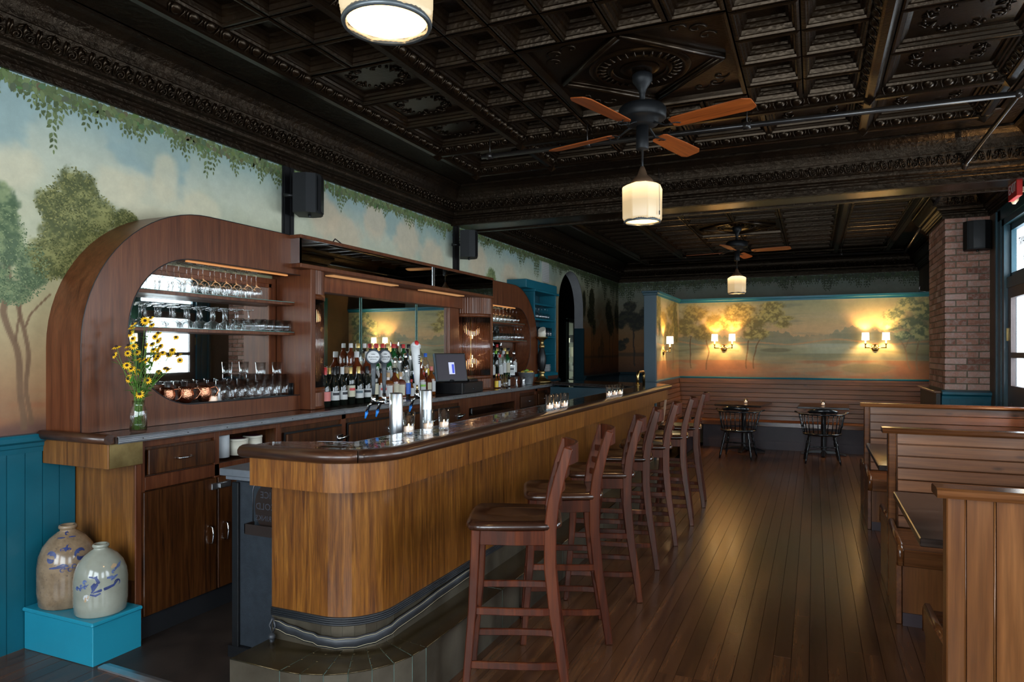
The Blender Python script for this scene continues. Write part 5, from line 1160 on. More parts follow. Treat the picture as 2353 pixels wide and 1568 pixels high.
sb_ = MB().box(1.10, XR-.02, 9.60, 9.64, 0, 1.08); 
pb = thing('pier_bench_end', 'short dark bench end panel with pale wood cap against the brick pier', 'bench', (1.2, 9.0, 0))
MB().box(1.185, 1.225, 8.43, 9.6, 0, 1.055).build('end_panel', mat('dark_panel', (.02, .016, .013), .5), pb); MB().box(1.17, 1.235, 8.46, 9.75, 1.055, 1.08).build('cap', M['trimwood'], pb, bevel=.004)
# ---------------------------------------------------------------- black tables and captain chairs
def ctable(x, y, sx, sy, rz, label):
    t = thing('pedestal_table', label, 'table', (x, y, 0), 'black pedestal tables at the wall bench', rz)
    tm_ = lambda mb, nm, m, **k: mb.build(nm, m, t, loc=None, **k)
    def L(mb, nm, m, bevel=0):
        me = mb.mesh(nm, m); o = bpy.data.objects.new(nm, me); C.objects.link(o); o.parent = t
        if bevel: b = o.modifiers.new('bevel', 'BEVEL'); b.width = bevel; b.segments = 1
        return o
    L(MB().box(-sx/2, sx/2, -sy/2, sy/2, .692, .722), 'table_top', M['tabletop'], .004); L(MB().lathe([(.05, .03), (.036, .06), (.034, .60), (.05, .69)], seg=14), 'column', M['black'])
    for a in range(4):
        c, s = math.cos(a*PI/2), math.sin(a*PI/2); L(bar4(MB(), [(0, 0, .05), (c*.15, s*.15, .045), (c*.30, s*.27, .015)], .05, [.05, .04, .02], (-s, c, 0)), 'base_foot', M['black'], .004)
    return t
ctable(-.965, 10.82, .66, .78, math.radians(-8), 'left square black pedestal table in front of the plank wall bench')
ctable(.13, 10.85, .66, .80, math.radians(-2), 'right square black pedestal table in front of the plank wall bench')
def turned(mb, p0, p1, r):
    p0, p1 = Vector(p0), Vector(p1); T = [0, .08, .16, .22, .26, .30, .38, .5, .6, .66, .70, .76, .88, 1]; Q = [.8, 1.0, .75, 1.2, .7, 1.1, 1.35, 1.1, .8, 1.25, .7, 1.1, .95, .65]
    return mb.tube([p0+(p1-p0)*t for t in T], [r*q for q in Q], 8)
def make_chair(label, loc, rz):
    """local: faces +y, back at -y"""
    t = thing('captain_chair', label, 'chair', loc, 'black captain chairs', rz); m = M['chair']
    def L(mb, nm, bevel=0):
        me = mb.mesh(nm, m); o = bpy.data.objects.new(nm, me); C.objects.link(o); o.parent = t; return o
    n = 24; outl = [(.245*math.cos(a)*(1 if math.sin(a) > 0 else 1.02), .22*math.sin(a)-(0.0)) for a in [2*PI*i/n for i in range(n)]]
    s = MB(); vs = []; rings = [(.80, .365), (.98, .378), (1.0, .392), (.95, .402), (.5, .394), (.1, .392)]
    for f, z in rings: vs += [(x*f, y*f, z) for x, y in outl]
    s.add(vs, [(i*n+k, i*n+(k+1) % n, (i+1)*n+(k+1) % n, (i+1)*n+k) for i in range(5) for k in range(n)]+[tuple(reversed(range(n))), tuple(5*n+k for k in range(n))], True); L(s, 'seat')
    for sx in (-1, 1):
        for sy in (-1, 1): L(turned(MB(), (sx*.15, sy*.12, .375), (sx*.215, sy*.20, 0), .016), 'leg')
        L(turned(MB(), (sx*.178, -.155, .20), (sx*.178, .155, .20), .009), 'side_stretcher')
    L(turned(MB(), (-.178, 0, .20), (.178, 0, .20), .010), 'stretcher')
    arm = [(.275*math.sin(a), -.235*math.cos(a)+.0, .655+.0*abs(a)) for a in [(-1+2*i/20)*1.75 for i in range(21)]]
    arm = [(-.335, .13, .668), (-.30, .12, .662)]+arm[2:-2]+[(.30, .12, .662), (.335, .13, .668)]
    L(MB().tube(arm, [.022]*len(arm), 8, flat=.55, up=(0, 0, 1)), 'arm_rail')
    cr = [(.265*math.sin(a), -.235*math.cos(a), .688+.022*math.cos(a*1.5)**2) for a in [(-1+2*i/12)*.78 for i in range(13)]]
    L(MB().tube(cr, [.004]+[.024]*2+[.030]*7+[.024]*2+[.004], 8, flat=1.15, up=(0, 0, 1)), 'crest')
    for i in range(11):
        a = (-1+2*i/10)*1.28; L(MB().tube([(.225*math.sin(a), -.20*math.cos(a), .395), (.262*math.sin(a), -.23*math.cos(a), .655)], .0065, 6), 'spindle')
    for sx in (-1, 1): L(turned(MB(), (sx*.225, .035, .395), (sx*.282, .06, .655), .013), 'arm_post')
    return t
M['chair'] = mat('chair_black', (.010, .012, .014), .22, coat=.6)
make_chair('left black spindle-back captain chair at the left pedestal table', (-.98, 10.16, 0), math.radians(-6))
make_chair('right black spindle-back captain chair at the right pedestal table', (.10, 10.15, 0), math.radians(3))
TG = 'candle glasses on the tables'
glass_candle(-.93, 10.75, .7225, .075, .030, 'lit candle glass on the left black pedestal table', TG); glass_candle(.12, 10.72, .7225, .075, .030, 'lit candle glass on the right black pedestal table', TG)
tt = thing('pedestal_table', 'third black table mostly hidden behind the farthest booth', 'table', (.95, 8.3, 0)); MB().box(.62, 1.15, 7.85, 8.38, .80, .83).build('table_top', M['tabletop'], tt); MB().lathe([(.15, 0), (.15, .02), (.035, .04), (.035, .80)], .88, 8.1, 0, 14).build('column', M['black'], tt)
glass_candle(.78, 8.15, .8305, .075, .028, 'left small candle glass just above the farthest booth rail', TG); glass_candle(.86, 8.15, .8305, .075, .028, 'right small candle glass just above the farthest booth rail', TG)
# ---------------------------------------------------------------- ceiling fans with lamps
def make_fan(label, x, y, rz):
    t = thing('ceiling_fan', label, 'ceiling fan', (x, y, 3.24), 'ceiling fans with opal lamps', rz)
    def L(mb, nm, m, par=None, lift=-3.24):
        me = mb.mesh(nm, m, (0, 0, -lift)); o = bpy.data.objects.new(nm, me); C.objects.link(o); o.parent = par or t; return o
    L(MB().lathe([(.045, 3.24), (.062, 3.225), (.062, 3.19), (.045, 3.165), (.028, 3.14), (.018, 3.11), (.016, 3.05)], seg=20), 'canopy', M['black_matt'])
    L(MB().lathe([(.02, 3.05), (.07, 3.045), (.13, 3.03), (.147, 3.01), (.147, 2.955), (.135, 2.945), (.10, 2.94), (.095, 2.915), (.05, 2.905)], seg=28), 'motor', M['black_matt'])
    L(MB().lathe([(.038, 2.905), (.040, 2.77), (.036, 2.762), (.008, 2.76), (.006, 2.66)], seg=16), 'switch_housing', M['black_matt'])
    for i in range(4):
        a = PI/2*i; c, s = math.cos(a), math.sin(a); mb = MB(); w0, w1 = .052, .066; tilt = -.20; vs = []
        for (r, w_) in ((.20, .036), (.225, w0), (.45, w1-.004), (.66, w1), (.70, w1-.02), (.705, w1-.03)):
            for sg in (-1, 1): vs.append((r, sg*w_, 2.885+sg*w_*tilt))
        n = len(vs)//2; top_ = [(x_, y_, z_+.007) for x_, y_, z_ in vs]; k = len(vs)
        fs = [(2*i_, 2*i_+2, 2*i_+3, 2*i_+1) for i_ in range(n-1)]+[(k+2*i_, k+2*i_+1, k+2*i_+3, k+2*i_+2) for i_ in range(n-1)]
        fs += [(2*i_, k+2*i_, k+2*i_+2, 2*i_+2) for i_ in range(n-1)]+[(2*i_+1, 2*i_+3, k+2*i_+3, k+2*i_+1) for i_ in range(n-1)]+[(0, 1, k+1, k), (2*n-2, k+2*n-2, k+2*n-1, 2*n-1)]
        mb.add(vs+top_, fs); b = L(mb, 'blade', M['fan_blade']); b.rotation_euler = (0, 0, a)
        ib = MB(); ib.tube([(.06, 0, 2.925), (.11, 0, 2.905), (.16, 0, 2.880), (.20, 0, 2.882)], [.018, .010, .008, .012], 6, flat=.5)
        for sg in (-1, 1): ib.tube([(.17, 0, 2.879), (.20, sg*.03, 2.877+sg*.006), (.235, sg*.034, 2.877+sg*.006), (.25, sg*.015, 2.878+sg*.003), (.235, 0, 2.878)], .006, 6, flat=.5)
        ib2 = L(ib, 'blade_iron', M['black_matt']); ib2.rotation_euler = (0, 0, a)
    L(MB().tube([(0, 0, 2.77), (0, 0, 2.60)], .007, 8), 'rod', M['black_matt'])
    L(MB().lathe([(.012, 2.655), (.022, 2.63), (.032, 2.60), (.060, 2.575), (.075, 2.55), (.072, 2.545)], seg=20), 'lamp_fitter', mat('fitter_brown', (.10, .06, .035), .4, .3) if 'fit' not in M else M['fit'])
    oct_ = lambda a: (1/max(abs(math.cos((a % (PI/4))-PI/8)), .1)*.93)*(1+.012*math.cos(a*48))
    sh = MB().lathe([(.072, 2.548), (.095, 2.540), (.121, 2.525), (.125, 2.515), (.123, 2.33), (.118, 2.318), (.112, 2.312), (.108, 2.32), (.117, 2.335), (.118, 2.51), (.07, 2.54)], seg=96, cap=False, rmul=lambda a: 1.0 if False else oct_(a)); so = L(sh, 'lamp_glass', M['opal'])
    L(MB().lathe([(.104, 2.305), (.112, 2.303), (.115, 2.312), (.110, 2.322), (.102, 2.318)], seg=40, cap=False), 'glass_rim', M['rimglass'])
    L(MB().sphere((0, 0, 2.45), .03, 12, 8, 1, 1, 1.3), 'bulb', M['fanbulb'])
    L(MB().tube([(.126, -.02, 2.62), (.13, -.02, 2.45), (.13, -.02, 2.36)], .0015, 5).lathe([(.003, 0), (.004, .02), (.001, .03)], .13, -.02, 2.335, 8), 'pull_chain', M['black'])
    l = bpy.data.lights.new('fan_lamp', 'POINT'); l.energy = 13; l.color = (1., .62, .28); l.shadow_soft_size = .05; lo = bpy.data.objects.new('fan_lamp', l); C.objects.link(lo); lo.parent = t; lo.location = (0, 0, 2.39-3.24)
    return t
M['rimglass'] = mat('rim_metal', (.10, .11, .115), .35, .5); M['fanbulb'] = emis('fan_bulb', (1., .66, .34), 5)
F0 = make_fan('wood-bladed ceiling fan with opal glass lamp above the middle of the bar', -.98, 4.23, math.radians(-17)); kids(F0)
copy_tree(F0, loc=(-.98, 9.96, 3.24), rz=math.radians(-8), label='far wood-bladed ceiling fan with glowing opal lamp before the river mural')
copy_tree(F0, loc=(-1.0, 1.47, 3.24), rz=math.radians(100), label='nearest ceiling fan of which only the large opal lamp shows at top')
for o_ in [x for x in C.objects if x.name.startswith('ceiling_fan.002')]: o_.location = (-1.0, 1.47, 3.27)
# ---------------------------------------------------------------- sprinkler pipes
def pipe(pts, r, label, extra=None):
    t = thing('sprinkler_pipe', label, 'pipe', pts[0], 'black pipes under the tin ceiling'); MB().tube(pts, r, 10).build('pipe', M['pipe'], t)
    for p, q in zip(pts[1:-1], pts[1:-1]): MB().sphere(p, r*1.5, 10, 8).build('elbow', M['pipe'], t)
    for a in (extra or []):
        MB().tube([(a[0]-.025, a[1], a[2]), (a[0]+.025, a[1], a[2])] if a[3] == 'X' else [(a[0], a[1]-.025, a[2]), (a[0], a[1]+.025, a[2])], r*1.35, 10).build('coupling', M['pipe'], t)
        MB().tube([(a[0], a[1], a[2]), (a[0], a[1], 3.2)], .004, 6).build('hanger', M['pipe'], t)
    return t
pipe([(-2.42, 4.88, 3.05), (1.13, 4.98, 3.05), (1.12, 6.52, 3.02), (1.12, 6.56, 2.985)], .019, 'black sprinkler pipe crossing the near ceiling past the fan and elbowing right', [(-.42, 4.94, 3.05, 'X'), (-1.55, 4.90, 3.05, 'X'), (-2.35, 4.88, 3.05, 'X')])
pipe([(1.12, 7.15, 3.05), (1.30, 12.15, 3.05), (-2.40, 11.75, 3.05)], .019, 'sprinkler pipe under far tin ceiling running along the brick pier side', [(.4, 12.05, 3.05, 'X')])
# ---------------------------------------------------------------- speakers
def speaker(x, y, z, rz, label):
    t = thing('wall_speaker', label, 'speaker', (x, y, z), 'black wall speakers', rz)
    def L(mb, nm, m):
        me = mb.mesh(nm, m); o = bpy.data.objects.new(nm, me); C.objects.link(o); o.parent = t; return o
    pts = [(-.10, -.10), (.10, -.10), (.125, .0), (.10, .065), (.05, .09), (-.05, .09), (-.10, .065), (-.125, 0)]
    mb = MB(); mb.prism(pts, 'Z', -.145, .145); L(mb, 'cabinet', M['black_matt']); L(MB().prism([(-.085, .079), (.085, .079), (.05, .096), (-.05, .096)], 'Z', -.13, .13), 'grille', M['black'])
    L(MB().tube([(0, -.10, 0), (0, -.19, 0)], .015, 8), 'bracket', M['black']); L(MB().lathe([(.012, 0), (.012, .02)], 0, 0, -.165, 8), 'knob', M['black'])
    return t
speaker(-3.46, 4.07, 2.67, math.radians(-62), 'nearer black speaker on the mural wall above the mirrored canopy')
speaker(-3.46, 6.66, 2.67, math.radians(-62), 'farther black speaker on the mural wall at the ceiling beam')
speaker(1.53, 8.31, 2.685, math.radians(180), 'black speaker mounted high on the brick pier')
# ---------------------------------------------------------------- sconces
def sconce(x, y, z, rz, arms, label, k=1.):
    t = thing('wall_sconce', label, 'wall lamp', (x, y, z), 'brass candle-style wall sconces', rz)   # local: wall at +y, room to -y
    def L(mb, nm, m, par=None):
        me = mb.mesh(nm, m); o = bpy.data.objects.new(nm, me); C.objects.link(o); o.parent = par or t; return o
    L(MB().xf(Matrix()).lathe([(.055, 0), (.055, .012), (.03, .02), (0, .022)], seg=20).xf(Matrix.Rotation(PI/2, 4, 'X')), 'backplate', M['brass'])
    L(MB().tube([(0, 0, 0), (0, -.10, 0)], .009, 8).sphere((0, -.10, 0), .014, 8, 6), 'arm_stub', M['brass'])
    if len(arms) > 1: L(MB().tube([(arms[0], -.10, .0), (arms[-1], -.10, .0)], .008, 8), 'cross_arm', M['brass'])
    for ax in arms:
        L(MB().tube([(ax, -.10, -.008), (ax, -.10, .055)], .010, 8).lathe([(.012, .05), (.024, .062), (.024, .066), (.010, .068)], ax, -.10, 0, 14), 'cup', M['brass'])
        L(MB().lathe([(.011, .066), (.011, .125)], ax, -.10, 0, 12), 'candle_sleeve', M['sleeve'])
        L(MB().lathe([(.052, .115), (.048, .225)], ax, -.10, 0, 24, cap=False), 'shade', M['shade2'])
        l = bpy.data.lights.new('sconce_lamp', 'POINT'); l.energy = 26.0*k; l.color = (1., .60, .24); l.shadow_soft_size = .02; lo = bpy.data.objects.new('sconce_lamp', l); C.objects.link(lo); lo.parent = t; lo.location = (ax, -.10, .17)
    return t
M['sleeve'] = mat('candle_sleeve', (.8, .7, .5), .5, emit=(1, .65, .3), es=2.0); M['shade2'] = mat('parchment_shade', (.9, .8, .6), .8, emit=(1., .80, .48), es=4.5)
sconce(-1.335, YP, 1.555, 0, (-.135, .135), 'left double brass sconce on the river mural'); sconce(.84, YP, 1.555, 0, (-.135, .135), 'right double brass sconce on the river mural')
sconce(XW, 10.25, 1.50, math.radians(90), (0,), 'brass sconce seen side on at the mural corner by the blue post')
sconce(XR, 6.52, 1.53, math.radians(-90), (-.135, .135), 'sconce with cream shades in front of the entrance door glass')
# ---------------------------------------------------------------- wall bits
vg = MB().box(XL, XL+.008, 9.37, 9.66, 2.52, 2.83); v_ = tag(vg.build('wall_vent', mat('vent_grey', (.42, .42, .38), .6), loc=(XL, 9.5, 2.68)), 'pale slotted air vent in mural above the blue shelves', 'vent')
for i in range(11): MB().box(XL+.008, XL+.013, 9.39, 9.64, 2.545+i*.025, 2.557+i*.025).build('slat', M['white'], v_)
ex = thing('exit_sign', 'red exit sign edge at top right corner above the entrance', 'sign', (XR-.09, 7.06, 2.84)); MB().box(XR-.16, XR-.12, 6.74, 7.01, 2.77, 2.93).build('housing', M['red'], ex, bevel=.003); MB().box(XR-.12, XR, 6.90, 6.94, 2.83, 2.87).build('bracket', M['white'], ex)
MB().lathe([(.035, 0), (.03, .04), (.012, .07)], 0, 0, 0, 14).xf(Matrix.Translation((XR-.10, 7.07, 2.83)) @ Matrix.Rotation(math.radians(200), 4, 'X')).build('emergency_lamp', M['cream'], ex)
me = text_mesh('EXIT', .11, M['white'], 'lettering'); o = inst(me, 'lettering', (XR-.162, 6.875, 2.85), ex); o.rotation_euler = (PI/2, 0, -PI/2)
cm = MB().tube([(1.42, YP+.05, 2.366), (1.42, YP+.05, 2.44), (1.43, YP+.05, 2.46)], .008, 6).tube([(1.42, YP+.02, 2.385), (1.50, YP+.02, 2.375), (1.66, YP+.02, 2.38)], .006, 6); tag(cm.build('wall_hook', M['steel'], loc=(1.42, YP+.05, 2.366)), 'small metal hook and rod on top of the mural partition', 'hook')
pw_ = MB().box(-1.86, -1.82, 9.98, 10.02, 0, 0); 
tag(bar4(MB(), [(-1.72, 8.12, .02), (-1.64, 8.35, .97)], .022, .022, (1, 0, 0)).build('wooden_stick', mat('pale_stick', (.45, .27, .17), .6), loc=(-1.72, 8.12, .02)), 'thin pale wooden stick leaning behind the far bar end', 'stick')
# ---------------------------------------------------------------- bottles
PROF = {
 'bordeaux': ([(.0, .004), (.030, 0), (.037, .004), (.037, .185), (.034, .205), (.018, .232), (.0145, .245), (.0145, .292), (.016, .294), (.016, .302), (.0, .303)], (.238, .304, .0155), (.06, .15, .0376)),
 'burgundy': ([(.0, .004), (.033, 0), (.041, .004), (.041, .130), (.036, .165), (.024, .205), (.016, .235), (.0145, .25), (.0145, .295), (.0, .296)], (.242, .298, .0157), (.045, .115, .0416)),
 'round': ([(.0, .003), (.036, 0), (.043, .005), (.043, .150), (.038, .175), (.020, .198), (.015, .21), (.015, .255), (.0, .256)], (.235, .275, .0175), (.035, .135, .0436)),
 'tall': ([(.0, .003), (.030, 0), (.036, .004), (.037, .205), (.030, .232), (.0155, .255), (.0145, .30), (.0, .301)], (.28, .318, .017), (.05, .17, .0376)),
 'square': ([(.0, .003), (.040, 0), (.044, .004), (.044, .140), (.036, .160), (.016, .172), (.015, .21), (.0, .211)], (.195, .235, .0175), (.03, .125, .0446)),
 'small': ([(.0, .002), (.022, 0), (.026, .003), (.026, .085), (.018, .105), (.009, .12), (.009, .150), (.0, .151)], (.14, .165, .011), (.012, .085, .0265)),
 'magnum': ([(.0, .003), (.048, 0), (.057, .006), (.057, .170), (.050, .205), (.026, .24), (.017, .26), (.017, .31), (.0, .311)], (.285, .335, .021), (.05, .15, .0576)),
}
BM = {}
def bmesh_of(kind, part, m):
    k = (kind, part, m.name)
    if k in BM: return BM[k]
    pr, cap, lab = PROF[kind]; seg = 14 if kind != 'square' else 4; mb = MB(); a0 = PI/4 if kind == 'square' else 0
    if part == 'bottle_body': 
        if kind == 'square':
            mb.lathe([(r*1.25 if r > .02 else r, z) for r, z in pr], seg=4, smooth=False, cap=False, a0=PI/4, a1=PI/4+2*PI)
        else: mb.lathe(pr, seg=16, cap=False)
    elif part == 'bottle_cap': mb.lathe([(cap[2], cap[0]), (cap[2], cap[1]-.003), (cap[2]*.8, cap[1]), (0, cap[1])], seg=12, cap=False)
    elif part == 'pourer': mb.tube([(0, 0, pr[-1][1]), (0, 0, pr[-1][1]+.012), (.004, 0, pr[-1][1]+.03), (.010, 0, pr[-1][1]+.055)], [.011, .010, .005, .003], 7)
    elif part == 'bottle_label':
        if kind == 'square': mb.box(.0392, .0402, -.030, .030, lab[0], lab[1])
        else: mb.lathe([(lab[2], lab[0]), (lab[2], lab[1])], seg=12, a0=-1.15, a1=1.15, cap=False)
    elif part == 'label_band':
        mid = lab[0]*.45+lab[1]*.55; r = lab[2]+.0005; 
        if kind == 'square': mb.box(.0400, .0408, -.024, .024, mid, mid+.018)
        else: mb.lathe([(r, mid), (r, mid+.02)], seg=8, a0=-.7, a1=.7, cap=False)
    BM[k] = mb.mesh(part, m); return BM[k]
ORD = ['first', 'second', 'third', 'fourth', 'fifth', 'sixth', 'seventh', 'eighth', 'ninth', 'tenth', 'eleventh', 'twelfth', 'thirteenth', 'fourteenth', 'fifteenth', 'sixteenth', 'seventeenth', 'eighteenth']
def bottle(kind, x, y, z, glass, cap, lab, label, grp, band=None, rz=None, name='bottle', s=1.0):
    t = thing(name, label, 'bottle', (x, y, z), grp, rz if rz is not None else R.uniform(-.9, -.1)); t.scale = (s, s, s)
    def P(part, m): o = bpy.data.objects.new(part, bmesh_of(kind, part, m)); C.objects.link(o); o.parent = t; return o
    P('bottle_body', M[glass])
    if cap == 'pourer': P('pourer', M['chrome'])
    elif cap: P('bottle_cap', M[cap])
    if lab: P('bottle_label', M[lab])
    if band: P('label_band', M[band])
    return t
ZC = 1.0815
nm = {'dark_glass': 'dark', 'green_glass': 'green glass', 'amber': 'amber', 'whisky': 'brown', 'clear_bottle': 'clear', 'blue_bottle': 'pale blue'}
cn = {'red': 'red cap', 'purple_foil': 'dark purple foil', 'gold': 'gold foil', 'white': 'white cap', 'black': 'black cap', 'cork': 'cork stopper', 'pourer': 'metal pourer', 'chrome': 'silver cap', 'paper': 'white cap', 'lime': 'green cap', 'salmon': 'orange cap', 'blue': 'blue cap'}
ln = {None: 'no label', 'paper': 'white label', 'paper_c': 'cream label', 'salmon': 'pink label', 'blue': 'blue label', 'lemon': 'yellow label', 'black': 'black label', 'red': 'red label'}
def row(L, x, z, where, grp, jx=.0):
    for i, b in enumerate(L):
        y, k, g, c_, l_ = b[:5]; bd = b[5] if len(b) > 5 else None
        kn = {'bordeaux': 'wine bottle', 'burgundy': 'wine bottle', 'round': 'liquor bottle', 'tall': 'tall bottle', 'square': 'square liquor bottle', 'small': 'small bottle', 'magnum': 'big whiskey bottle'}[k]
        bottle(k, x+(b[6] if len(b) > 6 else 0)+R.uniform(-jx, jx), y, z, g, c_, l_, '%s %s with %s, %s from left, %s' % (nm[g], kn, cn[c_], ORD[i], where), grp, bd)
M['slate_dark'] = mat('tap_grey', (.045, .052, .06), .4)
ts = thing('tier_shelf', 'dark stepped riser shelf under the bottles before the bar mirror', 'shelf', (-3.5, 5.2, ZC))
MB().box(-3.563, -3.49, 4.60, 5.80, ZC, 1.250).build('upper_step', M['black'], ts); MB().box(-3.489, -3.425, 4.60, 5.78, ZC, 1.165).build('lower_step', M['black'], ts)
row([(4.13, 'burgundy', 'dark_glass', 'red', 'salmon'), (4.237, 'burgundy', 'dark_glass', 'black', 'paper', 'ink'), (4.335, 'burgundy', 'dark_glass', 'paper', 'paper', 'ink'), (4.44, 'bordeaux', 'dark_glass', 'gold', 'paper_c', 'red'), (4.545, 'burgundy', 'dark_glass', 'gold', 'paper', 'slate'), (4.655, 'burgundy', 'dark_glass', 'black', 'paper', 'ink'),
     (4.76, 'bordeaux', 'dark_glass', 'purple_foil', 'paper_c'), (4.865, 'round', 'amber', 'black', 'paper', 'red'), (4.965, 'square', 'amber', 'cork', 'paper'), (5.06, 'round', 'whisky', 'black', 'paper_c'), (5.155, 'square', 'whisky', 'cork', 'paper_c'), (5.245, 'round', 'clear_bottle', 'chrome', 'blue'), (5.335, 'small', 'amber', 'red', 'paper'),
     (5.415, 'square', 'clear_bottle', 'chrome', 'paper'), (5.51, 'round', 'whisky', 'pourer', 'paper', 'lime'), (5.60, 'square', 'whisky', 'pourer', 'paper_c'), (5.69, 'round', 'amber', 'salmon', 'paper')], -3.365, ZC, 'front row by mirror', 'bottles before the bar mirror')
row([(4.06, 'bordeaux', 'dark_glass', 'purple_foil', 'paper', 'red'), (4.18, 'bordeaux', 'dark_glass', 'black', None), (4.29, 'bordeaux', 'dark_glass', 'gold', None), (4.39, 'bordeaux', 'dark_glass', 'black', None), (4.50, 'bordeaux', 'dark_glass', 'cork', 'paper')], -3.455, ZC, 'second wine row', 'wine bottles behind the front row')
row([(4.645, 'magnum', 'whisky', 'white', 'black'), (4.79, 'magnum', 'whisky', 'white', 'paper_c'), (4.91, 'tall', 'green_glass', 'purple_foil', 'paper'), (5.01, 'round', 'clear_bottle', 'black', 'paper'), (5.105, 'tall', 'green_glass', 'paper', 'paper'), (5.20, 'round', 'clear_bottle', 'chrome', 'lemon'), (5.29, 'round', 'clear_bottle', 'chrome', 'paper'), (5.38, 'tall', 'dark_glass', 'chrome', 'paper'),
     (5.47, 'round', 'clear_bottle', 'pourer', None), (5.555, 'tall', 'green_glass', 'black', 'blue'), (5.645, 'round', 'amber', 'gold', 'red'), (5.735, 'tall', 'clear_bottle', 'blue', 'lemon')], -3.457, 1.1655, 'middle tier', 'bottles on the middle tier')
row([(4.66, 'tall', 'whisky', 'white', None), (4.76, 'tall', 'clear_bottle', 'gold', 'paper_c'), (4.85, 'tall', 'clear_bottle', 'paper', 'paper'), (4.94, 'round', 'clear_bottle', 'black', 'paper'), (5.025, 'tall', 'clear_bottle', 'red', 'paper_c'), (5.115, 'tall', 'green_glass', 'red', 'paper'), (5.20, 'tall', 'clear_bottle', 'gold', None), (5.285, 'tall', 'green_glass', 'red', 'paper_c'),
     (5.37, 'tall', 'clear_bottle', 'pourer', 'paper'), (5.455, 'tall', 'green_glass', 'red', 'paper'), (5.545, 'tall', 'clear_bottle', 'black', 'paper'), (5.635, 'round', 'clear_bottle', 'black', None), (5.735, 'tall', 'clear_bottle', 'white', 'paper')], -3.528, 1.2505, 'top tier', 'bottles on the top tier')
# far arched cabinet bottles
row([(7.02, 'small', 'amber', 'gold', 'lemon'), (7.085, 'small', 'amber', 'salmon', 'paper')], -3.30, ZC, 'counter right of the till', 'bitters bottles right of the till')
row([(7.42, 'small', 'dark_glass', 'black', 'paper')], -3.33, ZC, 'beside the mixing glass', 'bottle by the mixing glass')
s3 = thing('tier_shelf', 'small riser shelf inside the far arched cabinet', 'shelf', (-3.5, 7.5, 1.19)); MB().box(-3.60, -3.52, 7.0, 8.02, 1.19, 1.27).build('step', M['black'], s3)
row([(7.03, 'square', 'blue_bottle', 'black', 'paper'), (7.14, 'tall', 'blue_bottle', 'chrome', 'blue'), (7.25, 'round', 'clear_bottle', 'black', 'paper'), (7.36, 'tall', 'dark_glass', 'lime', None), (7.47, 'round', 'clear_bottle', 'red', 'paper'), (7.58, 'tall', 'clear_bottle', 'white', 'paper'), (7.69, 'tall', 'green_glass', 'gold', 'paper_c'), (7.80, 'square', 'clear_bottle', 'black', 'paper', 'ink'), (7.90, 'tall', 'clear_bottle', 'chrome', 'paper')], -3.465, 1.19, 'far cabinet front row', 'bottles in the far cabinet front row')
row([(7.05, 'tall', 'clear_bottle', 'black', None), (7.16, 'round', 'clear_bottle', 'gold', 'paper'), (7.27, 'tall', 'clear_bottle', 'pourer', None), (7.38, 'tall', 'clear_bottle', 'pourer', 'paper'), (7.49, 'round', 'clear_bottle', 'black', 'paper'), (7.60, 'tall', 'clear_bottle', 'red', 'paper'), (7.71, 'tall', 'clear_bottle', 'pourer', 'paper_c'), (7.83, 'round', 'clear_bottle', 'gold', 'paper'), (7.94, 'round', 'clear_bottle', 'black', None)], -3.56, 1.2705, 'far cabinet back row', 'bottles in the far cabinet back row')
# ---------------------------------------------------------------- glassware
GP = {}; ROWS = {}
def gmesh(kind):
    if kind in GP: return GP[kind]
    mb = MB()
    if kind == 'wine':   # upside down, resting on rim
        mb.lathe([(.033, 0), (.039, .025), (.042, .045), (.036, .072), (.018, .088), (.0045, .098), (.004, .165), (.010, .176), (.036, .182), (.036, .1845), (.0, .183)], seg=16, cap=False)
    elif kind == 'coupe': mb.lathe([(.047, 0), (.046, .018), (.036, .040), (.012, .052), (.0045, .060), (.004, .125), (.010, .132), (.034, .138), (.034, .1405), (0, .139)], seg=16, cap=False)
    elif kind == 'tumbler': mb.lathe([(.0, .008), (.026, .006), (.028, 0), (.029, .004), (.034, .085), (.032, .085), (.027, .012)], seg=14, cap=False)
    elif kind == 'cut': mb.lathe([(.0, .008), (.030, 0), (.036, .004), (.037, .082), (.034, .082), (.031, .012)], seg=20, cap=False, rmul=None)
    elif kind == 'pint': mb.lathe([(.0, .010), (.028, .0), (.031, .004), (.036, .125), (.034, .125), (.029, .014)], seg=14, cap=False)
    elif kind == 'highball': mb.lathe([(.0, .010), (.027, .0), (.029, .004), (.031, .150), (.029, .150), (.027, .014)], seg=14, cap=False)
    elif kind == 'shot': mb.lathe([(.0, .010), (.02, 0), (.025, .07), (.023, .07), (.019, .012)], seg=12, cap=False)
    GP[kind] = mb.mesh(kind+'_glass', M['glass']); return GP[kind]
def glasses(kind, name, L, z, label, grp):
    for i, (x, y) in enumerate(L):
        o = inst(gmesh(kind), name, (x, y, z)); rowk = grp+('|%.1f' % x); rk_ = ROWS.setdefault(grp, {}); fr = 'front' if x > -3.515 else 'back'; rk_[fr] = rk_.get(fr, 0)+1
        tag(o, '%s, %s from left, %s row' % (label, ORD[rk_[fr]-1], fr), 'glass', grp)
def line(x, y0, y1, n): return [(x+R.uniform(-.004, .004), y0+(y1-y0)*i/(n-1)) for i in range(n)]
g = 'upturned wine glasses on the upper shelf of the near cabinet'
glasses('wine', 'wine_glass', line(-3.485, 2.76, 3.56, 10), 1.8555, 'upturned wine glass on near cabinet upper shelf', g); glasses('wine', 'wine_glass', line(-3.57, 2.80, 3.60, 10), 1.8555, 'upturned wine glass on near cabinet upper shelf', g)
g = 'upturned coupe glasses on the lower shelf of the near cabinet'
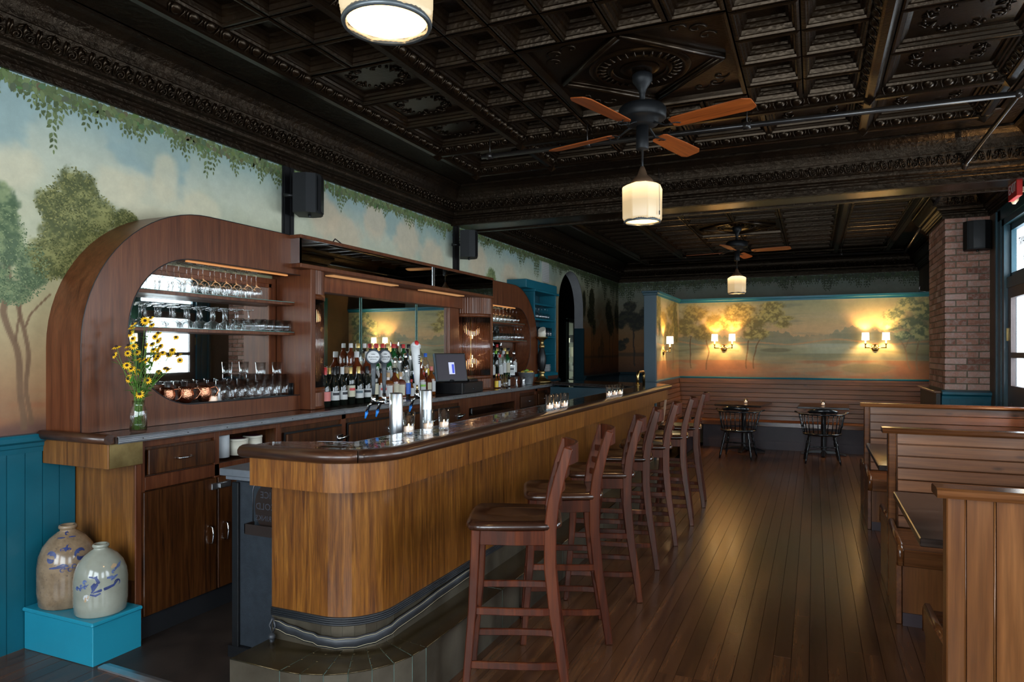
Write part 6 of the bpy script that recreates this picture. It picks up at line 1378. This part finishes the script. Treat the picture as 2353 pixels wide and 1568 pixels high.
glasses('coupe', 'coupe_glass', line(-3.49, 2.60, 3.50, 10), 1.6405, 'upturned coupe glass on near cabinet lower shelf', g); glasses('coupe', 'coupe_glass', line(-3.57, 2.64, 3.46, 9), 1.6405, 'upturned coupe glass on near cabinet lower shelf', g)
g = 'cut rocks glasses on the lower shelf'
glasses('cut', 'rocks_glass', line(-3.475, 3.59, 3.84, 4), 1.6405, 'cut rocks glass on near cabinet lower shelf', g); glasses('cut', 'rocks_glass', line(-3.56, 3.56, 3.84, 4), 1.6405, 'cut rocks glass on near cabinet lower shelf', g)
g = 'tumblers on the bottom shelf of the near cabinet'
glasses('pint', 'tumbler', line(-3.46, 3.24, 3.50, 4), 1.190, 'clear tumbler on near cabinet bottom shelf', g); glasses('pint', 'tumbler', line(-3.55, 3.0, 3.50, 7), 1.190, 'clear tumbler on near cabinet bottom shelf', g)
g = 'tall glasses stacked on the bottom shelf of the near cabinet'
glasses('highball', 'highball_glass', line(-3.455, 3.57, 3.80, 4), 1.190, 'tall straight glass on near cabinet bottom shelf', g); glasses('highball', 'highball_glass', line(-3.54, 3.57, 3.80, 4), 1.190, 'tall straight glass on near cabinet bottom shelf', g)
g = 'short glasses stacked on the tall ones'; glasses('tumbler', 'stacked_glass', [(-3.455, 3.57), (-3.455, 3.725)], 1.341, 'short glass stacked on the tall straight glasses', g)
g = 'upturned wine glasses in the far cabinet'
glasses('wine', 'wine_glass', line(-3.475, 6.98, 8.0, 11), 1.8555, 'upturned wine glass on the upper shelf of far cabinet', g); glasses('wine', 'wine_glass', line(-3.56, 7.0, 7.9, 9), 1.8555, 'upturned wine glass on the upper shelf of far cabinet', g)
g = 'glasses on the lower shelf of the far cabinet'
glasses('coupe', 'coupe_glass', line(-3.475, 6.98, 7.42, 5), 1.6405, 'upturned coupe on the lower shelf of far cabinet', 'coupes in the far cabinet'); glasses('cut', 'rocks_glass', line(-3.475, 7.5, 7.83, 5), 1.6405, 'rocks glass on the lower shelf of far cabinet', 'rocks glasses in the far cabinet')
glasses('wine', 'wine_glass', line(-3.475, 7.93, 8.15, 3), 1.6405, 'upturned wine glass on far cabinet lower shelf', 'wine glasses right of the far cabinet lower shelf')
# copper mugs, jiggers
def mug(x, y, z, label):
    t = thing('copper_mug', label, 'mug', (x, y, z), 'hammered copper mugs')
    MB().lathe([(.0, .002), (.026, 0), (.034, .008), (.044, .035), (.046, .055), (.040, .082), (.037, .098), (.035, .098), (.040, .07), (.030, .012)], x, y, z, 24, cap=False).build('mug_body', M['mug'], t)
    MB().tube([(x+.02, y+.032, z+.085), (x+.035, y+.062, z+.09), (x+.045, y+.075, z+.065), (x+.035, y+.055, z+.03), (x+.022, y+.038, z+.015)], .0038, 6).build('mug_handle', M['mug'], t)
mug(-3.465, 2.84, 1.190, 'leftmost hammered copper mug in the near cabinet, behind the flowers'); mug(-3.455, 2.96, 1.190, 'middle hammered copper mug on the bottom shelf'); mug(-3.46, 3.10, 1.190, 'right hammered copper mug beside the steel jigger')
def jigger(x, y, z, label, grp, h=.09):
    tag(MB().lathe([(.022, 0), (.008, h*.45), (.008, h*.5), (.021, h), (.019, h), (.006, h*.52)], x, y, z, 16, cap=False).build('jigger', M['steel'], loc=(x, y, z)), label, 'jigger', grp)
jigger(-3.57, 2.93, 1.190, 'left steel jigger behind the copper mugs', 'steel jiggers', .125); jigger(-3.57, 3.05, 1.190, 'second steel jigger behind the copper mugs', 'steel jiggers', .125); jigger(-3.445, 3.20, 1.190, 'steel jigger in front of the tumblers right of the mugs', 'steel jiggers', .10)
tag(MB().lathe([(0, .028), (.026, .03), (.028, .0), (.0, .0)][::-1], -3.45, 3.155, 1.190, 16, cap=False).build('tea_light', M['wax'], loc=(-3.45, 3.155, 1.19)), 'small lit tea light beside the copper mugs', 'candle')
for i in (0, 1): tag(MB().lathe([(.010, 0), (.010, .082), (0, .083)], -3.44, 3.86-.027*i, 1.190, 12).build('black_tube', M['black'], loc=(-3.44, 3.86-.027*i, 1.19)), ['right', 'left'][i]+' small black tube at the right end of the bottom shelf', 'tube', 'two small black tubes')
# right counter things
t = thing('mixing_glass', 'cut crystal mixing glass with picks in front of the far cabinet', 'glass', (-3.30, 7.24, ZC)); MB().lathe([(0, .008), (.045, 0), (.048, .005), (.052, .13), (.049, .13), (.044, .012)], -3.30, 7.24, ZC, 24, cap=False).build('glass', M['glass'], t)
for i in range(9): a = i*.7; MB().tube([(-3.30+.02*math.cos(a), 7.24+.02*math.sin(a), ZC+.01), (-3.30+.04*math.cos(a), 7.24+.04*math.sin(a), ZC+.15)], .0015, 4).build('pick', M['gold'], t)
jigger(-3.28, 7.55, ZC, 'left steel jigger standing left of the lime bucket', 'jiggers by the lime bucket', .11); jigger(-3.25, 7.68, ZC, 'middle steel jigger standing left of the lime bucket', 'jiggers by the lime bucket', .10); jigger(-3.27, 7.76, ZC, 'right steel jigger touching the lime bucket', 'jiggers by the lime bucket', .10)
bk = thing('galvanised_bucket', 'small galvanised bucket filled with lemons and limes', 'bucket', (-3.33, 7.98, ZC))
MB().lathe([(0, .004), (.078, 0), (.080, .006), (.104, .150), (.108, .153), (.104, .156), (.100, .150), (.076, .01)], -3.33, 7.98, ZC, 28, cap=False).build('bucket_body', M['galv'], bk)
MB().tube([(-3.33, 7.98-.104+.0, ZC+.145), (-3.33, 7.98-.13, ZC+.16), (-3.29, 7.98-.12, ZC+.175), (-3.25, 7.98, ZC+.17)], .003, 6).build('bucket_handle', M['cork'], bk)
for i, (dx, dy, dz, m_, nm_) in enumerate([(-.03, -.05, .145, 'lemon', 'lemon'), (.045, -.03, .145, 'lemon', 'lemon'), (.05, .04, .15, 'lemon', 'lemon'), (0, .02, .165, 'lime', 'lime'), (-.045, .045, .15, 'lime', 'lime')]):
    tag(MB().sphere((-3.33+dx, 7.98+dy, ZC+dz), .030, 12, 8, 1, 1.2, .95).build(nm_, M[m_], loc=(-3.33+dx, 7.98+dy, ZC+dz)), ['yellow lemon at left of the bucket', 'yellow lemon at the front of the bucket', 'yellow lemon at right of the bucket', 'green lime on top of the bucket pile', 'green lime at back of the bucket'][i], nm_, 'citrus in the bucket')
cs = thing('candlestick', 'tall turned brass and black candlestick at the end of the back counter', 'candlestick', (-3.33, 8.52, ZC)); X_, Y_ = -3.33, 8.52
MB().lathe([(.0, .0), (.125, .0), (.13, .02), (.10, .04), (.06, .055), (.045, .08), (.03, .11), (.045, .13), (.045, .15), (.03, .16)], X_, Y_, ZC, 20, cap=False).build('foot', M['brass_old'], cs)
MB().lathe([(.03, .16), (.045, .20), (.06, .29), (.055, .36), (.035, .44), (.03, .46)], X_, Y_, ZC, 20, cap=False).build('stem', M['black'], cs)
MB().lathe([(.03, .46), (.04, .47), (.04, .50), (.022, .52), (.03, .56), (.05, .58), (.085, .605), (.085, .613), (.0, .613)], X_, Y_, ZC, 20, cap=False).build('drip_pan', M['brass_old'], cs)
c_ = MB().lathe([(.052, .0), (.050, .10)], X_, Y_, ZC+.6135, 16); c_.v = [(a, b, z+(.035*(b-Y_)/.05 if z > ZC+.65 else 0)) for a, b, z in c_.v]; c_.build('candle_stub', M['cream'], cs)
# till
ps = thing('cash_register', 'black cash drawer unit on the back counter below the screen', 'cash drawer', (-3.35, 6.2, ZC))
MB().box(-3.50, -3.14, 5.90, 6.36, ZC, ZC+.11).build('drawer_box', M['black'], ps, bevel=.004); MB().box(-3.14, -3.135, 5.93, 6.33, ZC+.02, ZC+.095).build('drawer_front', M['black_matt'], ps); MB().lathe([(.008, 0), (.008, .004)], 0, 0, 0, 10).xf(Matrix.Translation((-3.134, 6.13, ZC+.045)) @ Matrix.Rotation(PI/2, 4, 'Y')).build('lock', M['chrome'], ps)
pr_ = thing('receipt_printer', 'low black receipt printer on top of the cash drawer', 'printer', (-3.33, 6.28, ZC+.11)); MB().prism([(-3.47, ZC+.1105), (-3.2, ZC+.1105), (-3.2, ZC+.135), (-3.36, ZC+.165), (-3.47, ZC+.165)], 'Y', 6.18, 6.36).build('printer_body', M['black_matt'], pr_, bevel=.005)
mo = thing('till_screen', 'black point of sale touch screen with small lit window', 'monitor', (-3.34, 5.98, ZC+.11), rz=0)
Mx = Matrix.Translation((-3.31, 5.99, 1.342)) @ Matrix.Rotation(math.radians(-32), 4, 'Z') @ Matrix.Rotation(math.radians(-12), 4, 'Y')
def moni(mb, nm_, m): mb.xf(Mx); return mb.build(nm_, m, mo)
moni(MB().box(-.035, .0, -.175, .175, -.145, .145), 'casing', M['black']).modifiers.new('b', 'BEVEL').width = .006
moni(MB().box(-.03, -.002, -.180, -.172, -.14, .14), 'side_trim', M['slate']); moni(MB().box(0, .001, -.16, .16, -.125, .13), 'display', M['screen']); moni(MB().box(.001, .0015, -.03, .035, -.07, .05), 'display_window', M['screen_w']); moni(MB().box(.0015, .002, .005, .030, -.06, .03), 'display_block', emis('blue_block', (.05, .08, .6), 1.2))
MB().tube([(-3.33, 5.99, ZC+.1105), (-3.34, 5.99, ZC+.20)], [.06, .025], 10).build('monitor_stand', M['black'], mo)
# ---------------------------------------------------------------- beer towers
def tower(x, y, label, taps):
    t = thing('beer_tower', label, 'beer tower', (x, y, .7), 'steel beer towers'); 
    MB().lathe([(.034, .70), (.034, 1.283), (.031, 1.288), (0, 1.289)], x, y, 0, 28).build('tower_column', M['steel'], t)
    MB().lathe([(.05, .70), (.05, .715), (.034, .72)], x, y, 0, 20).build('tower_base', M['chrome'], t)
    for dy, hnd in taps:
        f = MB(); bx = x-.032; f.tube([(bx, y+dy, 1.245), (bx-.075, y+dy, 1.245)], [.012, .010], 10); f.tube([(bx-.075, y+dy, 1.232), (bx-.075, y+dy, 1.28)], [.014, .010], 10)
        f.tube([(bx-.075, y+dy, 1.238), (bx-.10, y+dy, 1.225), (bx-.118, y+dy, 1.185)], [.009, .008, .0075], 8); fo = f.build('faucet', M['chrome'], t)
        MB().tube([(bx-.116, y+dy, 1.188), (bx-.126, y+dy, 1.155)], [.009, .004], 8).build('spout_plug', M['bluecap'], fo)
        if hnd == 'round':
            h = MB(); h.tube([(bx-.075, y+dy, 1.28), (bx-.075, y+dy, 1.33), (bx-.075, y+dy, 1.40), (bx-.075, y+dy, 1.44)], [.009, .013, .015, .018], 10, flat=.7); ho = h.build('tap_handle', M['slate_dark'], t)
            d_ = MB().lathe([(.0, -.012), (.036, -.012), (.040, -.006), (.040, .006), (.036, .012), (.0, .012)], 0, 0, 0, 28, cap=False); c0 = (bx-.075, y+dy, 1.472)
            rz = math.radians(-58 if dy < 0 else -25); T_ = Matrix.Translation(c0) @ Matrix.Rotation(rz, 4, 'Z') @ Matrix.Rotation(PI/2, 4, 'Y'); d_.xf(T_); d_.build('tap_medallion', M['slate_dark'], ho)
            b_ = MB().lathe([(.0, .0125), (.031, .0125), (.031, .0)], 0, 0, 0, 28, cap=False).xf(T_); b_.build('badge', M['white'], ho)
            for tx, sz, off in (('HUDSON', .0125, -.001), ('cider', .011, .014), ('BREWING CO', .005, -.012)):
                me = text_mesh(tx, sz, M['ink'], 'lettering'); o = inst(me, 'lettering', (0, 0, 0), ho); o.matrix_world = Matrix()
                m3 = Matrix.Translation(c0) @ Matrix.Rotation(rz, 4, 'Z') @ Matrix.Translation((.0135, 0, off)) @ Matrix.Rotation(PI/2, 4, 'Z') @ Matrix.Rotation(PI/2, 4, 'X'); m3.translation = m3.translation-Vector(wloc(ho)); o.matrix_local = m3
        else:
            h = MB(); h.tube([(bx-.075, y+dy, 1.31), (bx-.077, y+dy, 1.38), (bx-.082, y+dy, 1.47), (bx-.088, y+dy, 1.535)], [.013, .018, .023, .026], 14); ho = h.build('tap_handle', M['white'], t)
            MB().tube([(bx-.075, y+dy, 1.275), (bx-.075, y+dy, 1.312)], .005, 8).build('ferrule', M['brass'], ho)
            e_ = MB().sphere((bx-.086, y+dy, 1.535), .026, 14, 8, 1, 1, .8); e_.build('handle_top', M['white'], ho)
            e_ = MB().lathe([(0, .002), (.017, .002), (.017, 0)], 0, 0, 0, 20, cap=False).xf(Matrix.Translation((bx-.070, y+dy-.012, 1.548)) @ Matrix.Rotation(math.radians(-45), 4, 'Z') @ Matrix.Rotation(math.radians(52), 4, 'Y') @ Matrix.Scale(.7, 4, (0, 1, 0))); e_.build('handle_emblem', M['red'], ho)
            for q in range(5): MB().box(bx-.077+.02, bx-.077+.0235, y+dy-.012, y+dy+.002, 1.43+q*.011, 1.436+q*.011).build('handle_mark', M['ink'], ho)
M['slate_dark'] = mat('tap_grey', (.045, .052, .06), .4)
tower(-1.955, 2.955, 'nearer steel beer tower with two round black tap handles', [(-.045, 'round'), (.05, 'round')]); tower(-1.955, 3.25, 'farther steel beer tower with white tap handle', [(.08, 'white')])
br = thing('drip_tray', 'low steel drip tray ledge carrying the beer towers', 'tray', (-1.97, 3.1, .66)); MB().box(-2.16, -1.85, 2.75, 3.5, .0, .66).build('cabinet', M['steel'], br); MB().box(-2.18, -1.84, 2.73, 3.52, .66, .70).build('tray', M['steel'], br, bevel=.003)
# ---------------------------------------------------------------- flowers in a jar
JX, JY = -3.20, 2.452
ja = thing('mason_jar', 'clear mason jar of water holding the yellow flowers', 'jar', (JX, JY, ZC))
MB().lathe([(0, .004), (.036, .001), (.041, .008), (.042, .10), (.038, .125), (.030, .138), (.030, .165), (.028, .165), (.028, .138), (.036, .122), (.0395, .10), (.039, .01), (0, .008)], JX, JY, ZC, 28, cap=False).build('glass', M['jar'], ja)
MB().lathe([(0, .010), (.038, .010), (.0385, .068), (0, .068)], JX, JY, ZC, 20, cap=False).build('water', M['water'], ja)
me = text_mesh('JAR', .018, M['jar'], 'embossing', depth=.001); 
FL = [(-3.227, 2.544, 1.678), (-3.184, 2.478, 1.66), (-3.208, 2.523, 1.655), (-3.175, 2.511, 1.638), (-3.172, 2.4, 1.638), (-3.251, 2.452, 1.624), (-3.258, 2.451, 1.593), (-3.143, 2.378, 1.563), (-3.224, 2.588, 1.598), (-3.227, 2.599, 1.565), (-3.121, 2.487, 1.575), (-3.194, 2.562, 1.556), (-3.143, 2.632, 1.576), (-3.193, 2.325, 1.522), (-3.171, 2.298, 1.482), (-3.239, 2.425, 1.529), (-3.171, 2.404, 1.526), (-3.138, 2.449, 1.531), (-3.187, 2.573, 1.528), (-3.156, 2.505, 1.509), (-3.166, 2.537, 1.505), (-3.251, 2.573, 1.539), (-3.154, 2.618, 1.505), (-3.177, 2.375, 1.49), (-3.218, 2.457, 1.494), (-3.256, 2.74, 1.48), (-3.139, 2.654, 1.452), (-3.194, 2.631, 1.479), (-3.159, 2.563, 1.492), (-3.137, 2.495, 1.471), (-3.16, 2.535, 1.473), (-3.131, 2.5, 1.458), (-3.205, 2.45, 1.461), (-3.148, 2.459, 1.455), (-3.198, 2.472, 1.458), (-3.129, 2.334, 1.43), (-3.137, 2.364, 1.413), (-3.246, 2.479, 1.393), (-3.241, 2.605, 1.391), (-3.23, 2.638, 1.408), (-3.125, 2.57, 1.404), (-3.199, 2.395, 1.361), (-3.172, 2.483, 1.349), (-3.175, 2.44, 1.28)]
pmb = MB()
for i in range(12):
    a = 2*PI*i/12; c, s = math.cos(a), math.sin(a); r1 = .0175+.001*(i % 3)
    pmb.add([(c*.004-s*.0015, s*.004+c*.0015, .0), (c*.011-s*.0032, s*.011+c*.0032, .0), (c*r1, s*r1, -.004), (c*.011+s*.0032, s*.011-c*.0032, .0), (c*.004+s*.0015, s*.004-c*.0015, .0)], [(0, 4, 3, 2, 1)])
petals_me = pmb.mesh('petals', M['petal']); disc_me = MB().sphere((0, 0, .0025), .0058, 8, 6, 1, 1, .9).mesh('flower_disc', M['disc'])
lm_ = MB(); lm_.add([(0, 0, 0), (.012, .008, .002), (.030, .009, 0), (.048, 0, -.006), (.030, -.009, 0), (.012, -.008, .002)], [(0, 1, 2, 3, 4, 5)]); leaf_me = lm_.mesh('leaf', M['leaf'])
rf = random.Random(12)
FL.sort(key=lambda q: -q[2])
def ordinal(n):
    tens = {2: 'twenty', 3: 'thirty', 4: 'forty'}
    if n <= 18: return ORD[n-1]
    if n == 19: return 'nineteenth'
    if n % 10 == 0: return {20: 'twentieth', 30: 'thirtieth', 40: 'fortieth'}[n]
    return tens[n//10]+'-'+ORD[n % 10-1]
for i, p in enumerate(FL):
    P = Vector(p); t = thing('coneflower', '%s yellow dark-centred flower counted from the top of the jar bouquet, %s' % (ordinal(i+1), 'left side' if p[1] < 2.44 else ('right side' if p[1] > 2.56 else 'middle')), 'flower', (JX, JY, ZC+.02), 'yellow flowers in the mason jar')
    f = (Vector((-P.x*0+.35, -.9, .55))+Vector((rf.uniform(-.6, .6), rf.uniform(-.4, .4), rf.uniform(-.4, .9)))).normalized(); q = f.to_track_quat('Z', 'Y').to_matrix().to_4x4()
    s = rf.uniform(1.1, 1.4)
    for me_, nm_ in ((petals_me, 'petals'), (disc_me, 'flower_disc')):
        o = inst(me_, nm_, P, t, mtx=q @ Matrix.Scale(s, 4))
    n1 = Vector((JX+rf.uniform(-.018, .018), JY+rf.uniform(-.018, .018), ZC+.155)); b0 = Vector((JX+rf.uniform(-.025, .025), JY+rf.uniform(-.025, .025), ZC+.015))
    m1 = n1.lerp(P, .5)+Vector((rf.uniform(-.01, .01), rf.uniform(-.01, .01), .01)); MB().tube([b0, n1, m1, P-f*.003], .0013, 5).build('stem', M['stem'], t, loc=None)
    for k_ in range(2 if i % 3 else 3):
        w_ = rf.uniform(.12, .85); pos = n1.lerp(P, w_); dr_ = Vector((rf.uniform(-1, 1), rf.uniform(-1, 1), rf.uniform(-.1, .7))).normalized(); mq = dr_.to_track_quat('X', 'Z').to_matrix().to_4x4() @ Matrix.Scale(rf.uniform(.7, 1.5)*(1.2-.65*w_), 4)
        inst(leaf_me, 'leaf', pos, t, mtx=mq)
# ---------------------------------------------------------------- stoneware jugs on the painted block
pbk = thing('plinth_box', 'bright turquoise painted box on the floor under the stoneware jugs', 'box', (-3.33, 2.27, 0))
MB().box(XL+.022, -3.125, 2.155, 2.412, 0, .192).build('box_body', M['teal_block'], pbk, bevel=.003); MB().box(XL+.022, -3.112, 2.143, 2.412, .192, .212).build('box_lid', M['teal_block'], pbk, bevel=.006)
def jug(x, y, z, r, h, m, label, rz):
    t = thing('stoneware_jug', label, 'jug', (x, y, z), 'old stoneware jugs', rz)
    prof_ = [(.0, .0), (r*.90, .0), (r*.95, .008), (r, h*.18), (r*1.0, h*.50), (r*.95, h*.62), (r*.82, h*.74), (r*.60, h*.84), (r*.36, h*.905), (r*.27, h*.925), (r*.26, h*.945), (r*.31, h*.955), (r*.32, h*.975), (r*.30, h*.995), (r*.27, h), (r*.19, h*.995), (r*.18, h*.93), (0, h*.93)]
    me = MB().lathe(prof_, seg=40, cap=False).mesh('jug_body', m); o = bpy.data.objects.new('jug_body', me); C.objects.link(o); o.parent = t
    def rad(zz):
        for (r0, z0), (r1, z1) in zip(prof_[1:-5], prof_[2:-4]):
            if z0 <= zz <= z1: return r0+(r1-r0)*(zz-z0)/max(z1-z0, 1e-6)
        return r
    return t, rad
def deco(t, rad, strokes, m, nm_='cobalt_decoration', k=1.19):
    mb = MB(); strokes = [([(u*k, z*(1.13 if k > 1 else 1)) for u, z in pts], w_*k) for pts, w_ in strokes]
    for pts, w_ in strokes:
        n = len(pts); vs = []
        for i, (u, z) in enumerate(pts):
            a_ = pts[max(i-1, 0)]; b_ = pts[min(i+1, n-1)]; du, dz = b_[0]-a_[0], b_[1]-a_[1]; L = math.hypot(du, dz) or 1; ww = w_*(math.sin(PI*(i+.6)/(n+.2)) if n > 2 else .6)
            for sg in (-1, 1):
                uu, zz = u-sg*ww*dz/L, z+sg*ww*du/L; R_ = rad(zz)+.0009; an = uu/R_; vs.append((R_*math.sin(an), -R_*math.cos(an), zz))
        mb.add(vs, [(2*i, 2*i+2, 2*i+3, 2*i+1) for i in range(n-1)], True)
    me = mb.mesh(nm_, m); o = bpy.data.objects.new(nm_, me); C.objects.link(o); o.parent = t; o['kind'] = 'stuff'; return o
def curve(cx, cz, r, a0, a1, n=7, e=1.): return [(cx+r*math.cos(math.radians(a0+(a1-a0)*i/n)), cz+e*r*math.sin(math.radians(a0+(a1-a0)*i/n))) for i in range(n+1)]
zj = .2125
t1, r1 = jug(-3.505, 2.285, zj, .134, .40, M['jug_tan'], 'tall tan stoneware jug with cobalt bird and leaf decoration, at the back', math.radians(52))
deco(t1, r1, [(curve(-.055, .235, .018, 150, -20), .007), (curve(-.055, .232, .014, 190, 330), .009), (curve(-.05, .24, .008, 0, 180), .008), (curve(.055, .235, .020, 200, 30), .007), (curve(.058, .232, .015, -30, -170), .008), (curve(.048, .248, .006, 0, 300), .004), ([(-.02, .262), (0, .266), (.02, .262)], .006), ([(0, .255), (.002, .266), (.006, .28)], .004),
               ([(-.06, .188), (-.04, .190), (-.015, .192), (.01, .193)], .005), ([(-.03, .196), (-.01, .202), (.005, .2)], .003)]+[(curve(-.01+.014*i, .178+(i % 2)*.012, .008, 0, 330), .0022) for i in range(6)]+[([(-.035, .306), (-.02, .307), (-.005, .308)], .0022), ([(.008, .308), (.02, .308), (.035, .307)], .0022), (curve(.0, .322, .005, 0, 300), .003)], M['cobalt'])
t2, r2 = jug(-3.238, 2.275, zj, .119, .335, M['jug_cream'], 'smaller cream stoneware jug with pale blue flower spray, in front', math.radians(50))
deco(t2, r2, [([(-.02, .112), (.0, .118), (.03, .125), (.055, .132), (.075, .150)], .006), (curve(.070, .140, .012, -60, 200), .003), ([(-.025, .112), (-.012, .135), (.0, .155), (-.01, .175), (-.035, .180)], .0065), ([(-.018, .12), (-.02, .14), (-.012, .152)], .008), ([(-.03, .106), (-.01, .10), (.008, .108)], .005), ([(.0, .158), (-.008, .172), (-.006, .182)], .004)], M['cobalt'])
deco(t2, r2, [([(-.10, .128), (-.075, .132), (-.05, .14), (-.035, .150)], .0025), (curve(-.05, .158, .006, 0, 300), .005), (curve(-.048, .138, .006, 0, 300), .0045), (curve(-.068, .128, .005, 0, 300), .004), (curve(-.066, .142, .004, 0, 300), .004), (curve(-.085, .130, .006, 0, 300), .005), ([(.03, .168), (.048, .168), (.06, .16)], .006), ([(.045, .155), (.058, .165), (.072, .172)], .005), (curve(.055, .188, .005, 0, 300), .004), ([(.06, .195), (.08, .208), (.09, .22)], .007)], M['cobalt2'])
deco(t2, r2, [([(.045, .205), (.055, .212), (.068, .21)], .008), ([(-.05, .075), (-.045, .09), (-.035, .10)], .006)], M['cork'], 'rust_stain'); deco(t2, r2, [(curve(-.042, .092, .008, 0, 320), .008)], M['white'], 'glaze_flaw')
# ---------------------------------------------------------------- blue wall shelf
sh_ = thing('wall_shelf_unit', 'tall blue painted shelf unit on the wall before the archway', 'shelf', (-3.55, 8.85, 1.2)); y0, y1 = 8.42, 9.27; xf = -3.40
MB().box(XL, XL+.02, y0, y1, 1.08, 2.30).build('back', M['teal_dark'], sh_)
for a in (y0, y1-.035): MB().box(XL, xf, a, a+.035, 1.18, 2.30).build('side', M['teal'], sh_, bevel=.002)
for z in (1.215, 1.475, 1.71, 1.945, 2.15): MB().box(XL+.02, xf, y0+.035, y1-.035, z-.022, z).build('shelf_board', M['teal'], sh_, bevel=.002)
MB().box(XL, xf+.03, y0-.04, y1+.05, 2.30, 2.33).box(XL, xf+.01, y0-.30, y1+.0, 2.33, 2.44).build('cornice', M['teal'], sh_, bevel=.004); MB().box(XL, xf+.02, y0-.02, y1+.02, 1.16, 1.2).build('lower_moulding', M['teal'], sh_, bevel=.003); MB().box(XL, XL+.10, y1-.15, y1+.1, .0, 1.17).build('leg_post', M['teal'], sh_)
g = 'stemmed glasses on the blue shelf'; glasses('wine', 'wine_glass', line(-3.47, 8.55, 9.1, 6), 1.9455, 'upturned wine glass on the blue wall shelf', g); glasses('pint', 'tumbler', line(-3.47, 8.52, 9.18, 8), 1.7105, 'tumbler standing on the blue wall shelf', 'tumblers on the blue wall shelf'); glasses('tumbler', 'tumbler', line(-3.47, 8.52, 8.7, 3), 1.2155, 'short glass low on the blue wall shelf by the plates', 'short glasses low on the blue shelf')
for i in range(7): tag(MB().lathe([(0, 0), (.055, 0), (.08, .010), (.082, .013), (.055, .006), (0, .005)], -3.50, 9.08, 1.2155+i*.0145, 20, cap=False).build('side_plate', M['white'], loc=(-3.50, 9.08, 1.2155+i*.0145)), 'white side plate, %s from the bottom of the stack on the blue shelf' % ORD[i], 'plate', 'white plates stacked on the blue shelf')
for i, (y_, m_) in enumerate(((8.47, 'salmon'), (8.62, 'paper'), (8.77, 'salmon'))): tag(MB().box(XL+.022, XL+.03, y_, y_+.12, 1.09, 1.155).build('small_card', M[m_], loc=(XL+.03, y_+.05, 1.12)), ['left pinkish', 'middle white', 'right pinkish'][i]+' small card behind the candlestick under the blue shelf', 'card', 'small cards under the blue shelf')
# kitchen glimpse
XR_ = XK-1.6
rk = thing('kitchen_rack', 'wire rack with stacked kitchen things beyond the dark corridor', 'rack', (XR_, 18.7, 0))
for z in (.5, .95, 1.35, 1.75): MB().box(XR_-.3, XR_+.3, 17.2, 20.4, z-.02, z).build('rack_shelf', M['steel'], rk)
for yy in (17.2, 18.8, 20.4):
    for xx in (XR_-.28, XR_+.28): MB().box(xx-.012, xx+.012, yy-.012, yy+.012, 0, 2.0).build('rack_post', M['steel'], rk)
rk_r = random.Random(4)
for z in (.5, .95, 1.35, 1.75):
    for i in range(8):
        y_ = 17.5+i*.37; k_ = rk_r.choice(['cream', 'white', 'steel', 'black_matt', 'galv']); hh = rk_r.uniform(.10, .28); nm_ = 'food_tub'
        tag(MB().lathe([(0, 0), (.11, 0), (.12, hh), (.125, hh+.01), (0, hh+.012)], XR_+.1, y_, z+.0005, 14, cap=False).build(nm_, M[k_], loc=(XR_+.1, y_, z)), '%s kitchen tub, %s from left on %s level of the wire rack' % ({'cream': 'cream', 'white': 'white', 'steel': 'steel', 'black_matt': 'black', 'galv': 'grey metal'}[k_], ORD[i], {.5: 'bottom', .95: 'second', 1.35: 'third', 1.75: 'top'}[z]), 'container', 'tubs on the kitchen rack')
# bottles inside the open counter bay
row([(6.2, 'bordeaux', 'dark_glass', 'red', 'lemon'), (6.30, 'bordeaux', 'dark_glass', 'black', None)], -3.25, .62, 'open counter bay', 'bottles in the open counter bay')
ub = thing('bay_shelf', 'shelf inside the open bay of the back counter', 'shelf', (-3.3, 6.7, .6)); MB().box(-3.47, -3.19, 6.13, 7.29, .60, .62).build('board', M['cab_wood'], ub)
glasses('pint', 'upturned_glass', line(-3.25, 6.55, 7.2, 6), .6205, 'glass on the shelf inside the open counter bay', 'glasses in the open counter bay')
